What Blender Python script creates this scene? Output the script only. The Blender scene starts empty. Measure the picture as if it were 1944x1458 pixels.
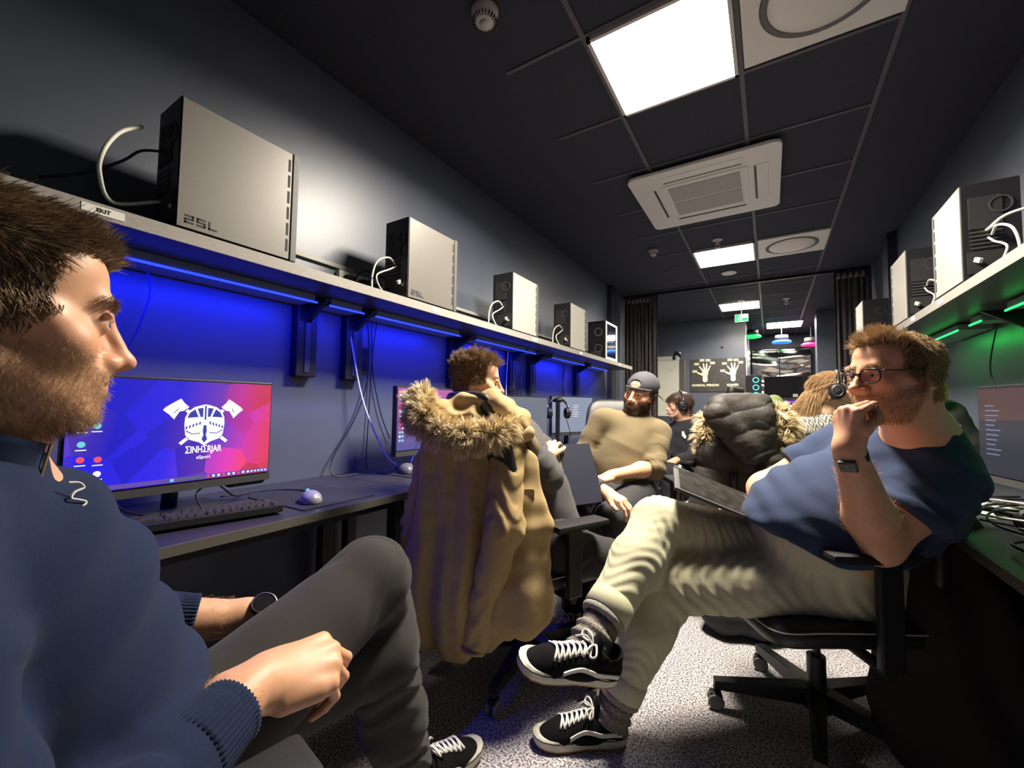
EXPO = 1.2
WHO = "GNPCBK"
import bpy, bmesh, math, random
import numpy as np
from mathutils import Vector, Matrix, Euler
C = bpy.context.scene.collection
PI = math.pi
random.seed(5)
# ---------------------------------------------------------------- camera (solved from the ceiling grid)
CAM = np.array([0, 0, 1.08]); FPX = 785.1
_y, _p, _r = 0.557864, 0.0519, 0.0134963
_f = np.array([-math.sin(_y)*math.cos(_p), math.cos(_y)*math.cos(_p), math.sin(_p)])
_rt = np.array([math.cos(_y), math.sin(_y), 0.0]); _u = np.cross(_rt, _f)
CR = math.cos(_r)*_rt + math.sin(_r)*_u; CU = -math.sin(_r)*_rt + math.cos(_r)*_u; CF = _f
cam = bpy.data.cameras.new('camera'); cam_o = bpy.data.objects.new('camera', cam); C.objects.link(cam_o)
cam.sensor_width = 36; cam.lens = FPX/1944*36; cam.clip_start = 0.02
M = Matrix(((CR[0], CU[0], -CF[0]), (CR[1], CU[1], -CF[1]), (CR[2], CU[2], -CF[2]))).to_4x4()
M.translation = Vector(CAM); cam_o.matrix_world = M
bpy.context.scene.camera = cam_o

def at(x, y, X=None, Y=None, Z=None, D=None):
    """world point seen at photo position (x, y) at a known world X, Y, Z or depth D"""
    d = CF*FPX + CR*(x-972) + CU*(729-y)
    if X is not None: t = X/d[0]
    elif Y is not None: t = Y/d[1]
    elif Z is not None: t = (Z-CAM[2])/d[2]
    else: t = D/FPX
    return CAM + d*t

# ---------------------------------------------------------------- materials
MATS = {}
def mat(name, col, rough=0.6, metal=0.0, noise=0.0, nscale=40, bump=0.0, bscale=200, emit=None, estr=0, spec=0.5, attr=None, sheen=0, coat=0, trans=0, alpha=1, stretch=None, sss=0, ior=1.45):
    if name in MATS: return MATS[name]
    m = bpy.data.materials.new(name); m.use_nodes = True
    nt = m.node_tree; b = nt.nodes['Principled BSDF']
    b.inputs['Base Color'].default_value = (*col, 1); b.inputs['Roughness'].default_value = rough
    b.inputs['Metallic'].default_value = metal; b.inputs['Specular IOR Level'].default_value = spec
    b.inputs['IOR'].default_value = ior
    if sheen: b.inputs['Sheen Weight'].default_value = sheen
    if coat: b.inputs['Coat Weight'].default_value = coat
    if trans: b.inputs['Transmission Weight'].default_value = trans
    if alpha < 1: b.inputs['Alpha'].default_value = alpha
    if sss:
        b.inputs['Subsurface Weight'].default_value = sss; b.inputs['Subsurface Radius'].default_value = (1, .35, .2); b.inputs['Subsurface Scale'].default_value = .008
    if emit:
        b.inputs['Emission Color'].default_value = (*emit, 1); b.inputs['Emission Strength'].default_value = estr
    tc = nt.nodes.new('ShaderNodeTexCoord'); src = tc.outputs['Object']
    if stretch:
        mp = nt.nodes.new('ShaderNodeMapping'); mp.inputs['Scale'].default_value = stretch
        nt.links.new(src, mp.inputs['Vector']); src = mp.outputs['Vector']
    colsock = None
    if attr:
        a = nt.nodes.new('ShaderNodeAttribute'); a.attribute_name = attr; colsock = a.outputs['Color']
        nt.links.new(colsock, b.inputs['Base Color'])
    if noise:
        n = nt.nodes.new('ShaderNodeTexNoise'); n.inputs['Scale'].default_value = nscale; n.inputs['Detail'].default_value = 4
        nt.links.new(src, n.inputs['Vector'])
        mr = nt.nodes.new('ShaderNodeMapRange'); mr.inputs[1].default_value = .3; mr.inputs[2].default_value = .7
        mr.inputs[3].default_value = 1-noise; mr.inputs[4].default_value = 1+noise
        nt.links.new(n.outputs['Fac'], mr.inputs[0])
        mx = nt.nodes.new('ShaderNodeVectorMath'); mx.operation = 'SCALE'
        if colsock: nt.links.new(colsock, mx.inputs[0])
        else: mx.inputs[0].default_value = col
        nt.links.new(mr.outputs[0], mx.inputs['Scale']); nt.links.new(mx.outputs[0], b.inputs['Base Color'])
    if bump:
        n2 = nt.nodes.new('ShaderNodeTexNoise'); n2.inputs['Scale'].default_value = bscale; n2.inputs['Detail'].default_value = 3
        nt.links.new(src, n2.inputs['Vector'])
        bp = nt.nodes.new('ShaderNodeBump'); bp.inputs['Strength'].default_value = bump; bp.inputs['Distance'].default_value = .01
        nt.links.new(n2.outputs['Fac'], bp.inputs['Height']); nt.links.new(bp.outputs[0], b.inputs['Normal'])
    MATS[name] = m
    return m

# ---------------------------------------------------------------- mesh builder
def rotz(a): return np.array([[math.cos(a), -math.sin(a), 0], [math.sin(a), math.cos(a), 0], [0, 0, 1.0]])
def euler(x=0, y=0, z=0): return np.array(Euler((x, y, z)).to_matrix())
def catmull(P, n=8, closed=False):
    P = [np.array(p, float) for p in P]
    if len(P) < 3: return [P[0]+(P[-1]-P[0])*i/n for i in range(n+1)]
    Q = [P[-1]]+P+[P[0], P[1]] if closed else [2*P[0]-P[1]]+P+[2*P[-1]-P[-2]]
    out = []
    for i in range(1, len(Q)-2):
        a, b, c, d = Q[i-1:i+3]
        for k in range(n):
            t = k/n
            out.append(.5*((2*b)+(c-a)*t+(2*a-5*b+4*c-d)*t*t+(3*b-a-3*c+d)*t**3))
    if not closed: out.append(P[-1])
    return out

class MB:
    def __init__(s): s.v = []; s.f = []; s.m = []; s.cm = 0
    def add(s, vs, fs, R=None, T=None):
        vs = np.asarray(vs, float)
        if R is not None: vs = vs @ np.asarray(R).T
        if T is not None: vs = vs + np.asarray(T)
        o = len(s.v); s.v.extend(vs.tolist()); s.f.extend([[i+o for i in f] for f in fs]); s.m.extend([s.cm]*len(fs)); return s
    def box(s, c, d, R=None, bev=0, T=None):
        """c centre, d full size"""
        x, y, z = [q/2 for q in d]
        if bev > 0:
            bm = bmesh.new(); bmesh.ops.create_cube(bm, size=1)
            for v in bm.verts: v.co = Vector((v.co.x*d[0], v.co.y*d[1], v.co.z*d[2]))
            bmesh.ops.bevel(bm, geom=bm.edges[:], offset=min(bev, .49*min(d)), segments=2, affect='EDGES', profile=.6)
            vs = [list(v.co) for v in bm.verts]; bm.verts.index_update(); fs = [[v.index for v in f.verts] for f in bm.faces]; bm.free()
        else:
            vs = [(i*x, j*y, k*z) for i in (-1, 1) for j in (-1, 1) for k in (-1, 1)]
            fs = [[0, 1, 3, 2], [4, 6, 7, 5], [0, 4, 5, 1], [2, 3, 7, 6], [0, 2, 6, 4], [1, 5, 7, 3]]
        vs = np.array(vs)
        if R is not None: vs = vs @ np.asarray(R).T
        vs = vs + np.array(c)
        if T is not None: vs = vs+np.array(T)
        return s.add(vs, fs)
    def bb(s, x0, x1, y0, y1, z0, z1, bev=0): return s.box(((x0+x1)/2, (y0+y1)/2, (z0+z1)/2), (abs(x1-x0), abs(y1-y0), abs(z1-z0)), bev=bev)
    def tube(s, P, r, n=8, cap=True, smooth=0, closed=False):
        if smooth: 
            m0 = len(P); P = catmull(P, smooth, closed)
            if not np.isscalar(r): r = np.interp(np.linspace(0, m0-1, len(P)), range(m0), r)
        P = [np.array(p, float) for p in P]; k = len(P)
        if np.isscalar(r): r = [r]*k
        vs = []; up = None
        for i in range(k):
            t = (P[(i+1) % k]-P[i-1]) if closed else (P[min(i+1, k-1)]-P[max(i-1, 0)])
            t = t/(np.linalg.norm(t)+1e-12)
            if up is None:
                up = np.array([0, 0, 1.0]) if abs(t[2]) < .9 else np.array([1.0, 0, 0])
            a = up - t*np.dot(up, t); a /= np.linalg.norm(a)+1e-12; up = a; b = np.cross(t, a)
            for j in range(n):
                q = 2*PI*j/n; vs.append(P[i]+r[i]*(math.cos(q)*a+math.sin(q)*b))
        fs = []
        for i in range(k if closed else k-1):
            for j in range(n):
                i2 = (i+1) % k
                fs.append([i*n+j, i*n+(j+1) % n, i2*n+(j+1) % n, i2*n+j])
        if cap and not closed: fs += [list(range(n))[::-1], [(k-1)*n+j for j in range(n)]]
        return s.add(vs, fs)
    def cyl(s, a, b, r, n=20, r2=None): return s.tube([a, b], [r, r if r2 is None else r2], n)
    def lathe(s, prof, n=28, T=(0, 0, 0), R=None, cap=True):
        vs = [(r*math.cos(2*PI*j/n), r*math.sin(2*PI*j/n), z) for r, z in prof for j in range(n)]
        fs = [[i*n+j, i*n+(j+1) % n, (i+1)*n+(j+1) % n, (i+1)*n+j] for i in range(len(prof)-1) for j in range(n)]
        if cap: fs += [list(range(n))[::-1], [(len(prof)-1)*n+j for j in range(n)]]
        return s.add(vs, fs, R, T)
    def prism(s, poly, h, R=None, T=None, z0=0):
        """extrude a 2-D outline in local z"""
        n = len(poly); vs = [(x, y, z0) for x, y in poly]+[(x, y, z0+h) for x, y in poly]
        fs = [list(range(n))[::-1], list(range(n, 2*n))]+[[i, (i+1) % n, n+(i+1) % n, n+i] for i in range(n)]
        return s.add(vs, fs, R, T)
    def grid(s, F, nu, nv, th=0):
        """F(u, v) -> point; a sheet, optionally given thickness"""
        P = np.array([[F(i/nu, j/nv) for j in range(nv+1)] for i in range(nu+1)], float)
        W = nv+1
        fs = [[i*W+j, (i+1)*W+j, (i+1)*W+j+1, i*W+j+1] for i in range(nu) for j in range(nv)]
        V = P.reshape(-1, 3)
        if th:
            gu = np.gradient(P, axis=0); gv = np.gradient(P, axis=1); N = np.cross(gu, gv); N /= np.linalg.norm(N, axis=2, keepdims=True)+1e-12
            V2 = (P-N*th).reshape(-1, 3); o = len(V); V = np.vstack([V, V2])
            fs += [[a+o for a in f][::-1] for f in fs]
            b = [i*W for i in range(nu+1)]+[nu*W+j for j in range(1, W)]+[i*W+nv for i in range(nu-1, -1, -1)]+[j for j in range(nv-1, 0, -1)]
            fs += [[b[i], b[i]+o, b[(i+1) % len(b)]+o, b[(i+1) % len(b)]] for i in range(len(b))]
        return s.add(V, fs)
    def build(s, name, m, parent=None, smooth=False, world=False, auto=None):
        me = bpy.data.meshes.new(name)
        V = np.array(s.v)
        if world and parent is not None:
            V = V - root_loc(parent)
        me.from_pydata(V.tolist(), [], s.f)
        for q in (m if isinstance(m, (list, tuple)) else [m]): me.materials.append(q)
        if isinstance(m, (list, tuple)): me.polygons.foreach_set('material_index', s.m)
        bm = bmesh.new(); bm.from_mesh(me); bmesh.ops.recalc_face_normals(bm, faces=bm.faces); bm.to_mesh(me); bm.free()
        if smooth or auto: me.polygons.foreach_set('use_smooth', [True]*len(me.polygons))
        if auto: me.set_sharp_from_angle(angle=math.radians(auto))
        me.update()
        o = bpy.data.objects.new(name, me); C.objects.link(o)
        if parent is not None: o.parent = parent
        return o

def root_loc(o):
    p = np.zeros(3)
    while o is not None: p = p+np.array(o.location); o = o.parent
    return p
def tag(o, label=None, cat=None, group=None, kind=None):
    if label: o['label'] = label
    if cat: o['category'] = cat
    if group: o['group'] = group
    if kind: o['kind'] = kind
    return o
def thing(name, label, cat, loc=(0, 0, 0), rz=0, group=None):
    o = bpy.data.objects.new(name, None); C.objects.link(o); o.location = Vector([float(q) for q in loc]); o.rotation_euler = (0, 0, rz)
    o.empty_display_size = .1
    return tag(o, label, cat, group)
def struct(o): o['kind'] = 'structure'; return o
def copy_tree(o, parent=None):
    c = o.copy(); C.objects.link(c); c.parent = parent
    for ch in list(o.children): copy_tree(ch, c)
    return c
def text_part(s, size, R, T, name, m, parent, depth=.0006, world=False, bold=0, space=1, sx=1):
    cu = bpy.data.curves.new(name, 'FONT'); cu.body = s; cu.size = size; cu.extrude = depth; cu.align_x = 'CENTER'; cu.align_y = 'CENTER'; cu.offset = bold; cu.space_character = space
    t = bpy.data.objects.new(name, cu); C.objects.link(t)
    dg = bpy.context.evaluated_depsgraph_get(); me = bpy.data.meshes.new_from_object(t.evaluated_get(dg))
    bpy.data.objects.remove(t); bpy.data.curves.remove(cu)
    V = np.zeros(len(me.vertices)*3); me.vertices.foreach_get('co', V); V = V.reshape(-1, 3); V[:, 0] *= sx; V = V @ np.array(R).T + np.array(T)
    if world: V = V-root_loc(parent)
    me.vertices.foreach_set('co', V.ravel()); me.materials.clear(); me.materials.append(m); me.name = name
    o = bpy.data.objects.new(name, me); C.objects.link(o); o.parent = parent
    return o
def basis(n, up=(0, 0, 1)):
    """matrix whose z axis is n and whose y axis is close to up (columns x, y, z)"""
    n = np.array(n, float); n /= np.linalg.norm(n); y = np.array(up, float); y = y-n*np.dot(y, n); y /= np.linalg.norm(y); x = np.cross(y, n)
    return np.stack([x, y, n], 1)
def sc(name): return bpy.data.objects.get(name)
# ================================================================ the room
XL, XR, ZC = -1.88, 1.03, 2.75
m_wall = mat('wall_paint', (.080, .094, .130), .40, noise=.05, nscale=6, bump=.05, bscale=300, spec=.9)
m_ceil = mat('ceiling_tile', (.032, .036, .050), .85, noise=.08, nscale=60)
m_tbar = mat('ceiling_bar', (.10, .095, .105), .5)
m_black = mat('black_plastic', (.012, .012, .014), .42, bump=.05, bscale=600)
m_black2 = mat('black_matte', (.018, .018, .02), .7)
m_white = mat('white_plastic', (.62, .60, .56), .45)
m_dkgrey = mat('dark_grey_plastic', (.05, .05, .052), .45)
m_chrome = mat('steel', (.5, .5, .52), .28, 1)
# carpet
m_carpet = bpy.data.materials.new('carpet'); m_carpet.use_nodes = True
nt = m_carpet.node_tree; b = nt.nodes['Principled BSDF']; b.inputs['Roughness'].default_value = .95
tc = nt.nodes.new('ShaderNodeTexCoord'); n1 = nt.nodes.new('ShaderNodeTexNoise'); n1.inputs['Scale'].default_value = 150; n1.inputs['Detail'].default_value = 2
cr = nt.nodes.new('ShaderNodeValToRGB'); cr.color_ramp.elements[0].position = .42; cr.color_ramp.elements[0].color = (.09, .085, .095, 1)
cr.color_ramp.elements[1].position = .56; cr.color_ramp.elements[1].color = (.50, .47, .48, 1)
nt.links.new(tc.outputs['Object'], n1.inputs['Vector']); nt.links.new(n1.outputs['Fac'], cr.inputs[0]); nt.links.new(cr.outputs[0], b.inputs['Base Color'])
bp = nt.nodes.new('ShaderNodeBump'); bp.inputs['Strength'].default_value = .5; bp.inputs['Distance'].default_value = .004; nt.links.new(n1.outputs['Fac'], bp.inputs['Height']); nt.links.new(bp.outputs[0], b.inputs['Normal'])

Y0, Y1, Y2 = -1.7, 8.6, 11.2
struct(MB().bb(-2.3, 1.5, Y0-.1, Y2+.1, -.1, 0).build('floor', m_carpet))
struct(MB().bb(XL-.12, XL, Y0, 8.7, 0, ZC).build('wall_left', m_wall))
struct(MB().bb(XR, XR+.12, Y0, Y2, 0, ZC).build('wall_right', m_wall))
struct(MB().bb(XL-.12, XR+.12, Y0-.1, Y0, 0, ZC).build('wall_front', m_wall))
struct(MB().bb(XL, -.36, Y1, Y1+.12, 0, ZC).build('wall_back', m_wall))
struct(MB().bb(.69, XR, Y1, Y1+.35, 0, ZC).build('wall_column', m_wall))
struct(MB().bb(-.60, -.36, Y1+.12, Y2, 0, ZC).build('wall_corridor', m_wall))
struct(MB().bb(-.6, XR+.1, Y2, Y2+.1, 0, ZC).build('wall_far', m_wall))
# white metal corner strip at the end of the back wall
struct(MB().bb(-.372, -.345, Y1-.012, Y1+.02, 0, 2.42).build('trim_1', m_white))
# narrow pilasters where the curtain divides the room
struct(MB().bb(XL, XL+.07, 5.45, 5.62, 0, ZC).build('trim_2', mat('dark_trim', (.03, .033, .042), .6)))
struct(MB().bb(XR-.07, XR, 5.1, 5.3, 0, ZC).build('trim_3', MATS['dark_trim']))
# ceiling with its bars
GX, GY = -.694, 1.676
mb = MB(); mb.bb(-2.3, 1.4, Y0-.1, Y2+.1, ZC+.006, ZC+.1); mb.cm = 1
for i in range(3):
    x = GX+.6*i; mb.bb(x-.011, x+.011, Y0, Y2, ZC-.002, ZC+.008)
for j in range(-5, 16):
    y = GY+.6*j; mb.bb(-1.1, GX+1.2, y-.009, y+.009, ZC-.0012, ZC+.0075)
struct(mb.build('ceiling', [m_ceil, m_tbar]))

# ---- ceiling light panels
m_lamp = mat('lamp_diffuser', (.9, .9, .88), .5, emit=(1, .93, .82), estr=9)
def light_panel(x0, x1, y0, y1, label, power, spread=150):
    cx, cy = (x0+x1)/2, (y0+y1)/2; w, l = x1-x0, y1-y0
    t = thing('ceiling_light', label, 'ceiling light', (cx, cy, ZC-.012), 0, 'square ceiling light panels')
    f = MB()
    for s in (-1, 1):
        f.bb(s*(w/2-.008)-.008, s*(w/2-.008)+.008, -l/2, l/2, -.008, .02); f.bb(-w/2, w/2, s*(l/2-.008)-.008, s*(l/2-.008)+.008, -.008, .02)
    f.build('frame', m_white, t)
    MB().bb(-w/2+.012, w/2-.012, -l/2+.012, l/2-.012, -.002, .006).build('diffuser', m_lamp, t)
    L = bpy.data.lights.new('panel_light', 'AREA'); L.shape = 'RECTANGLE'; L.size = w-.06; L.size_y = l-.06; L.energy = power; L.color = (1, .90, .76)
    L.spread = math.radians(spread)
    o = bpy.data.objects.new('panel_light', L); C.objects.link(o); o.location = (cx, cy, ZC-.03)
    return t
light_panel(GX+.012, GX+.588, GY+.012, GY+.588, 'large square ceiling light panel nearest the camera', 66, 162)
light_panel(GX+.012, GX+.588, GY+3.012, GY+3.588, 'ceiling light panel beyond the air conditioner, in front of the curtain rail', 34, 150)
light_panel(GX+.012, GX+.588, GY+5.6, GY+6.17, 'ceiling light panel behind the curtain rail, above the green exit sign', 34)
light_panel(-.04, .56, 9.3, 10.0, 'farthest ceiling light panel, over the coloured ring lamps', 30)

# ---- air conditioner cassette
def rrect(w, l, r, n=5, bow=0):
    P = []
    for cx, cy, a0 in ((w/2-r, l/2-r, 0), (-w/2+r, l/2-r, 90), (-w/2+r, -l/2+r, 180), (w/2-r, -l/2+r, 270)):
        for k in range(n+1):
            a = math.radians(a0+90*k/n); P.append((cx+r*math.cos(a), cy+r*math.sin(a)))
    return P
ac = thing('air_conditioner', 'white square cassette air conditioner set in the dark ceiling', 'air conditioner', (-.385, 3.38, ZC-.045))
m_acw = mat('ac_white', (.78, .76, .70), .4); m_acg = mat('ac_grille', (.42, .41, .38), .6, noise=.5, nscale=500)
mb = MB(); mb.prism(rrect(.95, .95, .05), .02, z0=.0); mb.prism(rrect(.90, .90, .05), .018, z0=.02)
mb.build('panel', m_acw, ac, auto=30)
mb = MB(); mb.prism(rrect(.56, .56, .02), .012, z0=-.006); mb.build('grille_frame', m_acw, ac, auto=30)
MB().bb(-.235, .235, -.235, -.012, -.010, -.004).bb(-.235, .235, .012, .235, -.010, -.004).build('intake_grille', m_acg, ac)
for k in range(4):
    R = rotz(k*PI/2); 
    s_ = MB(); s_.box((0, -.365, -.001), (.52, .075, .006), bev=.002); v = np.array(s_.v) @ R.T; s_.v = v.tolist()
    o = s_.build('louvre', m_acw, ac)
    g = MB(); g.box((0, -.325, -.002), (.5, .014, .004)); g.v = (np.array(g.v) @ R.T).tolist(); g.build('slot', m_black, o)
# ---- square plates with round air diffusers
def air_diffuser(cx, cy, label, w=.58):
    t = thing('air_diffuser', label, 'air vent', (cx, cy, ZC-.012), 0, 'round air diffusers on white ceiling plates')
    MB().bb(-w/2, w/2, -w/2, w/2, 0, .014).build('plate', m_acw, t)
    MB().lathe([(.225, 0), (.225, -.004), (.195, -.004), (.195, 0)], 48, cap=False).build('ring_gap', mat('vent_shadow', (.16, .155, .15), .7), t, smooth=True)
    MB().lathe([(.0001, -.022), (.12, -.020), (.19, -.010), (.198, -.002)], 48, cap=False).build('disc', m_acw, t, smooth=True)
air_diffuser(GX+.905, GY+.27, 'round air diffuser on a white plate beside the nearest ceiling light')
air_diffuser(GX+.905, GY+3.3, 'round air diffuser on a white plate beside the smaller ceiling light beyond the air conditioner')
# ---- smoke detectors, sprinklers, speaker disc
def detector(x, y, r, label):
    t = thing('smoke_detector', label, 'smoke detector', (x, y, ZC))
    MB().lathe([(r*1.05, .002), (r*1.05, -.012), (r*.98, -.02), (r*.9, -.045), (r*.6, -.055), (.0001, -.056)], 32).build('housing', mat('detector_cream', (.55, .50, .46), .5), t, smooth=True)
    s_ = MB()
    for k in range(22):
        a = 2*PI*k/22; s_.box((r*.80*math.cos(a), r*.80*math.sin(a), -.047), (r*.34, .0035, .012), R=rotz(a))
    s_.build('slots', m_black2, t)
    MB().lathe([(r*.38, -.05), (r*.38, -.064), (.0001, -.066)], 24).build('sensor_cap', MATS['detector_cream'], t, smooth=True)
detector(-1.0, 1.345, .055, 'cream ribbed smoke detector on the ceiling nearest the camera')
detector(-1.03, 4.45, .05, 'small round smoke detector left of the second ceiling light')
def sprinkler(x, y, label):
    t = thing('sprinkler', label, 'sprinkler', (x, y, ZC))
    MB().lathe([(.045, .002), (.045, -.006), (.02, -.012), (.012, -.012), (.012, -.05), (.0001, -.05)], 20).build('escutcheon', m_white, t, smooth=True)
    mb = MB()
    mb.tube([(.012, 0, -.045), (.022, 0, -.065), (.004, 0, -.085)], .003, 6); mb.tube([(-.012, 0, -.045), (-.022, 0, -.065), (-.004, 0, -.085)], .003, 6)
    mb.lathe([(.022, -.085), (.022, -.088)], 16); mb.build('deflector', m_white, t)
sprinkler(-.416, 4.48, 'white sprinkler head just in front of the second ceiling light')
sprinkler(.236, 7.42, 'white sprinkler head behind the curtain rail')
t = MB().lathe([(.085, .002), (.085, -.008), (.075, -.014), (.0001, -.016)], 32).build('ceiling_speaker', m_acw, None, smooth=True); t.location = (-.403, 5.66, ZC)
tag(t, 'flat white round ceiling speaker between the second light and the curtain rail', 'ceiling speaker')

# ---- exit sign
ex = thing('exit_sign', 'green and white exit sign box hanging from the ceiling', 'exit sign', (-.35, 7.2, 2.47))
m_sign = mat('sign_white', (.8, .9, .82), .5, emit=(.7, 1, .75), estr=.55)
m_green = mat('sign_green', (.02, .45, .14), .5, emit=(.05, .8, .25), estr=.5)
MB().bb(-.09, .09, -.02, .02, -.055, .055, bev=.003).build('sign_box', m_sign, ex)
mb = MB(); mb.bb(-.085, -.0, -.022, -.0205, -.05, .05); mb.build('green_field', m_green, ex)
mb = MB(); mb.bb(.01, .08, -.022, -.0205, -.05, -.005); mb.build('arrow_field', m_green, ex)
mb = MB()  # running figure and door
mb.bb(-.04, -.03, -.0235, -.022, .015, .03); mb.box((-.045, -.0228, 0), (.01, .001, .03), R=euler(0, .4, 0)); mb.box((-.055, -.0228, -.02), (.008, .001, .03), R=euler(0, .8, 0)); mb.box((-.037, -.0228, -.02), (.008, .001, .03), R=euler(0, -.5, 0)); mb.bb(-.022, -.006, -.0235, -.022, -.04, .035)
mb.build('running_figure', m_sign, ex)
MB().cyl((0, 0, .055), (0, 0, .28), .006).lathe([(.05, .262), (.05, .28)], 20).build('stem', m_white, ex)

# ---- ring lamps in the corridor
for (x, y, Y, nm, col) in ((1427, 640, 9.4, 'green', (.02, .8, .2)), (1484, 650, 9.8, 'blue', (.03, .25, 1)), (1540, 655, 9.9, 'pink', (1, .03, .25))):
    p = at(x, y, Y=Y)
    t = thing('ring_lamp', f'round ceiling lamp with a {nm} glowing rim in the far corridor', 'lamp', p, 0, 'coloured ring lamps')
    MB().lathe([(.11, .14), (.12, .03), (.0001, .03)], 28).build('shade', mat('lamp_shade_grey', (.03, .03, .033), .5), t, smooth=True)
    MB().lathe([(.15, .03), (.17, .005), (.16, -.012), (.10, -.012), (.10, .03)], 36, cap=False).build('rim', mat('rim_'+nm, col, .5, emit=col, estr=.45), t, smooth=True)
    MB().cyl((0, 0, .13), (0, 0, ZC-p[2]-.002), .008).build('rod', m_dkgrey, t)

# ---- reflective film wall panels at the far end
m_foil = bpy.data.materials.new('mirror_film'); m_foil.use_nodes = True
nt = m_foil.node_tree; b = nt.nodes['Principled BSDF']; b.inputs['Metallic'].default_value = 1; b.inputs['Roughness'].default_value = .12; b.inputs['Base Color'].default_value = (.8, .76, .66, 1)
def foil(x0, x1, name, label):
    def F(u, v):
        x = x0+(x1-x0)*u; z = .01+2.42*v
        return (x, 10.9+.030*math.sin(z*11+1.2*math.sin(x*5+z))+.012*math.sin(z*27+2*math.sin(x*4)), z)
    o = MB().grid(F, 50, 90, .012).build(name, m_foil, None, smooth=True)
    return tag(o, label, 'reflective film panel', 'reflective film panels')
foil(-.33, .19, 'film_panel', 'rippled mirror film panel, left of the two at the corridor end')
foil(.20, .76, 'film_panel', 'rippled mirror film panel, right of the two at the corridor end')

# ---- curtain rail and curtains
r_ = MB().bb(XL+.03, XR-.03, 6.08, 6.12, 2.70, 2.735).build('curtain_rail', m_black); tag(r_, 'black curtain rail crossing the room under the ceiling', 'curtain rail')
m_curt = mat('curtain_cloth', (.022, .017, .018), .85, sheen=.3, noise=.25, nscale=30)
m_tape = mat('curtain_tape', (.16, .13, .12), .9, noise=.4, nscale=200)
def curtain(x0, x1, y, label):
    t = thing('curtain', label, 'curtain', ((x0+x1)/2, y, 0), 0, 'dark pleated curtains'); w = x1-x0
    def F(u, v):
        a = u*w/.055*2*PI; z = .02+2.68*v; k = 1-.35*v
        return ((u-.5)*w+.008*math.sin(a*.5+1), (.028+.012*math.sin(u*9+1))*math.sin(a)*k+.006*math.sin(z*5+u*20), z)
    MB().grid(F, 160, 14, .003).build('cloth', m_curt, t, smooth=True)
    def G(u, v):
        a = u*w/.055*2*PI
        return ((u-.5)*w*.8-.02, (.028)*math.sin(a*.8)*.6-.03, 2.61+.07*v)
    MB().grid(G, 120, 2, .002).build('heading_tape', m_tape, t, smooth=True)
curtain(-1.83, -1.36, 6.1, 'dark pleated curtain bunched against the left wall')
curtain(.66, 1.0, 6.1, 'dark pleated curtain bunched against the right wall')

# ---- poster with two hands
po = thing('poster', 'dark poster with two cream hand outlines on the back wall', 'poster', at(1362, 712, Y=8.59))
m_post = mat('poster_black', (.045, .043, .04), .6, noise=.2, nscale=12); m_cream = mat('poster_cream', (.75, .72, .52), .6)
MB().bb(-.47, .47, -.004, .005, -.31, .31).build('sheet', m_post, po)
def hand2d(cx, cz, s, name):
    mb = MB()
    ky = [0]
    def cap(x0, z0, x1, z1, r):
        ky[0] += .0004; P = []; a = math.atan2(z1-z0, x1-x0)
        for k in range(7): q = a+PI/2+PI*k/6; P.append((x0+r*math.cos(q), z0+r*math.sin(q)))
        for k in range(7): q = a-PI/2+PI*k/6; P.append((x1+r*.8*math.cos(q), z1+r*.8*math.sin(q)))
        mb.add([(cx+s*x, -.007-ky[0], cz+s*z) for x, z in P], [list(range(len(P)))])
    cap(0, -.13, 0, -.02, .042); cap(-.005, -.02, .01, .02, .055)
    cap(-.03, .03, -.09, .11, .014); cap(-.01, .05, -.025, .16, .014); cap(.02, .05, .03, .16, .014); cap(.045, .03, .085, .12, .013); cap(-.04, -.04, -.12, .0, .016)
    mb.build(name, m_cream, po)
    ln = MB()
    for (x, z) in ((-.14, .15), (-.05, .215), (.05, .21), (.125, .16), (-.17, .015)):
        for q in range(2): ln.bb(cx+s*(x-.04), cx+s*(x+.04), -.0065, -.005, cz+s*(z+q*.025-.008), cz+s*(z+q*.025+.008))
    ln.build('finger_note', m_cream, po)
hand2d(-.21, .05, 1.05, 'hand_drawing'); hand2d(.26, .05, 1.0, 'hand_drawing')
RF = basis((0, -1, 0))
text_part('NORMAL PERSON', .058, RF, (-.21, -.0065, -.19), 'caption', m_cream, po, bold=.002)
text_part('GAMER', .058, RF, (.25, -.0065, -.19), 'caption', m_cream, po, bold=.002)
t = MB().lathe([(.018, 0), (.018, .02), (.0001, .03)], 16, R=basis((0, -1, 0)), T=at(1371, 659, Y=8.6)).build('wall_hook', m_dkgrey, None, smooth=True); tag(t, 'small dark round fitting high on the back wall above the poster', 'wall fitting')

# ---- whiteboard / flip chart with a clip lamp
wb = thing('flip_chart', 'white paper flip chart board standing by the left curtain', 'flip chart', at(1268, 760, Y=6.9)*np.array([1, 1, 0]))
MB().box((0, 0, 1.42), (.34, .02, .95), R=euler(.0, 0, .0), bev=.004).build('paper_pad', mat('paper', (.72, .72, .62), .7), wb)
MB().box((.0, -.012, 1.86), (.34, .02, .06), bev=.004).build('clamp_bar', m_white, wb)
mb = MB(); mb.bb(.185, .255, -.02, .02, .9, 1.83); mb.build('side_board', mat('board_brown', (.12, .10, .09), .6), wb)
mb = MB(); mb.tube([(-.15, .03, 1.5), (-.22, .1, 0.0)], .012); mb.build('leg', m_dkgrey, wb)
mb = MB(); mb.tube([(.15, .03, 1.5), (.22, .1, 0.0)], .012); mb.build('leg', m_dkgrey, wb)
mb = MB(); mb.tube([(0, .04, 1.5), (0, .5, 0.0)], .012); mb.build('leg', m_dkgrey, wb)
rng = random.Random(3); mb = MB()
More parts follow.
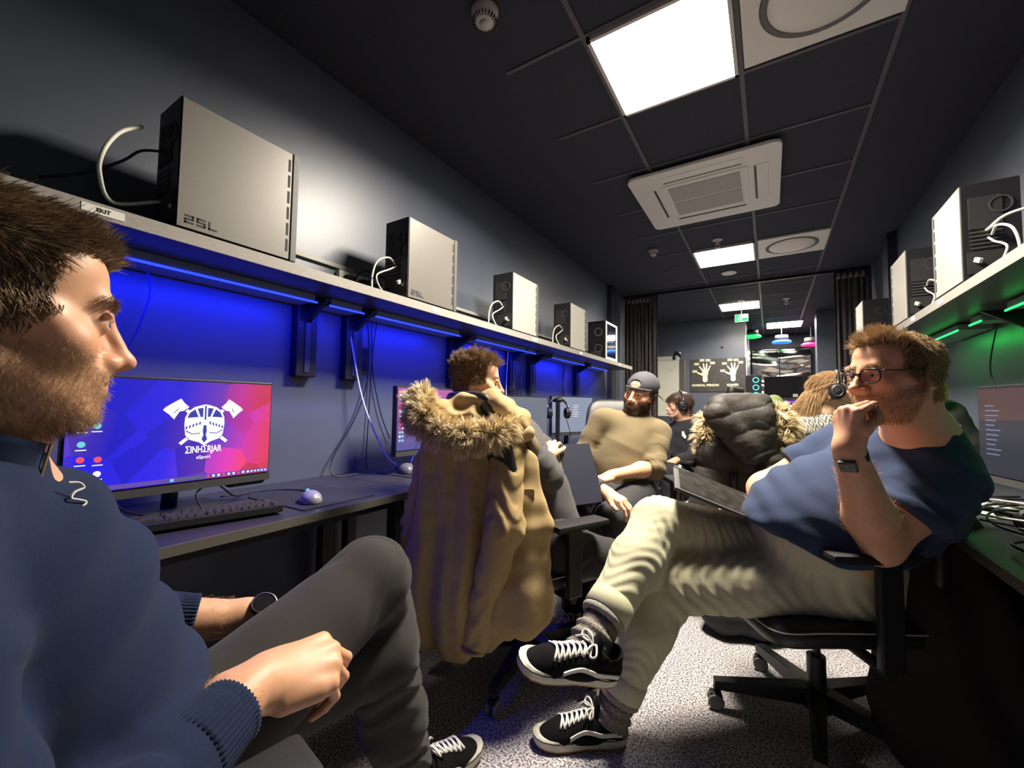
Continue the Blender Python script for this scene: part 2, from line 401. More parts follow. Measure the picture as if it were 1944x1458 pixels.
for k in range(16):
    x = rng.uniform(-.13, .13); z = rng.uniform(1.05, 1.75); mb.tube([(x, -.0115, z), (x+rng.uniform(-.02, .03), -.0115, z+rng.uniform(-.03, .03))], .0018, 4)
mb.build('pen_marks', m_dkgrey, wb)
cl = MB(); cl.tube([(0, 0, 0), (.03, 0, .05), (.07, 0, .03), (.09, 0, -.03)], [.02, .03, .032, .012], 10); cl.bb(-.02, .02, -.02, .02, -.06, 0)
o = cl.build('clip_lamp', m_black, None, smooth=True); o.location = Vector([float(q) for q in at(1280, 672, Y=6.88)]); o.location.z = 1.90; tag(o, 'black clip-on lamp on the top edge of the flip chart', 'clip lamp')
# ================================================================ shelves, computers, desks, screens
m_shelf = mat('shelf_laminate', (.055, .052, .05), .38, noise=.15, nscale=30, stretch=(8, .6, 8))
m_shelf_edge = mat('shelf_edge', (.30, .28, .25), .5, noise=.25, nscale=60, stretch=(1, 1, 20))
m_silver = mat('brushed_panel', (.17, .16, .145), .40, metal=.3, noise=.10, nscale=60, stretch=(1, 1, 20))
m_pale_or_lit = mat('pale_or_lit_panel', (.40, .375, .33), .42, metal=.1, noise=.06, nscale=50, stretch=(1, 1, 20))  # white of the right towers; on left ones it paints in strong lamplight
m_cream_cable = mat('white_cable', (.72, .72, .62), .45)
m_blk_cable = mat('black_cable', (.012, .012, .014), .4)
m_label = mat('paper_label', (.75, .73, .68), .6)
m_ledb = mat('blue_led', (.05, .1, 1), .4, emit=(.012, .03, 1.0), estr=1.6)
m_ledg = mat('green_led', (.05, 1, .2), .4, emit=(.02, 1.0, .14), estr=1.3)
m_tray = mat('tray_grey', (.16, .20, .19), .5)
def along_y(x0, x1, y0, y1, z0, z1, bev=0): return ((x0+x1)/2, (y0+y1)/2, (z0+z1)/2), (x1-x0, y1-y0, z1-z0)
# ---- left shelf
def shelf(x_front, x_wall, y0, y1, name_label, labels):
    s = 1 if x_front > x_wall else -1
    t = thing('wall_shelf', name_label, 'shelf', (x_wall, (y0+y1)/2, 1.56))
    w = abs(x_front-x_wall); L = y1-y0
    MB().bb(0, s*(w-.004), -L/2, L/2, 0, .04).build('board', m_shelf, t)
    MB().bb(s*(w-.004), s*w, -L/2, L/2, -.0005, .0405).build('edge_band', m_shelf_edge, t)
    for (y, wd, txt) in labels:
        yl = y-(y0+y1)/2
        o = MB().bb(s*w, s*(w+.0015), yl-wd/2, yl+wd/2, .010, .032).build('shelf_label', m_label, t)
        if txt:
            text_part(txt, .014, basis((s, 0, 0)), (s*(w+.0018), yl, .021), 'label_text', m_black, o, bold=.0003)
    return t
sh = shelf(-1.5, XL+.002, -1.2, 5.33, 'long dark wall shelf on the left carrying five computer towers', [(.335, .085, 'EKIT'), (1.63, .06, ''), (2.72, .075, ''), (3.62, .06, ''), (4.8, .06, '')])
shr = shelf(.67, XR-.002, 1.0, 5.0, 'dark wall shelf on the right carrying three computer towers', [(3.05, .06, ''), (2.62, .06, '')])
def bracket(x, y, sgn, label, group):
    t = thing('shelf_bracket', label, 'shelf bracket', (x, y, 1.20), 0, group)
    MB().bb(0, sgn*.05, -.05, .05, 0, .335, bev=.006).build('wall_box', m_black, t)
    mb = MB(); mb.bb(sgn*.05, sgn*.055, -.012, .012, .02, .30); mb.build('slot_rail', m_dkgrey, t)
    mb = MB()
    P = [(sgn*.05, .345), (sgn*.05, .25), (sgn*.2, .345)]
    mb.add([(x_, -.01, z) for x_, z in P]+[(x_, .01, z) for x_, z in P], [[0, 1, 2], [3, 5, 4], [0, 3, 4, 1], [1, 4, 5, 2], [2, 5, 3, 0]]); mb.build('gusset', m_black, t)
for k, y in enumerate((1.12, 1.38, 2.20, 2.95, 3.3, 4.35)):
    bracket(XL+.002, y, 1, 'black bracket housing under the left shelf, %s' % ['first beyond the bright desktop screen', 'second, beside the double wall socket', 'between the parka owner and the second screen', 'just left of the headset stand', 'behind the headset stand', 'nearest the left curtain'][k], 'bracket housings under the left shelf')
for k, y in enumerate((2.35, 2.75)):
    bracket(XR-.002, y, -1, 'black bracket housing on the green-lit right wall, %s' % ['nearer one above the dark screen', 'farther one beside hanging cables'][k], 'bracket housings under the right shelf')
# ---- led strips in trays
def led(x, y0, y1, s, m, label, grp, z=1.522):
    t = thing('led_strip', label, 'LED strip', (x, (y0+y1)/2, z), 0, grp); L = y1-y0
    MB().bb(-s*.13, s*.0, -L/2+.01, L/2-.01, .004, .036).build('tray', m_tray, t)
    MB().bb(0, s*.005, -L/2, L/2, -.002, .006).build('light_strip', m, t)
segs = [(-.9, .38), (.40, 1.08), (1.14, 1.33), (1.40, 2.08), (2.25, 3.1), (3.42, 4.2), (4.4, 4.95)]
nm = ['nearest the camera', 'runs above the bright desktop screen', 'short piece between the first two brackets', 'passes above the second screen', 'passes behind the man with tousled hair', 'passes above the headset stand', 'farthest, near the left curtain']
for k, (a, b_) in enumerate(segs):
    led(-1.70, a, b_, 1, m_ledb, 'blue LED strip under the left shelf, ' + nm[k], 'blue LED strips')
    L = bpy.data.lights.new('blue_glow', 'AREA'); L.shape = 'RECTANGLE'; L.size = .02; L.size_y = b_-a; L.energy = 3.0*(b_-a); L.color = (.0, .012, 1)
    o = bpy.data.objects.new('blue_glow', L); C.objects.link(o); o.location = (-1.70, (a+b_)/2, 1.515); o.rotation_euler = (0, math.radians(22), 0)
for (a, b_, n_) in ((1.3, 2.62, 'long one nearest the camera'), (2.86, 3.0, 'short middle piece'), (3.15, 3.75, 'farthest piece, behind the bespectacled man')):
    led(.87, a, b_, -1, m_ledg, 'green LED strip under the right shelf, ' + n_, 'green LED strips', 1.515)
    L = bpy.data.lights.new('green_glow', 'AREA'); L.shape = 'RECTANGLE'; L.size = .02; L.size_y = b_-a; L.energy = .6*(b_-a); L.color = (.02, 1, .12)
    o = bpy.data.objects.new('green_glow', L); C.objects.link(o); o.location = (.87, (a+b_)/2, 1.508); o.rotation_euler = (0, math.radians(-22), 0)

# ---- computer towers
def seg_text(mb, s, x0, z0, h, th, F):
    """stencil digits drawn from bars; F maps (a, b) to 3-D"""
    G = {'2': ['t', 'ur', 'm', 'll', 'b'], '5': ['t', 'ul', 'm', 'lr', 'b'], 'L': ['ul', 'll', 'b']}
    w = h*.95; x = x0
    for ch in s:
        R = {'t': (x, x+w, z0+h-th, z0+h), 'm': (x, x+w, z0+h/2-th/2, z0+h/2+th/2), 'b': (x, x+w, z0, z0+th), 'ul': (x, x+th, z0+h/2, z0+h), 'll': (x, x+th, z0, z0+h/2), 'ur': (x+w-th, x+w, z0+h/2, z0+h), 'lr': (x+w-th, x+w, z0, z0+h/2)}
        for k in G[ch]:
            a, b_, c, d = R[k]; mb.add([F(a, c), F(b_, c), F(b_, d), F(a, d)], [[0, 1, 2, 3]])
        x += w*1.28
def tower(x, y, side, label, size=(.165, .37, .41), text=True, grp='computer towers on the left shelf', mark=True):
    """rear faces -y; the side panel faces the room (side=+1 is +x)"""
    w, l, h = size
    t = thing('computer_tower', label, 'computer', (x, y, 1.6005), 0, grp)
    MB().bb(-w/2, w/2, 0, l-.02, .006, h, bev=.003).build('case', m_black, t)
    MB().bb(side*w/2, side*(w/2+.003), .004, l-.028, .008, h-.004).build('side_panel', m_silver if text else m_pale_or_lit, t)
    mb = MB(); mb.bb(-w/2-.002, w/2+.004, l-.022, l, .004, h+.001, bev=.002); mb.build('front_bezel', mat('bezel', (.10, .097, .09), .5), t)
    mb = MB()
    for k in range(6): mb.bb(side*(w/2+.004), side*(w/2+.0015), l-.040, l-.032, .035+k*.06, .080+k*.06)
    mb.build('vent_slots', m_black2, t)
    MB().bb(-w/2+.02, w/2-.05, -.003, 0, h-.19, h-.06, bev=.001).build('rear_plate', m_black2, t); MB().bb(-w/2+.012, w/2-.012, -.003, 0, .03, .12).build('power_supply', m_black2, t)
    r = MB(); r.lathe([(.034, 0), (.034, .003), (.028, .003), (.028, 0)], 24, R=basis((0, -1, 0)), T=(w/2-.055, -.002, h-.10), cap=False)
    r.build('rear_fan', m_dkgrey, t)
    r = MB(); 
    for k in range(5): r.bb(-w/2+.02, w/2-.055, -.005, -.003, .13+k*.016, .136+k*.016)
    r.build('slot_covers', m_dkgrey, t)
    MB().lathe([(.006, 0), (.006, .004), (.0001, .004)], 12, R=basis((0, -1, 0)), T=(w/2-.03, -.002, .07)).build('port', m_cream_cable, t)
    mb = MB()
    for sx in (-1, 1):
        for sy in (.04, l-.05): mb.bb(sx*(w/2-.03)-.012, sx*(w/2-.03)+.012, sy-.012, sy+.012, 0, .006)
    mb.build('feet', m_black2, t)
    if text:
        mb = MB(); F = (lambda a, b_: (side*(w/2+.0036), a, b_)); seg_text(mb, '25L', .022, .022, .026, .0055, F); mb.build('marking', m_black2, t)
    return t
def cable(P, r, m, label, grp=None, n=7, cat='cable', name='cable'):
    o = MB().tube(P, r, n, smooth=8).build(name, m, None, smooth=True); return tag(o, label, cat, grp)
tx = -1.5-.165/2-.003
L5 = [tower(tx, .49, 1, 'large grey-sided tower on the left shelf nearest the camera, marked 25L'),
      tower(tx, 1.425, 1, 'second grey-sided tower on the left shelf, marked 25L, white cables at its back'),
      tower(tx, 2.40, 1, 'third tower on the left shelf, plain side coloured as brightly lit, above the tousled-haired man', text=False),  # pale panels on these two stand in for brighter light on their sides
      tower(tx, 3.38, 1, 'fourth tower on the left shelf, plain side tinted pale for lamplight, next to the glass-sided one', text=False)]
tower(.67+.085, 2.36, -1, 'right shelf tower nearest the camera, white side and open black back with white cables', (.165, .34, .40), False, 'computer towers on the right shelf')
tower(.67+.085, 3.16, -1, 'middle tower of the right shelf, partly behind the nearest one', (.165, .34, .40), False, 'computer towers on the right shelf')
tower(.67+.085, 4.45, -1, 'farthest and smallest looking tower of the right shelf beside the curtain', (.165, .34, .40), False, 'computer towers on the right shelf')
# glass-sided tower
t = thing('gaming_tower', 'black tower with white-framed glass side glowing blue at the far end of the left shelf', 'computer', (-1.5-.11, 4.33, 1.6005), 0, 'computer towers on the left shelf')
w, l, h = .20, .40, .42
mb = MB(); mb.bb(-w/2, -w/2+.004, 0, l, 0, h); mb.bb(-w/2, w/2, 0, l, 0, .01); mb.bb(-w/2, w/2, 0, l, h-.01, h); mb.bb(-w/2, w/2, 0, .006, 0, h); mb.bb(-w/2, w/2, l-.02, l, 0, h); mb.build('case', m_black, t)
mb = MB(); mb.bb(w/2-.004, w/2+.004, 0, .04, 0, h); mb.bb(w/2-.004, w/2+.004, l-.05, l, 0, h); mb.bb(w/2-.004, w/2+.004, .04, l-.05, 0, .03); mb.bb(w/2-.004, w/2+.004, .04, l-.05, h-.025, h); mb.build('side_frame', mat('frame_white', (.6, .6, .6), .4), t)
MB().bb(w/2-.002, w/2, .04, l-.05, .03, h-.025).build('glass_panel', mat('tinted_glass', (.6, .7, .9), .05, trans=1, alpha=1), t)
mb = MB(); mb.bb(-.05, -.04, .04, l-.06, .03, h-.04); mb.build('motherboard', mat('board_blue', (.05, .07, .14), .5, noise=.8, nscale=60), t)
for (yy, zz, rr) in ((.12, .30, .05), (.12, .15, .05), (.28, .22, .06)):
    MB().lathe([(rr, 0), (rr, .01), (rr-.008, .01), (rr-.008, 0)], 28, R=basis((1, 0, 0)), T=(-.03, yy, zz), cap=False).build('fan_ring', mat('fan_glow', (.1, .3, 1), .4, emit=(.1, .35, 1), estr=2.2), t)
MB().bb(-.04, .05, .06, l-.09, .17, .20).build('graphics_card', m_dkgrey, t)
for zz, yy in ((.30, .0), (.12, .0)): MB().lathe([(.045, 0), (.045, .003), (.038, .003), (.038, 0)], 24, R=basis((0, -1, 0)), T=(.02, -.001, zz), cap=False).build('rear_fan', m_chrome, t)
MB().bb(-.07, .05, -.003, 0, .02, .09).build('rear_plate', m_dkgrey, t)

# ---- cable trunking and sockets above the shelf
t_ = MB().bb(XL, XL+.018, 1.0, 1.38, 1.77, 1.79).bb(XL, XL+.018, 1.38, 5.2, 1.75, 1.77).build('cable_trunking', mat('trunk_grey', (.33, .32, .29), .5), None); tag(t_, 'thin grey cable trunking running along the left wall above the shelf', 'trunking')
def socket(x, y, z, s, label, m=None, dbl=True):
    t = thing('wall_socket', label, 'socket', (x, y, z)); m = m or m_acw
    MB().bb(0, s*.03, -.09 if dbl else -.04, .09 if dbl else .04, -.042, .042, bev=.004).build('housing', m, t)
    for k in ((-.045, .045) if dbl else (0,)):
        MB().lathe([(.024, .0), (.024, .002), (.021, .002), (.020, -.004), (.0001, -.004)], 20, R=basis((s, 0, 0)), T=(s*.031, k, 0)).build('outlet', m_black2, t)
    return t
socket(XL, 1.38, 1.72, 1, 'white double wall socket above the left shelf between the first two towers')
for (yy, nmx) in ((1.345, 'left'), (1.425, 'right')):
    mb = MB(); mb.lathe([(.02, 0), (.022, .03), (.012, .045), (.0001, .045)], 16, R=basis((1, 0, 0)), T=(XL+.032, yy, 1.72)); q = mb.build('power_plug', m_black, None, smooth=True); tag(q, f'black plug in the {nmx} hole of the white double socket', 'plug')
    cable([(XL+.08, yy, 1.72), (XL+.13, yy+.02, 1.76), (XL+.15, yy+.08, 1.73), (XL+.16, yy+.12, 1.66), (XL+.17, yy+.13, 1.606)], .005, m_blk_cable, f'black power cable arching from the {nmx} plug of the white double socket')
ds = thing('wall_socket', 'black vertical double socket on the blue-lit wall behind the hanging cables', 'socket', (XL, 1.465, 1.32))
MB().bb(0, .012, -.035, .035, -.065, .065, bev=.003).build('housing', m_black, ds)
for k in (-.033, .033): MB().lathe([(.024, 0), (.024, .002), (.02, .002), (.02, -.003), (.0001, -.003)], 20, R=basis((1, 0, 0)), T=(.0125, 0, k)).build('outlet', m_black2, ds)
# white cables behind towers
X = tx
cable([(X-.02, .485, 1.70), (X-.03, .38, 1.655), (X+.03, .335, 1.70), (X+.05, .335, 1.76), (X+.03, .37, 1.84), (X+.0, .425, 1.90)], .0055, m_cream_cable, 'stiff white cable standing up behind the nearest tower on the left shelf')
cable([(X-.01, .488, 1.86), (X-.05, .44, 1.85), (X-.06, .40, 1.80), (X-.1, .33, 1.74), (X-.14, .25, 1.70)], .004, m_blk_cable, 'thin dark cable sagging from the back of the nearest left tower')
def white_loom(x, y, s, who):
    cable([(x, y-.004, 1.78), (x+.0, y-.05, 1.80), (x-s*.02, y-.10, 1.77), (x-s*.03, y-.12, 1.70), (x-s*.03, y-.12, 1.608)], .005, m_cream_cable, f'white cable arching down behind {who}', 'white cables behind towers')
    cable([(x+s*.01, y-.004, 1.77), (x+s*.01, y-.05, 1.74), (x-s*.0, y-.12, 1.69), (x+s*.03, y-.10, 1.61), (x+s*.05, y-.03, 1.607)], .004, m_cream_cable, f'second, thinner white cable crossing behind {who}', 'white cables behind towers')
    cable([(x-s*.04, y-.004, 1.66), (x-s*.05, y-.06, 1.65), (x-s*.07, y-.10, 1.62), (x-s*.12, y-.14, 1.607)], .0045, m_blk_cable, f'black power cable lying behind {who}')
    o = MB().box((x+s*.045, y-.02, 1.68), (.012, .03, .018), R=euler(.5, 0, .3), bev=.002).build('cable_connector', m_cream_cable, None); tag(o, f'small white connector hanging behind {who}', 'connector')
white_loom(X, 1.425, 1, 'the second left tower'); white_loom(X, 2.40, 1, 'the third left tower'); white_loom(X, 3.38, 1, 'the fourth left tower')
white_loom(.755, 2.36, -1, 'the nearest right tower'); white_loom(.755, 3.16, -1, 'the middle right tower')
cable([(.74, 2.355, 1.80), (.78, 2.28, 1.83), (.9, 2.24, 1.83), (1.0, 2.3, 1.80), (1.02, 2.36, 1.78)], .0055, m_cream_cable, 'long white cable looping to the wall from the nearest right tower')

# ---- desks
m_desk = mat('desk_top', (.022, .020, .030), .42, noise=.12, nscale=40, stretch=(4, .5, 4))
m_desk_edge_highlight = mat('desk_edge_highlight', (.10, .095, .08), .35)  # lighter tone stands in for the gloss highlight along the desk edge
m_steel_blk = mat('black_steel', (.015, .015, .017), .45)
def desk(x_front, x_wall, y0, y1, label, legs, grp):
    s = 1 if x_front > x_wall else -1; w = abs(x_front-x_wall); L = y1-y0; yc = (y0+y1)/2
    t = thing('desk', label, 'desk', (x_wall, yc, 0), 0, grp)
    MB().bb(0, s*(w-.003), -L/2, L/2, .692, .72).build('desktop', m_desk, t)
    MB().bb(s*(w-.003), s*w, -L/2, L/2, .6915, .7202, bev=.001).build('edge_band', m_desk_edge_highlight, t)
    MB().bb(s*.05, s*(w-.06), -L/2+.06, L/2-.06, .655, .691).build('frame', m_steel_blk, t)
    for y in legs:
        MB().bb(s*(w-.09), s*(w-.04), y-yc-.025, y-yc+.025, 0, .691, bev=.002).build('leg', m_steel_blk, t)
        MB().bb(s*.04, s*.09, y-yc-.025, y-yc+.025, 0, .691, bev=.002).build('leg', m_steel_blk, t)
    return t
desk(-1.27, XL+.002, -1.3, 1.30, 'black desk on the left wall nearest the camera, holding the bright desktop screen', (-1.2, 1.235), 'desks along the left wall')
desk(-1.27, XL+.002, 1.304, 2.70, 'black desk on the left wall behind the tan parka', (1.37, 2.62), 'desks along the left wall')
desk(-1.27, XL+.002, 2.704, 5.2, 'black desk on the left wall holding the headset stand', (2.8, 5.1), 'desks along the left wall')
desk(.45, XR-.002, .7, 2.6, 'black desk on the right wall piled with cables, nearest the camera', (2.5,), 'desks along the right wall')
desk(.45, XR-.002, 2.604, 4.9, 'black desk on the right wall beyond the bespectacled man', (2.7, 4.8), 'desks along the right wall')
# ================================================================ implicit-surface modelling for bodies and cloth
V3 = lambda *a: np.array(a, float)
def nrm(v): v = np.asarray(v, float); return v/(np.linalg.norm(v)+1e-12)
def frame(f, up=(0, 0, 1)):
    """columns: right, forward, up"""
    f = nrm(f); u = np.asarray(up, float); u = nrm(u-f*np.dot(u, f)); return np.stack([np.cross(f, u), f, u], 1)
class SDF:
    def __init__(s): s.ops = []
    def cap(s, a, b, ra, rb=None, k=.02, flat=None, fs=1.0, sub=False):
        a = V3(*a); b = V3(*b); rb = ra if rb is None else rb; R = max(ra, rb)*max(1, fs)
        fl = None if flat is None else nrm(flat)
        def f(P):
            ba = b-a; t = np.clip(((P-a)@ba)/(ba@ba+1e-12), 0, 1); q = P-a-t[..., None]*ba
            if fl is not None: q = q+((q@fl)*(1/fs-1))[..., None]*fl
            return (np.sqrt((q*q).sum(-1))-(ra+(rb-ra)*t))*min(1, fs if fl is not None else 1)
        s.ops.append((f, np.minimum(a, b)-R, np.maximum(a, b)+R, k, sub)); return s
    def chain(s, P, r, k=.02, flat=None, fs=1.0):
        for i in range(len(P)-1): s.cap(P[i], P[i+1], r[i], r[i+1], k, flat, fs)
        return s
    def ell(s, c, r, R=None, k=.02, sub=False):
        c = V3(*c); r = V3(*r); M_ = np.eye(3) if R is None else np.asarray(R); e = r.max(); mn = r.min()
        def f(P):
            q = (P-c)@M_; a = np.sqrt(((q/r)**2).sum(-1)); g = np.sqrt(((q/(r*r))**2).sum(-1))+1e-9
            return np.where(a < .3, (a-1)*mn, a*(a-1)/g)
        s.ops.append((f, c-e, c+e, k, sub)); return s
    def plane(s, p, n, k=.006, lo=None, hi=None):
        """cut away what lies on the side n points to, optionally only inside a box"""
        p = V3(*p); n = nrm(n)
        s.ops.append((lambda P: -((P-p)@n), None if lo is None else V3(*lo), None if hi is None else V3(*hi), k, True)); return s
    def cutter(s, f, lo, hi, k=.006): s.ops.append((f, V3(*lo), V3(*hi), k, True)); return s
    def group(s, sub, k=.02):
        lo, hi = sub.bounds(); s.ops.append((sub.at, lo, hi, k, False)); return s
    @staticmethod
    def comb(F, d, k, sub):
        if sub:
            d = -d; h = np.maximum(k-np.abs(F-d), 0)/k; return np.maximum(F, d)+h*h*k*.25
        h = np.maximum(k-np.abs(F-d), 0)/k; return np.minimum(F, d)-h*h*k*.25
    def at(s, P):
        F = np.full(P.shape[:-1], .08)
        for f, lo, hi, k, sub in s.ops:
            if lo is None: F = s.comb(F, f(P), k, sub); continue
            m = ((P > lo-.05) & (P < hi+.05)).all(-1)
            if m.any(): F[m] = s.comb(F[m], f(P[m]), k, sub)
        return F
    def bounds(s):
        L = [o[1] for o in s.ops if o[1] is not None and not o[4]]; H = [o[2] for o in s.ops if o[2] is not None and not o[4]]
        return np.min(L, 0)-.02, np.max(H, 0)+.02
    def mesh(s, h, smooth=1, infl=0.0):
        lo, hi = s.bounds(); n = np.ceil((hi-lo)/h).astype(int)+2
        ax = [lo[i]+h*np.arange(n[i]) for i in range(3)]
        F = np.full(n, .08, np.float32)
        for f, a, b, k, sub in s.ops:
            if a is None: i0 = [0]*3; i1 = list(n)
            else:
                i0 = [int(max(0, (a[i]-.03-lo[i])//h)) for i in range(3)]; i1 = [int(min(n[i], (b[i]+.03-lo[i])//h+2)) for i in range(3)]
            if any(i1[i] <= i0[i] for i in range(3)): continue
            for x0 in range(i0[0], i1[0], 48):
                x1 = min(x0+48, i1[0])
                G = np.stack(np.meshgrid(ax[0][x0:x1], ax[1][i0[1]:i1[1]], ax[2][i0[2]:i1[2]], indexing='ij'), -1)
                sl = (slice(x0, x1), slice(i0[1], i1[1]), slice(i0[2], i1[2]))
                F[sl] = s.comb(F[sl], f(G), k, sub)
        F -= infl
        V, Q = surface_nets(F, lo, h)
        for _ in range(smooth): V = laplace(V, Q, .5)
        return V, Q
def surface_nets(F, lo, h):
    S = F < 0; nx, ny, nz = F.shape
    cnt = np.zeros((nx-1, ny-1, nz-1), np.int8)
    for a in (0, 1):
        for b in (0, 1):
            for c in (0, 1): cnt += S[a:nx-1+a, b:ny-1+b, c:nz-1+c]
    cell = (cnt > 0) & (cnt < 8); I = np.argwhere(cell); N = len(I)
    idx = np.full(cell.shape, -1, np.int32); idx[cell] = np.arange(N)
    acc = np.zeros((N, 3)); w = np.zeros(N)
    cor = np.array([(a, b, c) for a in (0, 1) for b in (0, 1) for c in (0, 1)])
    val = np.stack([F[I[:, 0]+a, I[:, 1]+b, I[:, 2]+c] for a, b, c in cor], 1).astype(float)
    for i in range(8):
        for j in range(i+1, 8):
            if np.abs(cor[i]-cor[j]).sum() != 1: continue
            m = (val[:, i] < 0) != (val[:, j] < 0)
            t = val[m, i]/(val[m, i]-val[m, j]); acc[m] += cor[i]+t[:, None]*(cor[j]-cor[i]); w[m] += 1
    V = lo+h*(I+acc/w[:, None])
    Q = []
    for ax_ in range(3):
        A = np.moveaxis(S, ax_, 0); d = A[:-1] != A[1:]; E = np.argwhere(d)
        o1, o2 = [(1, 2), (2, 0), (0, 1)][ax_]
        full = np.zeros((len(E), 3), int); others = [q for q in range(3) if q != ax_]
        full[:, ax_] = E[:, 0]; full[:, others[0]] = E[:, 1]; full[:, others[1]] = E[:, 2]
        ok = (full[:, o1] > 0) & (full[:, o2] > 0) & (full[:, o1] < F.shape[o1]-1) & (full[:, o2] < F.shape[o2]-1)
        full = full[ok]; flip = S[tuple(full.T)]
        q = []
        for a, b in ((0, 0), (1, 0), (1, 1), (0, 1)):
            c = full.copy(); c[:, o1] -= a; c[:, o2] -= b; q.append(idx[tuple(c.T)])
        q = np.stack(q, 1); q[~flip] = q[~flip][:, ::-1]; Q.append(q)
    return V, np.concatenate(Q)
def laplace(V, Q, f=.5, it=1):
    for _ in range(it):
        acc = np.zeros_like(V); n = np.zeros(len(V))
        for i in range(4):
            a = Q[:, i]; b = Q[:, (i+1) % 4]
            for c in range(3): acc[:, c] += np.bincount(a, V[b, c], len(V))+np.bincount(b, V[a, c], len(V))
            n += np.bincount(a, minlength=len(V))+np.bincount(b, minlength=len(V))
        V = V+f*(acc/np.maximum(n, 1)[:, None]-V)
    return V
def vnormals(V, Q):
    n = np.cross(V[Q[:, 2]]-V[Q[:, 0]], V[Q[:, 3 if Q.shape[1] > 3 else 1]]-V[Q[:, 1]]) if Q.shape[1] > 3 else np.cross(V[Q[:, 1]]-V[Q[:, 0]], V[Q[:, 2]]-V[Q[:, 0]])
    out = np.zeros_like(V)
    for i in range(Q.shape[1]):
        for c in range(3): out[:, c] += np.bincount(Q[:, i], n[:, c], len(V))
    return out/(np.linalg.norm(out, axis=1, keepdims=True)+1e-12)
def subdivide(V, Q, mask):
    """split the masked quads into four; neighbours become fans"""
    e = np.stack([Q, np.roll(Q, -1, 1)], 2)          # (n,4,2)
    es = np.sort(e, 2).reshape(-1, 2); key = es[:, 0].astype(np.int64)*len(V)+es[:, 1]
    me = np.repeat(mask, 4); uk = np.unique(key[me]); pos = np.searchsorted(uk, key); pos = np.minimum(pos, len(uk)-1); has = (uk[pos] == key).reshape(-1, 4)
    mid = np.where(has, len(V)+pos.reshape(-1, 4), -1)
    MV = (V[uk//len(V)]+V[uk % len(V)])/2
    fm = np.where(mask)[0]; cen = len(V)+len(MV)+np.arange(len(fm)); CV = V[Q[fm]].mean(1)
    F = []
    q = Q[fm]; m = mid[fm]
    for i in range(4): F.append(np.stack([q[:, i], m[:, i], cen, m[:, i-1]], 1))
    quads = [np.concatenate(F)]; poly = []
    rest = ~mask; anyh = has.any(1)
    quads.append(Q[rest & ~anyh])
    for f in np.where(rest & anyh)[0]:
        p = []
        for i in range(4):
            p.append(int(Q[f, i]))
            if mid[f, i] >= 0: p.append(int(mid[f, i]))
        poly.append(p)
    return np.vstack([V, MV, CV]), np.concatenate(quads), poly
def project(sdf, V, it=2, e=.0006):
    for _ in range(it):
        d = sdf.at(V); g = np.stack([sdf.at(V+np.eye(3)[i]*e)-sdf.at(V-np.eye(3)[i]*e) for i in range(3)], 1)/(2*e)
        V = V-g*(np.clip(d, -.003, .003)/np.maximum((g*g).sum(1), .3))[:, None]
    return V
def mesh_obj(name, V, Q, m, parent=None, col=None, poly=None, mats=None, mi=None, flat=False):
    me = bpy.data.meshes.new(name); V = np.asarray(V); 
    if parent is not None: V = V-root_loc(parent)
    F = Q.tolist()+(poly or [])
    me.from_pydata(V.tolist(), [], F)
    for q in (mats or [m]): me.materials.append(q)
    if mi is not None: me.polygons.foreach_set('material_index', np.asarray(mi, np.int32))
    if not flat: me.polygons.foreach_set('use_smooth', np.ones(len(F), bool))
    if col is not None:
        a = me.color_attributes.new('Col', 'FLOAT_COLOR', 'POINT'); a.data.foreach_set('color', np.hstack([col, np.ones((len(col), 1))]).astype(np.float32).ravel())
    me.update(); o = bpy.data.objects.new(name, me); C.objects.link(o)
    if parent is not None: o.parent = parent
    return o
_rs = np.random.RandomState(7)
_K = _rs.randn(24, 3); _K /= np.linalg.norm(_K, axis=1, keepdims=True); _PH = _rs.uniform(0, 6.28, 24)
def wav(P, f, seed=0, n=5):
    """smooth pseudo-noise in [-1, 1] with spatial frequency f (radians per metre)"""
    out = 0; W = P+.15/f*6.28*np.sin(P[:, [1, 2, 0]]*f*.45+seed)
    for i in range(n):
        k = _K[(i+seed*3) % 24]; out = out+np.sin(W@k*f*(1+.35*i)+_PH[(i+seed*5) % 24])/(1+.25*i)
    return out/n*1.3
def limb_folds(V, a, b, r, freq, amp, t0=0, t1=1, seed=0, sharp=2.0, skew=.35):
    """ring-like fabric folds across a limb running from a to b"""
    a = V3(*a); b = V3(*b); ba = b-a; L = np.linalg.norm(ba); d = ba/L
    s_ = (V-a)@d; q = V-a-s_[:, None]*d; rr = np.linalg.norm(q, axis=1)
    w = np.exp(-np.maximum(rr-r, 0)**2/(.02**2))*np.clip((s_/L-t0+.12)/.12, 0, 1)*np.clip((t1-s_/L+.12)/.12, 0, 1)
    u = frame(d, (0, .3, 1)) ; th = np.arctan2(q@u[:, 2], q@u[:, 0])
    ph = s_*freq*(1+.12*np.sin(th+seed))+skew*freq*.03*np.sin(th*2+seed)+2.6*wav(V, 17, seed)+1.0*wav(V, 45, seed+1)
    f_ = np.sin(ph); f_ = np.sign(f_)*np.abs(f_)**(1/sharp)
    env = np.clip(.5+.9*wav(V, 20, seed+3), 0, 1.2)
    return amp*w*f_*env

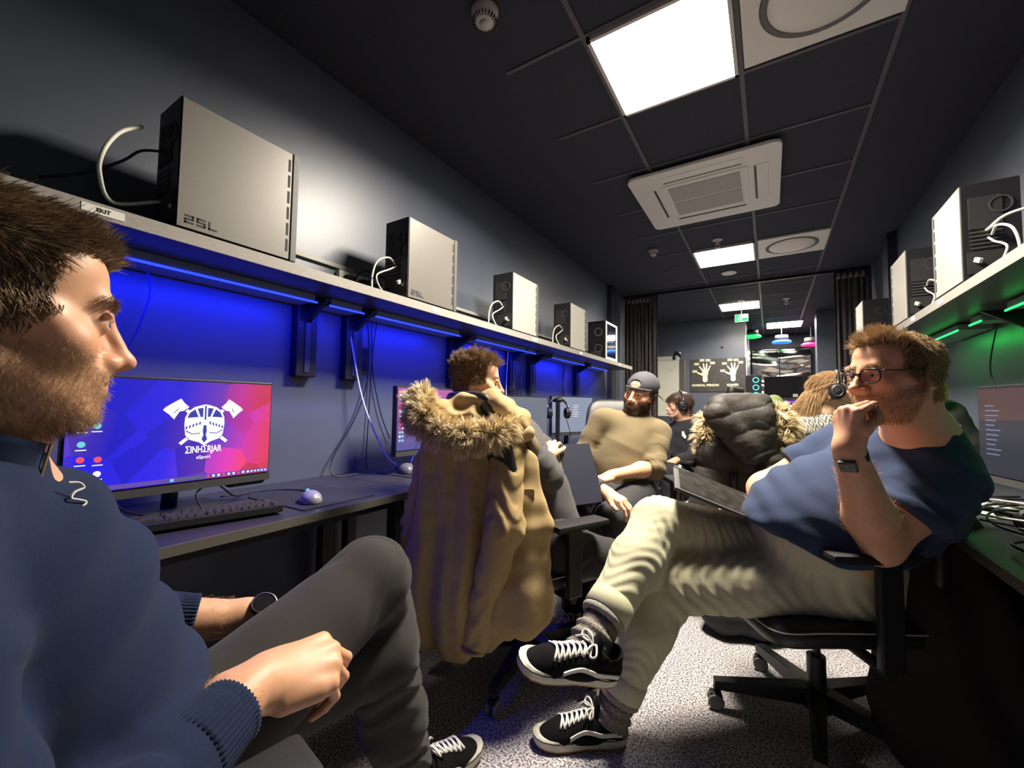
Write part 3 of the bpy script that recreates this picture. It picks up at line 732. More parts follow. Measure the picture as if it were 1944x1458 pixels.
# ---------------------------------------------------------------- anatomy
def head_sdf(S, c, R, sc_=1.0, p=None):
    """c: mid-point between the ears at eye height; R columns right, forward, up"""
    p = p or {}
    T = lambda x, y, z: c+R@(V3(x, y, z)*sc_)
    E = lambda x, y, z, a, b, d, k=.015, sub=False, M_=None: S.ell(T(x, y, z), V3(a, b, d)*sc_, R if M_ is None else R@M_, k*sc_, sub)
    K = lambda p0, p1, r0, r1, k=.012, sub=False: S.cap(T(*p0), T(*p1), r0*sc_, r1*sc_, k*sc_, sub=sub)
    jw = p.get('jaw', 1.0); nl = p.get('nose', 1.0)
    E(0, -.020, .032, .076, .094, .084); E(0, .036, .045, .062, .050, .052, .03)
    E(0, .030, -.030, .063*jw, .060, .070, .03)
    E(0, .040, -.070, .048*jw, .046, .034, .025)
    for s in (-1, 1):
        K((s*.060*jw, .0, -.055), (s*.022, .073, -.096), .014, .015, .025)
        E(s*.044, .058, -.028, .022, .022, .020, .02)
        K((s*.066, -.01, .0), (s*.060, .04, -.01), .012, .012, .02)
    E(0, .081, -.098, .020, .017, .017, .02)
    K((-.030, .078, .021), (.030, .078, .021), .0125, .0125, .018)
    for s in (-1, 1): E(s*.033, .100, .000, .019, .017, .0145, .014, True)
    K((0, .089, .012), (0, .112*nl, -.029), .0075, .0092, .012)
    E(0, .1135*nl, -.034, .0112, .0125, .0095, .008)
    K((0, .080, -.020), (0, .102, -.036), .013, .0105, .008)
    for s in (-1, 1):
        E(s*.0125, .0975, -.038, .0075, .0105, .0075, .006)
        E(s*.0065, .1045, -.0445, .0032, .0055, .003, .003, True)
        # lids
        E(s*.0315, .0780, -.001, .0150, .0135, .0128, .007)
        E(s*.0320, .0960, -.0005, .0120, .0140, p.get('eye', .0042), .003, True)
        K((s*.018, .0925, .0095), (s*.046, .086, .0085), .0032, .0028, .006)
    E(0, .084, -.062, .026, .016, .020, .02)
    K((-.017, .0945, -.0605), (.017, .0945, -.0605), .0042, .0042, .007); K((-.012, .0945, -.0715), (.012, .0945, -.0715), .0058, .0058, .007)
    K((-.023, .0975, -.0655), (.023, .0975, -.0655), .0014, .0014, .003, True)
    if p.get('ears', 1):
        for s in (-1, 1):
            M_ = np.array(Euler((math.radians(-12), 0, s*math.radians(-22))).to_matrix())
            E(s*.0805, -.012, -.012, .0065, .018, .031, .006, M_=M_)
            E(s*.0885, -.008, -.010, .0050, .010, .018, .004, True, M_=M_)
            E(s*.084, -.006, -.014, .004, .004, .007, .004)
    return T
def skin_colors(V, c, R, sc_, base, p=None):
    p = p or {}
    q = ((V-c)@R)/sc_; q[(np.abs(q) > .16).any(1)] = (0, 9, 9); col = np.tile(np.array(base, float), (len(V), 1))
    def blob(x, y, z, rx, ry, rz): return np.exp(-(((q[:, 0]-x)/rx)**2+((q[:, 1]-y)/ry)**2+((q[:, 2]-z)/rz)**2))
    lip = np.maximum(blob(0, .10, -.0615, .018, .014, .0040), blob(0, .10, -.0715, .015, .014, .0048))
    col += (np.array([.38, .13, .11])*1.1-col)*np.clip(lip, 0, 1)[:, None]*.6
    red = .5*(blob(.045, .07, -.03, .022, .04, .018)+blob(-.045, .07, -.03, .022, .04, .018))+.6*blob(0, .112, -.034, .014, .02, .012)+.5*(blob(.085, -.01, -.01, .02, .03, .035)+blob(-.085, -.01, -.01, .02, .03, .035))
    col *= 1-np.clip(red, 0, 1)[:, None]*np.array([.02, .22, .22])
    if 'beard' in p:
        bc = np.array(p['beard']); m = beard_mask(q); col += (bc-col)*(m*p.get('bstr', .6))[:, None]
    if 'brow' in p:
        m = np.maximum(blob(.031, .09, .0215, .019, .02, .0045), blob(-.031, .09, .0215, .019, .02, .0045)); col += (np.array(p['brow'])-col)*np.clip(m*1.1, 0, 1)[:, None]*.8
    if 'scalp' in p:
        m = hair_mask(q, p); col += (np.array(p['scalp'])-col)*m[:, None]
    nz = wav(V, 160, 2)*.04+wav(V, 60, 4)*.04; col *= (1+nz)[:, None]
    return np.clip(col, 0, 1)
def sst(x, a, b): t = np.clip((x-a)/(b-a), 0, 1); return t*t*(3-2*t)
def beard_mask(q):
    x, y, z = q.T; ax = np.abs(x); far = (np.abs(q) > .16).any(1)
    line = -.048+.35*np.clip(ax-.02, 0, .1)*.9             # upper edge rises to the ear
    m = sst(-z, -line-.006, -line+.008)*sst(y, -.012, .01)*(1-sst(-z, .118, .135))
    m *= 1-np.minimum(1, 1.3*np.exp(-((ax/.021)**2+((z+.066)/.0085)**2+((y-.10)/.03)**2)))
    m = np.where((z > -.055) & (ax < .026) & (z > -.047), 0, m)
    m[far] = 0
    return np.clip(m, 0, 1)
def hair_mask(q, p):
    x, y, z = q.T; ax = np.abs(x); far = (np.abs(q) > .16).any(1)
    hl = p.get('hairline', .072)
    top = sst(z, hl-.004-.9*np.clip(.045-y, 0, .06)-.25*np.clip(ax-.045, 0, .05), hl+.006-.9*np.clip(.045-y, 0, .06))
    side = sst(-y, -.046, -.032)*sst(z+.35*np.clip(-y+.01, -.05, .03), -.030, -.012)
    back = sst(-y, .022, .035)*sst(z, -.075, -.055)
    m = np.clip(np.maximum(np.maximum(top, side), back), 0, 1); m[far] = 0; return m
def strands(V, N, dirf, lenf, keep, n, r=.0007, segs=5, seed=1, name='hair', m=None, parent=None, grav=0.0, jit=.3, root=0.0, clump=0, sides=3, tri=None, curl=0):
    """many thin tapered hairs growing from surface vertices"""
    rs = np.random.RandomState(seed); ids = np.where(keep > rs.rand(len(V)))[0]
    if len(ids) == 0: return None
    ids = rs.choice(ids, n, replace=True)
    P = V[ids]+rs.randn(n, 3)*.0018; Nn = N[ids]; D = dirf(P, Nn); D = D+jit*rs.randn(n, 3)*np.linalg.norm(D, axis=1, keepdims=True)
    D /= np.linalg.norm(D, axis=1, keepdims=True)+1e-9; L = lenf(P)*(1+.25*rs.randn(n).clip(-1.5, 1.5))
    if clump:
        cid = rs.choice(n, max(1, n//clump)); CP = P[cid]
        near = np.empty(n, int)
        for i in range(0, n, 500):
            near[i:i+500] = np.argmin(((P[i:i+500, None]-CP[None])**2).sum(-1), 1)
        tipT = CP[near]+D[cid][near]*L[cid][near][:, None]
    t = np.linspace(0, 1, segs); pts = []
    ph = rs.uniform(0, 6.28, n); side = np.cross(D, Nn+1e-3); side /= np.linalg.norm(side, axis=1, keepdims=True)+1e-9
    for k, tt in enumerate(t):
        q = P-root*Nn+D*(L*tt)[:, None]; q = q+np.array([0, 0, -grav])*(tt*tt)*L[:, None]
        if curl: q = q+side*(curl*L*np.sin(ph+tt*5))[:, None]*tt
        if clump: q = q+(tipT-(P+D*L[:, None]))*(.65*tt**1.5)
        pts.append(q)
    pts = np.stack(pts, 1)                                  # n, segs, 3
    side = np.cross(D, Nn+1e-3); side /= np.linalg.norm(side, axis=1, keepdims=True)+1e-9; oth = np.cross(D, side)
    rad = r*(1-.85*t**1.5)*1.0
    ring = [side*math.cos(2*PI*j/sides)+oth*math.sin(2*PI*j/sides) for j in range(sides)]
    VV = np.stack([np.stack([pts[:, k]+rad[k]*ring[j] for j in range(sides)], 1) for k in range(segs)], 1).reshape(-1, 3)
    base = (np.arange(n)*segs*sides)[:, None, None]; F = []
    k, j = np.meshgrid(np.arange(segs-1), np.arange(sides), indexing='ij'); k = k.ravel(); j = j.ravel(); j2 = (j+1) % sides
    q = np.stack([k*sides+j, k*sides+j2, (k+1)*sides+j2, (k+1)*sides+j], 1)
    Q = (base+q[None]).reshape(-1, 4)
    shade = np.repeat(.75+.5*rs.rand(n), segs*sides)
    colr = np.array(m.get('c') if isinstance(m, dict) else (1, 1, 1)) if False else None
    o = mesh_obj(name, VV, Q, m, parent, col=np.stack([shade]*3, 1))
    o['kind'] = 'stuff' if False else o.get('kind', '')
    if o['kind'] == '': del o['kind']
    return o
def hair_mat(name, col, rough=.45):
    if name in MATS: return MATS[name]
    m = mat(name, col, .6, spec=.18); nt = m.node_tree; b = nt.nodes['Principled BSDF']
    a = nt.nodes.new('ShaderNodeAttribute'); a.attribute_name = 'Col'; mx = nt.nodes.new('ShaderNodeMix'); mx.data_type = 'RGBA'; mx.blend_type = 'MULTIPLY'; mx.inputs[0].default_value = 1
    mx.inputs[6].default_value = (*col, 1); nt.links.new(a.outputs['Color'], mx.inputs[7]); nt.links.new(mx.outputs[2], b.inputs['Base Color'])
    return m
def eyes(parent, T, R, sc_, gaze, iris=(.12, .16, .2)):
    mw = mat('eye_white', (.62, .58, .54), .15); mi = mat('iris_%02d' % int(iris[2]*100), iris, .15); mp = mat('pupil', (.005, .005, .005), .1)
    for s in (-1, 1):
        c = T(s*.0315, .0785, -.001); g = basis(nrm(gaze)); r = .0120*sc_
        mb = MB(); pr = [(r*math.sin(a), r*math.cos(a)) for a in np.linspace(.0001, PI-.0001, 22)]
        mb.lathe(pr, 24, cap=False, R=g, T=c)
        o = mb.build('eye', mw, parent, smooth=True, world=True); 
        MB().lathe([(r*math.sin(a)*1.012, r*math.cos(a)*1.012) for a in np.linspace(.0001, .46, 6)], 20, cap=False, R=g, T=c).build('iris', mi, o, smooth=True).location = [0, 0, 0]
        q = o.children[0]; vv = np.zeros(len(q.data.vertices)*3); q.data.vertices.foreach_get('co', vv); q.data.vertices.foreach_set('co', (vv.reshape(-1, 3)-root_loc(parent)).ravel())
        mb = MB().lathe([(r*math.sin(a)*1.022, r*math.cos(a)*1.022) for a in np.linspace(.0001, .20, 4)], 16, cap=False, R=g, T=c); q = mb.build('pupil', mp, o, smooth=True)
        vv = np.zeros(len(q.data.vertices)*3); q.data.vertices.foreach_get('co', vv); q.data.vertices.foreach_set('co', (vv.reshape(-1, 3)-root_loc(parent)).ravel())
def hand_sdf(S, w, R, side=1, curl=(.4, .5, .3), sc_=1.0, spread=.12, curls=None, thumb=None, k=.007):
    """w wrist; R columns x = towards the thumb, y = towards the fingers, z = back of the hand"""
    T = lambda p: w+R@(V3(*p)*sc_)
    kn = [(.031, .088, -.002), (.011, .094, .002), (-.009, .090, .001), (-.028, .081, -.004)]
    ln = [(.042, .026, .021), (.046, .030, .022), (.042, .028, .021), (.033, .021, .018)]
    rr = [.0090, .0091, .0086, .0076]; S.cap(T((0, -.03, 0)), T((0, .02, 0)), .025*sc_, .026*sc_, .02, flat=R[:, 2], fs=.78)
    for i, q in enumerate(kn):
        S.cap(T((q[0]*.55, .012, -.002)), T(q), .0165*sc_, .0118*sc_, .012*sc_)
        cs = curls[i] if curls else curl; a = 0; p0 = np.array(q, float); yaw = spread*(1.5-i)/1.5*-1*-1
        for j in range(3):
            a += cs[j]; d = V3(math.sin(yaw)*math.cos(a), math.cos(yaw)*math.cos(a), -math.sin(a)); p1 = p0+d*ln[i][j]
            S.cap(T(p0), T(p1), rr[i]*(1-.10*j)*sc_, rr[i]*(1-.10*(j+1))*sc_, .002*sc_ if j else .0035*sc_); p0 = p1
    S.cap(T((.018, .02, -.008)), T((.036, .052, -.016)), .018*sc_, .0135*sc_, .012)
    th = thumb or [(.036, .052, -.016), (.056, .080, -.022), (.062, .104, -.026)]
    S.cap(T(th[0]), T(th[1]), .0125*sc_, .0108*sc_, .006); S.cap(T(th[1]), T(th[2]), .0106*sc_, .0088*sc_, .004)
    S.cap(T((-.028, .025, -.008)), T((-.03, .065, -.006)), .013*sc_, .012*sc_, .01)
def body_mesh(S, h, fine, col, parent, m, smooth=1, name='body'):
    """skin surface; quads whose centre passes fine() are refined onto the exact surface"""
    V, Q = S.mesh(h, smooth=0)
    V = project(S, V, 1, .001)
    poly = []
    if fine is not None:
        mk = fine(V[Q].mean(1)); V, Q, poly = subdivide(V, Q, mk)
        mv = fine(V); V[mv] = project(S, V[mv], 2)
    c = col(V) if callable(col) else np.tile(np.array(col, float), (len(V), 1))
    o = mesh_obj(name, V, Q, m, parent, col=c, poly=poly)
    return o, V, Q
# ================================================================ swivel chairs
m_leather = mat('black_leather', (.018, .017, .017), .38, bump=.15, bscale=350)
m_mesh = mat('chair_mesh', (.02, .02, .022), .75, noise=.3, nscale=400)
m_stitch = mat('white_stitching', (.55, .55, .5), .6)
m_wheel = mat('wheel_grey', (.16, .155, .15), .5)
m_pad = mat('arm_pad', (.014, .014, .015), .65, spec=.3, bump=.1, bscale=500)
def swivel_chair(x, y, rz, label, seat_z=.45, base_a=None, back=True, arms=(1, 1), back_h=.58, seat_m=None, back_m=None, trim=None, arm_z=.21, arm_fwd=0.0, back_w=.46, headrest=False, tilt=.16, grp='swivel chairs', arm_x=.275):
    t = thing('swivel_chair', label, 'chair', (x, y, 0), 0, grp)
    R = rotz(rz); seat_m = seat_m or m_leather; back_m = back_m or m_leather
    def rot(mb): mb.v = (np.array(mb.v) @ R.T).tolist(); return mb
    ba = rz if base_a is None else base_a
    hub = MB(); hub.lathe([(.045, .07), (.05, .09), (.045, .13), (.03, .14)], 24); hub.cyl((0, 0, .13), (0, 0, .24), .028, 20); hub.build('base_hub', m_black, t, auto=35)
    MB().cyl((0, 0, .2), (0, 0, seat_z-.09), .014, 16).build('gas_lift', m_chrome, t, smooth=True)
    for k in range(5):
        a = ba+k*2*PI/5; d = V2 = np.array([math.cos(a), math.sin(a), 0]); n = np.array([-d[1], d[0], 0])
        P0 = d*.03+[0, 0, .11]; P1 = d*.32+[0, 0, .085]
        vs = []
        for P, w, h in ((P0, .026, .028), (P1, .017, .014)):
            for sn, sh in ((-1, -1), (1, -1), (1, 1), (-1, 1)): vs.append(P+n*w*sn+np.array([0, 0, h*sh]))
        MB().add(vs, [[0, 1, 2, 3], [7, 6, 5, 4], [0, 4, 5, 1], [1, 5, 6, 2], [2, 6, 7, 3], [3, 7, 4, 0]]).build('base_leg', m_black, t)
        c = d*.315; cs = MB().cyl(c+[0, 0, .08], c+[0, 0, .045], .008, 10); ax = nrm(n*math.cos(k*1.3)+d*math.sin(k*1.3))
        cs.box(c+np.array([0, 0, .046]), (.04, .03, .022), R=basis((0, 0, 1), ax), bev=.004)
        co = cs.build('caster', m_black, t)
        for sd in (-1, 1):
            pr = [(.0001, 0), (.018, 0), (.026, .004), (.027, .014), (.024, .018), (.0001, .018)]
            MB().lathe(pr, 20, R=basis(ax*sd), T=c+ax*sd*.004+np.array([0, 0, .0275])).build('wheel', m_wheel, co, auto=40)
    mech = MB(); mech.box((0, .02, seat_z-.085), (.18, .24, .035), bev=.01); mech.tube([(.09, .05, seat_z-.085), (.24, .06, seat_z-.09)], .006, 8); rot(mech).build('tilt_mechanism', m_black, t)
    # seat
    def seatF(w, l, h, z, cy, waterfall=.02):
        def F(u, v):
            th = u*2*PI; cx = math.cos(th); sy = math.sin(th); e = .28
            px = math.copysign(abs(cx)**e, cx)*w/2; py = math.copysign(abs(sy)**e, sy)*l/2
            phi = (v-.5)*PI; rr = abs(math.cos(phi))**.35; zz = math.copysign(abs(math.sin(phi))**.6, phi)*h/2
            px *= rr; py *= rr
            return (px, py+cy, z+zz-waterfall*max(0, (py/(l/2)))**3+.012*(px/(w/2))**2)
        return F
    s_ = MB().grid(seatF(.50, .49, .085, seat_z-.04, .02), 64, 16); so = rot(s_).build('seat', seat_m, t, smooth=True)
    for dz in (.004, ):
        P = [seatF(.505, .495, .08, seat_z-.018, .02)(k/60, .5) for k in range(60)]
        rot(MB().tube(P, .0022, 5, closed=True)).build('seam', trim or m_stitch, so, smooth=True)
    if back:
        ct, st = math.cos(tilt), math.sin(tilt)
        def BF(u, v):
            a = u*2*PI; e = .35; cx = math.cos(a); sz = math.sin(a)
            px = math.copysign(abs(cx)**e, cx)*back_w/2; pz = math.copysign(abs(sz)**e, sz)*back_h/2
            phi = (v-.5)*PI; rr = abs(math.cos(phi))**.4; yy = math.copysign(abs(math.sin(phi))**.7, phi)*.035
            px *= rr*(1-.12*(pz/(back_h/2))); pz *= rr
            zz = pz+back_h/2; y_ = yy+.5*px*px+.03*math.sin(zz/back_h*PI)
            return (px, -.235+y_*ct-zz*st, seat_z+.06+zz*ct)
        bo = rot(MB().grid(BF, 64, 16)).build('backrest', back_m, t, smooth=True)
        sp = MB().tube([(0, -.02, seat_z-.09), (0, -.24, seat_z-.08), (0, -.31, seat_z+.0), (0, -.33, seat_z+.3)], [.022, .022, .02, .016], 10, smooth=6); rot(sp).build('back_support', m_black, t, smooth=True)
        if headrest:
            zz = back_h+.08
            rot(MB().box((0, -.235-zz*st+.01, seat_z+.06+zz*ct), (.30, .07, .15), R=euler(tilt, 0, 0), bev=.03)).build('headrest', back_m, t, smooth=True)
    for s, on in ((-1, arms[0]), (1, arms[1])):
        if not on: continue
        z = seat_z+arm_z
        ar = MB().box((s*arm_x, -.0, (seat_z-.09+z)/2), (.022, .065, z-seat_z+.07), bev=.006); ar.tube([(s*.12, 0, seat_z-.09), (s*arm_x, 0, seat_z-.09)], .016, 8)
        ao = rot(ar).build('armrest', m_black, t)
        pd = MB().box((s*(arm_x), .02+arm_fwd, z+.012), (.085, .25, .026), bev=.011)
        rot(pd).build('arm_pad', m_pad, ao, auto=50)
    return t
swivel_chair(.12, 1.80, math.radians(120), 'black leather swivel chair with white stitching under the bespectacled man', .45, math.radians(195), arm_z=.215, arm_fwd=.03, arm_x=.30)
swivel_chair(-.80, .10, math.radians(-10), 'black swivel chair under the seated man in a navy quarter-zip', .47, math.radians(40), arm_z=.165, arm_fwd=.13)
swivel_chair(-.87, 1.56, math.radians(-25), 'black swivel chair with a tan fur-hooded parka hung over its back', 46e-2, math.radians(-84), back_h=.62, arm_z=.17)
swivel_chair(-.74, 2.50, math.radians(208), 'black leather swivel chair with high back under the man in a backwards cap', .46, math.radians(20), back_h=.62, arm_z=.18)
swivel_chair(-.56, 3.72, math.radians(80), 'black and white swivel chair under the child in a headset', .44, math.radians(10), trim=mat('trim_white', (.6, .6, .62), .4), headrest=True, back_h=.6)
swivel_chair(-.14, 2.66, math.radians(-3), 'swivel chair hidden under the black puffer jacket', .46, math.radians(30), back_h=.52, back_w=.38, arms=(0, 0))
swivel_chair(.34, 2.92, math.radians(-80), 'swivel chair under the person in a patterned knit sweater', .46, math.radians(0), back_h=.34, arms=(0, 0))
# ================================================================ people
m_skin = mat('skin', (.6, .35, .25), .48, attr='Col', sss=.08, bump=.06, bscale=900)
SK = (.60, .36, .255)
def A(px, py, D): return at(px, py, D=D)
def hit(S, px, py, D0, off=.002, D1=4):
    d = (A(px, py, 1)-CAM); t = D0
    while t < D1:
        v = S.at((CAM+d*t)[None])[0]
        if v < off: break
        t += max(v*.6, .001)
    return CAM+d*t
def fore(el, wr, c, r0, r1):
    d = nrm(wr-el); Z = SDF(); Z.cap(el, c+d*.03, r0, r1-(r0-r1)*.1, .01); Z.plane(c, d, .003); return Z
def arm(S, sh, el, wr, r=(.058, .048, .044, .028), k=.03):
    sh, el, wr = V3(*sh), V3(*el), V3(*wr); m1 = sh*.55+el*.45; m2 = el*.7+wr*.3
    S.cap(sh, m1, r[0], r[1], k); S.cap(m1, el, r[1], r[2]*.95, k); S.cap(el, m2, r[2]*.95, r[2], k); S.cap(m2, wr, r[2], r[3], k)
def leg(S, hp, kn, an, r=(.085, .062, .058, .040), k=.04, seat=0):
    hp, kn, an = V3(*hp), V3(*kn), V3(*an); m1 = kn*.65+an*.35
    S.cap(hp, kn, r[0], r[1], k); S.cap(kn, m1, r[1]*.95, r[2], k); S.cap(m1, an, r[2], r[3], k)
def cloth_obj(S, h, name, m, parent, folds=None, smooth=1, infl=0):
    V, Q = S.mesh(h, smooth=smooth, infl=infl)
    if folds is not None:
        N = vnormals(V, Q); V = V+N*folds(V)[:, None]
    return mesh_obj(name, V, Q, m, parent), V, Q

# ---------------------------------------------------------------- shoes
def shoe(parent_t, heel, toe, up, colour, name='shoe', stripe=True, L=.30, high=.0):
    """heel/toe: points on the sole underside; returns the shoe with sole, stripe and laces as children"""
    heel, toe = V3(*heel), V3(*toe); f = nrm(toe-heel); R = frame(f, up); T = lambda x, y, z: heel+R@V3(x, y, z)
    YS = [0, .006, .02, .05, .10, .14, .19, .235, .27, .29, .298, .30]; WS = [.0, .014, .027, .034, .0335, .035, .043, .046, .040, .027, .012, 0]
    S = SDF(); fl = R[:, 0]
    S.cap(T(0, .042, .040), T(0, .13, .042), .033, .033, .02); S.cap(T(0, .12, .036), T(0, .215, .028), .036, .038, .03)
    S.ell(T(0, .235, .026), (.042, .052, .032), R, .02); S.cap(T(0, .036, .05), T(0, .048, .090+high), .031, .032, .02); S.cap(T(0, .085, .066), T(0, .20, .036), .034, .034, .03)
    S.plane(T(0, 0, .016), -R[:, 2], .003); S.cap(T(0, .052, .085), T(0, .062, .16+high), .029, .034, .006, sub=True)
    V, Q = S.mesh(.004, 1); o = mesh_obj(name, V, Q, m_suede, parent_t)
    P = [(np.interp(y, YS, WS), y) for y in np.interp(np.linspace(0, 11, 45), range(12), YS)]; P = P+[(-x, y) for x, y in P[-2:0:-1]]; n = len(P)
    def ring(sc1, z, grow=0): return [T(x*sc1+grow*np.sign(x), .15+(y-.15)*(sc1+grow/.15), z+.007*max(0, (y-.21)/.09)**2) for x, y in P]
    mb = MB(); vs = []
    for sc1, z in ((.97, .003), (1.02, .008), (1.03, .030), (.97, .034), (.85, .030)): vs += ring(sc1, z)
    fs = [[i*n+j, i*n+(j+1) % n, (i+1)*n+(j+1) % n, (i+1)*n+j] for i in range(4) for j in range(n)]+[list(range(n))[::-1], [4*n+j for j in range(n)]]
    mb.add(vs, fs); so = mb.build('sole', m_sole, o, world=True, auto=35)
    mb = MB(); mb.add(ring(.985, 0)+ring(.985, .005), [list(range(n))[::-1]]+[[j, (j+1) % n, n+(j+1) % n, n+j] for j in range(n)]); mb.build('outsole', m_gum, so, world=True)
    rg = ring(1.032, .0285); MB().tube(rg, .0014, 5, closed=True).build('foxing_stripe', m_suede, so, world=True)
    def onsurf(x, y, z, off=.0015):
        p = T(x, y, z)[None]
        for _ in range(14):
            d = S.at(p)[0]; g = np.array([S.at(p+np.eye(3)[i]*.001)[0]-S.at(p-np.eye(3)[i]*.001)[0] for i in range(3)]); g = g/(np.linalg.norm(g)+1e-9); p = p-g*np.clip(d-off, -.008, .008)
        return p[0]
    if stripe:
        for s in (-1, 1):
            pts = [onsurf(s*.06, y, z) for y, z in ((.190, .046), (.170, .060), (.145, .070), (.115, .064), (.09, .054), (.05, .050), (.015, .050))]
            c = catmull(pts, 6); mb = MB()
            a = [p+R[:, 2]*.0058 for p in c]; b_ = [p-R[:, 2]*.0058 for p in c]; nn = s*R[:, 0]*.004
            k = len(c); vs = a+b_+[p+nn for p in a]+[p+nn for p in b_]
            mb.add(vs, [[i, i+1, k+i+1, k+i] for i in range(k-1)]+[[2*k+i, 3*k+i, 3*k+i+1, 2*k+i+1] for i in range(k-1)]+[[i, 2*k+i, 2*k+i+1, i+1] for i in range(k-1)]+[[k+i, k+i+1, 3*k+i+1, 3*k+i] for i in range(k-1)])
            mb.build('side_stripe', m_lace, o, world=True)
    mb = MB()
    for i in range(6):
        y = .130+.015*i; z = .092-.0075*i
        q = [onsurf(-.022, y, z, .002), onsurf(-.008, y+.004, z+.02, .0045), onsurf(.008, y+.006, z+.02, .0045), onsurf(.022, y+.012, z, .002)]
        mb.tube(q, .0036, 6, smooth=3)
        q = [onsurf(.022, y, z, .002), onsurf(.008, y+.004, z+.02, .0045), onsurf(-.008, y+.006, z+.02, .0045), onsurf(-.022, y+.012, z, .002)]
        mb.tube(q, .0036, 6, smooth=3)
    for s in (-1, 1):
        b0 = onsurf(0, .115, .12, .004); mb.tube([b0, b0+R@V3(s*.02, .005, .018), b0+R@V3(s*.045, .012, .008), b0+R@V3(s*.035, .02, -.004), b0+R@V3(s*.008, .008, .003)], .003, 6, smooth=4)
        mb.tube([b0, b0+R@V3(s*.018, .02, .012), b0+R@V3(s*.034, .04, -.008)], .0028, 6, smooth=4)
    mb.build('laces', m_lace, o, world=True, smooth=True)
    # tongue and seams
    S2 = SDF(); S2.cap(T(0, .108, .080), T(0, .096, .118), .026, .024, .01, flat=f, fs=.35); V, Q = S2.mesh(.004, 1); mesh_obj('tongue', V, Q, m_suede, o)
    return o
m_suede = mat('black_suede', (.006, .0055, .006), .95, spec=.15, sheen=.02, noise=.3, nscale=300)
m_sole = mat('sole_white', (.55, .53, .44), .55, noise=.15, nscale=40)
m_gum = mat('sole_gum', (.42, .20, .12), .6, bump=.8, bscale=250)
m_lace = mat('lace_white', (.68, .67, .62), .8)
m_sock = mat('wool_sock', (.30, .27, .22), .95, noise=.55, nscale=220, bump=.9, bscale=350)

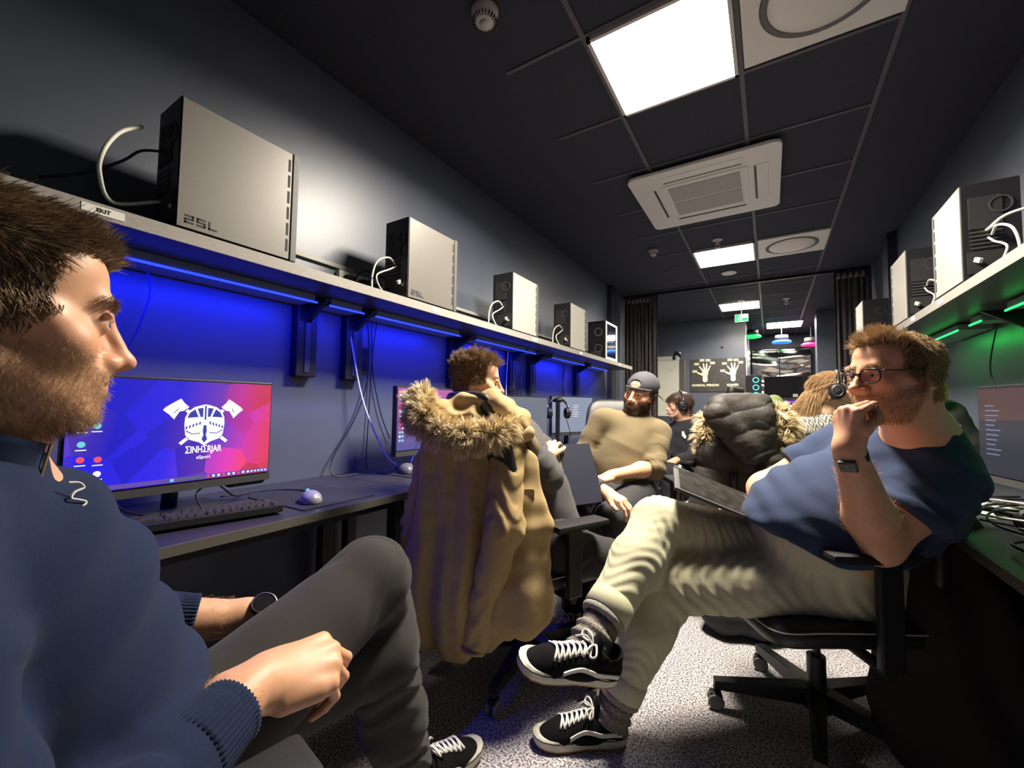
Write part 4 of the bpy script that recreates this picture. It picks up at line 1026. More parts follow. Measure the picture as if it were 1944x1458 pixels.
# ================================================================ man with glasses and crossed legs
def man_glasses():
    t = thing('person', 'person with glasses, navy T-shirt and khaki trousers, legs crossed, chin on fist', 'person', (.12, 1.72, 0))
    F = nrm((-.83, -.56, -.04)); hc = A(1698, 712, 1.12); sc_ = 1.02; R = frame(F, (.04, .05, 1))
    shL = A(1778, 905, 1.15); elL = A(1668, 1032, 1.14); wrL = A(1610, 850, 1.05)
    shR = A(1600, 850, 1.52); elR = V3(-.02, 1.90, .78); wrR = A(1440, 950, 1.55)
    chest = A(1690, 930, 1.30); belly = A(1570, 990, 1.34); pel = A(1600, 1090, 1.42); neck = A(1745, 830, 1.19)
    hipL = A(1560, 1102, 1.36); hipR = A(1560, 1060, 1.58); knL = A(1268, 1108, 1.40); anL = A(1163, 1345, 1.345)
    knR = A(1250, 992, 1.46); anR = A(1124, 1208, 1.20)
    S = SDF(); T = head_sdf(S, hc, R, sc_, {'jaw': 1.08, 'nose': 1.0})
    S.cap(T(0, -.035, -.05), neck, .062, .066, .035); S.cap(T(0, .02, -.085), neck+V3(0, -.02, 0), .045, .06, .03)
    S.cap(neck, chest, .075, .15, .06); S.cap(chest, belly, .165, .175, .06); S.cap(belly, pel, .17, .16, .06)
    S.cap(shR*.8+chest*.2, shL*.85+chest*.15, .085, .085, .06)
    arm(S, shL, elL, wrL, (.074, .064, .056, .033)); arm(S, shR, elR, wrR, (.07, .06, .052, .032))
    leg(S, hipL, knL, anL, (.098, .070, .060, .040)); leg(S, hipR, knR, anR, (.098, .070, .060, .040))
    S.cap(anL, anL+V3(-.03, -.01, -.06), .034, .03, .02); S.cap(anR, anR+V3(-.03, -.01, -.065), .034, .03, .02)
    # fist under the mouth: forearm goes up, fingers curl towards the face
    Ff = nrm(wrL-elL); toface = nrm(T(0, .10, -.07)-wrL); yh = nrm(.62*toface+.75*Ff); zh = nrm(np.cross(np.cross(yh, nrm((-.8, -.5, .2))), yh)); Rh = np.stack([np.cross(yh, zh), yh, zh], 1)
    Hc = wrL+.0*Ff
    hand_sdf(S, Hc, Rh, curls=[(1.15, 1.5, .9), (1.3, 1.5, .9), (1.4, 1.5, .9), (1.45, 1.5, .9)], sc_=1.04, spread=.05, thumb=[(.036, .045, -.016), (.040, .072, -.038), (.022, .090, -.05)])
    yR = nrm(V3(-.75, -.45, -.2)); zR = nrm(V3(0, .1, 1)-yR*np.dot(V3(0, .1, 1), yR)); RR = np.stack([-np.cross(yR, zR)*-1, yR, zR], 1)
    hand_sdf(S, wrR, RR, curl=(.25, .35, .2), sc_=1.0)
    hp = dict(beard=(.34, .17, .09), bstr=.4, brow=(.25, .15, .08), scalp=(.20, .13, .08), hairline=.078)
    fine = lambda P: (np.linalg.norm(P-hc, axis=1) < .17) | (np.linalg.norm(P-wrL-.06*yh, axis=1) < .14)
    o, V, Q = body_mesh(S, .0045, fine, lambda P: skin_colors(P, hc, R, sc_, (.66, .35, .215), hp), t, m_skin)
    eyes(t, T, R, sc_, F+V3(0, 0, -.02), (.12, .18, .22))
    N = vnormals(V, Q); q = (V-hc)@R/sc_; hm = hair_mat('hair_sandy', (.42, .28, .15))
    Rm = R
    def dirf(P, n): 
        p = ((P-hc)@Rm)/sc_; front = sst(p[:, 1], -.02, .06)
        return n*(.35+.5*front)[:, None]+(Rm[:, 1]*.35)[None]*front[:, None]+(Rm[:, 2]*.75)[None]*front[:, None]+(Rm[:, 2]*-.9-Rm[:, 1]*.1)[None]*(1-front)[:, None]
    def lenf(P): p = ((P-hc)@Rm)/sc_; return .012+.014*sst(p[:, 2], .04, .09)*sst(p[:, 1], -.06, .04)+.008*sst(p[:, 2], .03, .08)
    strands(V, N, dirf, lenf, hair_mask(q, hp), 17000, .0009, 5, 3, 'hair', hm, t, clump=9, jit=.38, curl=.15, root=.002)
    bm_ = beard_mask(q); strands(V, N, lambda P, n: n*.6-Rm[:, 2]*.7+Rm[:, 1]*.2, lambda P: np.full(len(P), .007), bm_, 3800, .0004, 3, 4, 'beard', hair_mat('beard_ginger', (.34, .17, .08)), t)
    strands(V, N, lambda P, n: n*.15+np.sign(((P-hc)@Rm)[:, :1])*Rm[:, 0], lambda P: np.full(len(P), .010), np.clip(np.exp(-(((np.abs(q[:, 0])-.031)/.017)**2+((q[:, 1]-.09)/.02)**2+((q[:, 2]-.0225)/.004)**2))*1.5, 0, 1), 500, .0004, 3, 5, 'eyebrows', hm, t)
    # arm hair on the lit forearm
    fd = np.abs(np.linalg.norm(V-elL, axis=1)); am = ((V-elL)@Ff > .0) & ((V-elL)@Ff < .27) & (np.linalg.norm(np.cross(V-elL, Ff), axis=1) < .075)
    strands(V, N, lambda P, n: n*.5+Ff*.8, lambda P: np.full(len(P), .011), am*.6, 1500, .00022, 3, 8, 'arm_hair', hair_mat('arm_hair_gold', (.5, .32, .17)), t)
    # ---- T-shirt
    m_tee = mat('navy_tshirt', (.028, .042, .088), .9, spec=.25, sheen=.05, noise=.12, nscale=300, bump=.12, bscale=700)
    C_ = SDF(); C_.cap(neck-V3(0, 0, .015), chest, .095, .165, .06); C_.cap(chest, belly, .18, .192, .06); C_.cap(belly, pel+V3(-.0, 0, .02), .19, .175, .07)
    bf = belly+V3(-.07, -.04, -.02); C_.ell(bf, (.18, .20, .155), k=.06)
    C_.cap(shR*.85+chest*.15, shL*.9+chest*.1, .098, .098, .05); m1 = shL*.42+elL*.58; dA = nrm(elL-shL); Z = SDF(); Z.cap(shL, m1+dA*.05, .094, .089, .04); Z.plane(m1, dA, .006); C_.group(Z, .04)
    dB = nrm(elR-shR); m2 = shR*.4+elR*.6; Z = SDF(); Z.cap(shR, m2+dB*.05, .09, .085, .04); Z.plane(m2, dB, .006); C_.group(Z, .04)
    C_.cap(neck+V3(-.01, -.005, .075), neck+V3(.01, 0, -.012), .066, .068, .008, sub=True)
    hem = pel+V3(-.17, -.05, .02); C_.plane(A(1500, 1030, 1.25), nrm(-.46*CR-.88*CU), .01); C_.plane(A(1600, 1064, 1.22), -CU, .01)
    def folds(P):
        d = limb_folds(P, shL, elL, .10, 95, .006, -.3, .7, 3); d = d+wav(P, 38, 5)*.006*sst(-P[:, 2], -.95, -.7)
        s_ = (P-bf)@nrm((.55, -.1, .8)); return d+.0075*np.sin(s_*85+3*wav(P, 11, 2))*np.clip(wav(P, 9, 7)+.3, 0, 1)+.003*np.sin(((P-shL)@nrm((.3, .2, -1)))*120+2.5*wav(P, 14, 3))*np.clip(wav(P, 13, 1), 0, 1)
    to, VT, QT = cloth_obj(C_, .006, 't_shirt', m_tee, t, folds)
    # neckband and small printed mark on the chest
    rb = MB(); cN = neck+V3(-.004, 0, .028); fr = basis(nrm(V3(-.15, -.05, 1)))
    rb.tube([cN+fr@V3(.083*math.cos(a), .083*math.sin(a), -.012*math.cos(a)) for a in np.linspace(0, 2*PI, 40)[:-1]], .006, 8, closed=True); rb.build('neckband', m_tee, to, smooth=True, world=True)
    # ---- trousers
    m_kh = mat('khaki_cotton', (.50, .475, .32), .85, sheen=.1, noise=.08, nscale=300, bump=.12, bscale=600)
    K_ = SDF(); mL = knL*.62+anL*.38; mR = knR*.62+anR*.38
    eL = anL+(knL-anL)*.14; eR = anR+(knR-anR)*.17
    K_.cap(hipL+V3(.03, 0, 0), knL, .118, .086, .04); K_.cap(knL, mL, .086, .080, .04); K_.group(fore(mL, anL, eL, .080, .062), .03)
    K_.cap(hipR+V3(.03, 0, -.0), knR, .112, .086, .03); K_.cap(knR, mR, .086, .080, .03); K_.group(fore(mR, anR, eR, .080, .060), .03)
    K_.cap(hipL+V3(.02, 0, .02), hipR+V3(.02, 0, 0), .13, .13, .05); K_.cap(pel, pel+V3(.02, .0, -.03), .165, .16, .05); K_.cap(belly+V3(-.01, 0, -.02), pel, .181, .18, .05)
    def kf(P):
        d = limb_folds(P, knL, anL, .085, 190, .0015, .5, 1.0, 1, skew=1.5); d = d+limb_folds(P, knR, anR, .085, 170, .0016, .0, 1.0, 2, skew=1.6)
        d = d+limb_folds(P, hipL, knL, .15, 120, .0038, -.2, 1.0, 5, skew=2.2)+limb_folds(P, hipR, knR, .11, 190, .0019, .3, 1.05, 6, skew=2)
        return d+wav(P, 45, 2)*.003+wav(P, 95, 3)*.0012
    ko, VK, QK = cloth_obj(K_, .0055, 'trousers', m_kh, t, kf)
    for (e, a, k_) in ((eL, anL, knL), (eR, anR, knR)):    # turned-up hems
        d = nrm(a-k_); fr = basis(d, (0, 1, .2)); mb = MB()
        prof = [(.064, -.055), (.070, -.05), (.070, .004), (.062, .008), (.055, .004)]
        mb.lathe([(r, z) for r, z in prof], 36, R=fr, T=e, cap=False); mb.build('trouser_cuff', m_kh, ko, smooth=True, world=True)
    # socks (rolled grey wool)
    fR = nrm(A(958, 1262, 1.10)-A(1168, 1292, 1.17)); fL = nrm(at(1020, 1410, Z=0)-at(1190, 1408, Z=0))
    for (e, a, k_, tip) in ((eL, anL, knL, fL*.05+V3(0, 0, -.05)), (eR, anR, knR, fR*.05+V3(0, 0, -.055))):
        Z = SDF(); Z.cap(e+(k_-e)*.1, a+V3(0, 0, -.015), .054, .050, .02); Z.cap(a, a+tip, .050, .040, .02); Z.cap(a, a+V3(0, 0, -.05)-tip*.2, .048, .042, .02)
        d = nrm(a-k_); zf = lambda P, e=e, d=d: .0035*np.sin(((P-e)@d)*210)+wav(P, 120, 3)*.0015
        zo, _, _ = cloth_obj(Z, .004, 'sock', m_sock, t, zf)
        fr = basis(d, (0, 1, .2)); mb = MB(); c0 = e+d*.014
        mb.tube([c0+fr@V3(.056*math.cos(q_), .056*math.sin(q_), 0) for q_ in np.linspace(0, 2*PI, 30)[:-1]], .013, 10, closed=True); mb.build('rolled_cuff', mat('wool_pale', (.46, .43, .35), .95, noise=.4, nscale=250, bump=1, bscale=350), zo, smooth=True, world=True)
    # shoes
    shoe(t, at(1190, 1408, Z=.003), at(1020, 1410, Z=.003), (0, 0, 1), 0)
    hR = A(1168, 1292, 1.17); tR = A(958, 1262, 1.10); 
    shoe(t, hR, tR, nrm(V3(.10, -.30, 1)), 0)
    # glasses
    m_gl = mat('glasses_frame', (.02, .012, .02), .25); g = MB(); zc = .000; y0 = .1035
    gl = None
    for s in (-1, 1):
        P = [T(s*(.033+.0245*math.copysign(abs(math.cos(a))**.7, math.cos(a))), y0-.008*abs(.6+.6*math.cos(a))*1, -.003+.0185*math.copysign(abs(math.sin(a))**.7, math.sin(a))) for a in np.linspace(0, 2*PI, 33)[:-1]]
        g.tube(P, .0017, 6, closed=True)
        g.tube([T(s*.057, y0-.010, .008), T(s*.071, y0-.018, .009), T(s*.078, .04, .006), T(s*.083, -.01, .004), T(s*.082, -.03, -.016)], .0016, 6, smooth=5)
    g.tube([T(-.010, y0-.002, .002), T(0, y0+.001, .006), T(.010, y0-.002, .002)], .0019, 6, smooth=4)
    gl = tag(g.build('glasses', m_gl, None, smooth=True), 'dark thin-rimmed glasses worn by the man resting his chin on his fist', 'glasses')
    m_lens = mat('lens', (.8, .75, .85), .03, trans=1, alpha=1, ior=1.01)
    for s in (-1, 1):
        P = [T(s*(.033+.0235*math.copysign(abs(math.cos(a))**.7, math.cos(a))), y0-.008*abs(.6+.6*math.cos(a)), -.003+.0175*math.copysign(abs(math.sin(a))**.7, math.sin(a))) for a in np.linspace(0, 2*PI, 33)[:-1]]
        MB().add(P, [list(range(32))]).build('lens', m_lens, gl)
    # watch on the left wrist
    watch(wrL+Ff*-.025, Ff, nrm(V3(-.35, -1, .12)), .0365, 'black square smartwatch on the raised wrist of the man with glasses', True)
    # tablet on the crossed thigh
    tb = thing('tablet', 'black tablet lying on the raised thigh of the man with crossed legs', 'tablet', A(1352, 966, 1.40))
    a = A(1288, 925, 1.42); b_ = A(1428, 982, 1.36); xx = nrm(b_-a); fwd = nrm(V3(.25, .9, .04)); zz = nrm(np.cross(xx, fwd)); yy = np.cross(zz, xx); Rt = np.stack([xx, yy, zz], 1); c = (a+b_)/2+yy*.07
    for nm_, d, z_, m_ in (('case', (.27, .19, .012), 0, m_dkgrey), ('screen', (.235, .165, .002), .0065, mat('glossy_screen', (.03, .028, .025), .12, noise=.5, nscale=30))):
        mb = MB().box((0, 0, 0), d, bev=.004 if z_ == 0 else 0, R=None); mb.v = (np.array(mb.v)@Rt.T+c+zz*z_).tolist(); mb.build(nm_, m_, tb, world=True)
    mb = MB().box((0, 0, 0), (.268, .004, .004)); mb.v = (np.array(mb.v)@Rt.T+c+zz*.007-yy*-.092).tolist(); mb.build('edge_strip', m_chrome, tb, world=True)
    return dict(t=t)
def watch(c, axis, face, r, label, square):
    w = thing('wristwatch', label, 'watch', c); ax = nrm(axis); f = nrm(face-ax*np.dot(face, ax)); s = np.cross(ax, f); P = [f*r*math.cos(a)+s*r*math.sin(a)*.92 for a in np.linspace(0, 2*PI, 40)[:-1]]
    mb = MB()
    n = len(P); vs = []
    for o_ in (-.011, .011):
        for k in (1.0, 1.09): vs += [p*k+ax*o_ for p in P]
    mb.add(vs, [[j, (j+1) % n, n+(j+1) % n, n+j] for j in range(n)]+[[2*n+j, 3*n+j, 3*n+(j+1) % n, 2*n+(j+1) % n] for j in range(n)]+[[n+j, n+(j+1) % n, 3*n+(j+1) % n, 3*n+j] for j in range(n)]+[[j, 2*n+j, 2*n+(j+1) % n, (j+1) % n] for j in range(n)])
    mb.build('strap', m_black2, w, smooth=True)
    Rf = np.stack([s, ax, np.cross(s, ax)], 1); 
    if np.dot(Rf[:, 2], f) < 0: Rf[:, 0] *= -1; Rf[:, 2] *= -1
    o_ = f*(r+.006)
    if square:
        b = MB().box((0, 0, 0), (.038, .034, .011), bev=.005); b.v = (np.array(b.v)@Rf.T+o_).tolist(); b.build('watch_case', m_dkgrey, w, auto=40)
        b = MB().box((0, 0, .0058), (.031, .027, .001)); b.v = (np.array(b.v)@Rf.T+o_).tolist(); b.build('watch_face', mat('screen_black', (.01, .01, .012), .1), w)
        b = MB()
        for k, (x, y) in enumerate(((-.010, -.007), (-.010, .006), (-.003, .006), (.010, -.006), (.010, .007), (.003, -.006))): b.lathe([(.0028, .0066), (.0036, .0066), (.0036, .0069), (.0028, .0069)], 14, T=(x, y, 0), cap=False)
        b.box((0, 0, .0067), (.0012, .020, .0004)); b.v = (np.array(b.v)@Rf.T+o_).tolist(); b.build('dial_icons', mat('icon_grey', (.35, .37, .4), .4), w)
    else:
        b = MB().lathe([(.0001, -.006), (.021, -.006), (.0225, -.002), (.0225, .003), (.020, .006), (.018, .0045), (.0001, .0045)], 36); b.v = (np.array(b.v)@Rf.T+o_).tolist(); b.build('watch_case', m_black, w, auto=35)
        b = MB().lathe([(.0001, .005), (.0178, .005), (.0178, .0055), (.0001, .0056)], 36); b.v = (np.array(b.v)@Rf.T+o_).tolist(); b.build('watch_face', mat('screen_black', (.01, .01, .012), .1), w)
        b = MB().lathe([(.0190, .0062), (.0215, .0050), (.0212, .0064), (.0195, .007)], 36, cap=False); b.v = (np.array(b.v)@Rf.T+o_).tolist(); b.build('bezel_ring', m_chrome, w)
    return w
if 'G' in WHO: man_glasses()

# ================================================================ man in a navy quarter-zip, nearest the camera
def ribbed_cuff(c, d, r0, r1, L, m, parent, name='cuff', n=44, amp=.0016):
    fr = basis(nrm(d)); mb = MB(); k = n*4; prof = [(r0*.8, -.002), (r0, 0), (r0*1.02, .006), (r1*.98, L-.006), (r1, L), (r1*.9, L+.003)]
    vs = [c+fr@V3((r+amp*math.cos(j/k*2*PI*n))*math.cos(j/k*2*PI), (r+amp*math.cos(j/k*2*PI*n))*math.sin(j/k*2*PI), z) for r, z in prof for j in range(k)]
    fs = [[i*k+j, i*k+(j+1) % k, (i+1)*k+(j+1) % k, (i+1)*k+j] for i in range(5) for j in range(k)]
    mb.add(vs, fs); return mb.build(name, m, parent, smooth=True, world=True)
def man_navy():
    t = thing('person', 'bearded person in a navy quarter-zip sweater and charcoal trousers, profile nearest the camera', 'person', (-.78, .08, 0))
    F = nrm((.06, .99, -.10)); sc_ = 1.0; R = frame(F, (-.06, -.06, 1)); hc = A(258, 692, .50)-R@V3(0, .124, -.034)
    neck = V3(-.695, .03, 1.005); chest = V3(-.725, .055, .85); belly = V3(-.735, .125, .67); pel = V3(-.76, .05, .55)
    shR = V3(-.555, -.01, .95); elR = V3(-.485, .06, .665); wrR = A(488, 1300, .57)
    shL = V3(-.89, .06, .955); elL = V3(-.97, .17, .73); wrL = A(505, 1172, .80)
    hipR = V3(-.665, .12, .555); hipL = V3(-.86, .12, .54); knR = A(702, 1100, .86); anR = V3(-.90, .86, .40)
    knL = A(722, 1232, .93); anL = A(768, 1475, 1.12)
    S = SDF(); T = head_sdf(S, hc, R, sc_, {'jaw': 1.0, 'nose': .985, 'eye': .0030})
    S.cap(T(0, -.04, -.06), neck, .058, .064, .035); S.cap(T(0, .01, -.09), neck+V3(0, .03, -.0), .042, .055, .03)
    S.cap(neck, chest, .07, .14, .05); S.cap(chest, belly, .15, .15, .05); S.cap(belly, pel, .145, .15, .05); S.cap(shR+V3(-.03, 0, 0), shL+V3(.03, 0, 0), .07, .07, .05)
    arm(S, shR, elR, wrR, (.060, .050, .044, .0275)); arm(S, shL, elL, wrL, (.060, .050, .044, .0275))
    leg(S, hipR, knR, anR, (.085, .062, .055, .04)); leg(S, hipL, knL, anL, (.085, .062, .055, .04)); S.cap(anL, anL+V3(.05, .14, -.05), .035, .035, .03)
    yh = nrm(A(600, 1262, .63)-wrR); zh = nrm(V3(.45, -.30, .85)-yh*np.dot(V3(.45, -.30, .85), yh)); Rh = np.stack([np.cross(yh, zh), yh, zh], 1)
    if np.dot(Rh[:, 0], V3(-1, 0, 0)) < 0: Rh = Rh*np.array([-1, 1, 1])
    hand_sdf(S, wrR, Rh, curls=[(.60, .70, .35), (.75, .75, .4), (.90, .80, .45), (1.05, .80, .4)], sc_=1.16, spread=.16, thumb=[(.036, .052, -.016), (.05, .082, -.035), (.045, .108, -.048)])
    yl = nrm(A(620, 1215, .86)-wrL); zl = nrm(V3(0, 0, 1)-yl*yl[2]); Rl = np.stack([np.cross(yl, zl), yl, zl], 1)
    hand_sdf(S, wrL, Rl, curl=(.4, .5, .3))
    hp = dict(beard=(.26, .15, .085), bstr=.45, brow=(.16, .10, .05), scalp=(.10, .065, .045), hairline=.070)
    fine = lambda P: (np.linalg.norm(P-hc, axis=1) < .17) | (np.linalg.norm(P-wrR-.07*yh, axis=1) < .13)
    o, V, Q = body_mesh(S, .004, fine, lambda P: skin_colors(P, hc, R, sc_, (.62, .325, .185), hp), t, m_skin)
    eyes(t, T, R, sc_, F+V3(.3, 0, 0), (.10, .17, .24))
    N = vnormals(V, Q); q = (V-hc)@R/sc_; Rm = R
    def dirf(P, n):
        p = ((P-hc)@Rm)/sc_; top = sst(p[:, 2], .03, .08)
        fr = sst(p[:, 1], .02, .08); return n*(.30+.35*top*fr)[:, None]+(Rm[:, 1]*.6)[None]*(top*(1-.55*fr))[:, None]+(Rm[:, 2]*.45)[None]*(top*fr)[:, None]+(Rm[:, 2]*-.75+Rm[:, 1]*.2)[None]*(1-top)[:, None]
    lenf = lambda P: .014+.015*sst(((P-hc)@Rm)[:, 2], .03, .09)
    strands(V, N, dirf, lenf, hair_mask(q, hp), 36000, .0007, 5, 13, 'hair', hair_mat('hair_brown', (.24, .165, .10)), t, clump=7, jit=.25, root=.002)
    strands(V, N, lambda P, n: n*.55-Rm[:, 2]*.7+Rm[:, 1]*.3, lambda P: np.full(len(P), .0052), beard_mask(q), 8000, .00022, 3, 14, 'beard', hair_mat('beard_blond', (.42, .28, .16)), t)
    strands(V, N, lambda P, n: n*.15+np.sign(((P-hc)@Rm)[:, :1])*Rm[:, 0], lambda P: np.full(len(P), .006), np.clip(np.exp(-(((np.abs(q[:, 0])-.031)/.017)**2+((q[:, 1]-.09)/.02)**2+((q[:, 2]-.0225)/.004)**2))*1.5, 0, 1), 700, .0003, 3, 15, 'eyebrows', hair_mat('hair_brown', (.17, .115, .07)), t)
    for e, w_, nm_ in ((elR, wrR, 1), (elL, wrL, 2)):
        d = nrm(w_-e); am = ((V-e)@d > .12) & ((V-e)@d < .26) & (np.linalg.norm(np.cross(V-e, d), axis=1) < .07)
        strands(V, N, lambda P, n: n*.35+d*.9, lambda P: np.full(len(P), .006), am*.7, 1300, .00014, 3, 16+nm_, 'arm_hair', hair_mat('arm_hair_gold', (.5, .32, .17)), t)
    # ---- sweater
    m_sw = mat('navy_knit', (.011, .019, .050), .95, spec=.2, sheen=.04, noise=.15, nscale=500, bump=.12, bscale=2400)
    C_ = SDF(); C_.cap(neck+V3(0, 0, -.02), chest, .09, .158, .05); C_.cap(chest, belly, .168, .165, .05); C_.cap(belly, pel+V3(0, .02, .03), .163, .170, .05); C_.cap(shR+V3(-.03, 0, 0), shL+V3(.03, 0, 0), .085, .085, .05)
    cR = elR+(wrR-elR)*.80; cL = elL+(wrL-elL)*.60
    C_.cap(shR, elR, .076, .066, .03); C_.cap(shL, elL, .076, .062, .03); C_.group(fore(elR, wrR, cR, .064, .043), .03); C_.group(fore(elL, wrL, cL, .062, .044), .03)
    C_.plane(pel+V3(0, 0, -.02), V3(0, .1, -1), .01)
    def folds(P):
        d = limb_folds(P, elR, cR, .06, 85, .0045, -.3, .55, 3)+limb_folds(P, shL, cL, .06, 90, .005, .2, .8, 4)+limb_folds(P, shR, elR, .07, 70, .005, .3, 1.1, 6)
        s_ = (P-belly)@nrm((.1, -.55, .8)); return d+.009*np.sin(s_*62+2.6*wav(P, 11, 2))*np.clip(wav(P, 8, 7)+.35, 0, 1)+wav(P, 30, 4)*.003
    so, _, _ = cloth_obj(C_, .005, 'sweater', m_sw, t, folds)
    for e, w_, c in ((elR, wrR, cR), (elL, wrL, cL)):
        d = nrm(w_-e); ribbed_cuff(c-d*.055, d, .0470, .0425, .066, m_sw, so)
    # stand collar, open zip and pull
    cb = neck+V3(.005, .01, .0); mb = MB()
    def CF_(u, v):
        a = (.12+u*.76)*2*PI+PI/2; r = .070+.012*v+.008*math.sin(a*3); zz = -.03+.085*v-.028*math.cos(a-PI/2)*-1*(1-v)-.035*max(0, math.cos(a-PI/2))
        return cb+V3(r*math.cos(a)*1.05, r*math.sin(a)*1.1, zz)
    co = mb.grid(CF_, 60, 10, .005).build('collar', m_sw, so, smooth=True, world=True)
    for u in (0, 1):
        P = [CF_(u, v)+V3(0, .003, 0) for v in np.linspace(1, 0, 12)]; pass
        z_ = MB(); pp = catmull(P, 3)
        z_.tube(pp, .0015, 5); z_.build('zip_teeth', mat('brass', (.55, .42, .2), .3, 1), co, world=True)
    o_ = hit(C_, 148, 938, .2); e1 = basis(nrm(V3(.9, .3, .35)))
    mk = MB(); mk.tube([o_+e1@V3(*p) for p in ((-.006, .014, 0), (.003, .012, 0), (.006, .006, 0), (-.002, .003, 0), (-.006, -.003, 0), (0, -.006, 0), (.006, -.010, 0), (.002, -.014, 0))], .0012, 5, smooth=4); mk.build('embroidered_mark', m_lace, co, world=True)
    # ---- trousers
    m_ch = mat('charcoal_twill', (.034, .031, .030), .9, spec=.25, sheen=.06, noise=.12, nscale=500, bump=.15, bscale=800)
    K_ = SDF(); K_.cap(hipR, knR, .105, .076, .04); K_.cap(knR, anR, .076, .058, .03); K_.cap(hipL, knL, .105, .078, .03); K_.cap(knL, knL*.5+anL*.5, .078, .078, .03); K_.cap(knL*.5+anL*.5, anL+V3(0, 0, .03), .078, .070, .03)
    K_.cap(hipL, hipR, .115, .115, .05); K_.cap(pel, pel+V3(0, .04, .0), .15, .15, .04)
    K_.plane(anL+V3(0, 0, .02), nrm(anL-knL), .004, lo=anL-.12, hi=anL+.12)
    kf = lambda P: limb_folds(P, hipR, knR, .1, 90, .005, -.2, .3, 5, skew=1.5)+limb_folds(P, knR, anR, .08, 110, .004, -.1, .4, 2)+limb_folds(P, knL, anL, .08, 80, .0045, .1, 1, 3, skew=1.4)+wav(P, 32, 2)*.003
    ko, _, _ = cloth_obj(K_, .0055, 'trousers', m_ch, t, kf)
    pk = MB(); p0 = A(412, 1240, .66)
    # shoe on the floor, at the frame's edge
    f = V3(.25, .97, 0); shoe(t, V3(anL[0], anL[1], .002)-f*.04, V3(anL[0], anL[1], .002)+f*.2, (0, 0, 1), 0, stripe=False)
    watch(wrL-nrm(wrL-elL)*.012, wrL-elL, nrm(V3(.45, -.35, .9)), .032, 'black round wristwatch with a metal bezel on the far wrist of the man in navy', False)
    rg = Rh@V3(0, 1, 0)
    return t
if 'N' in WHO: man_navy()
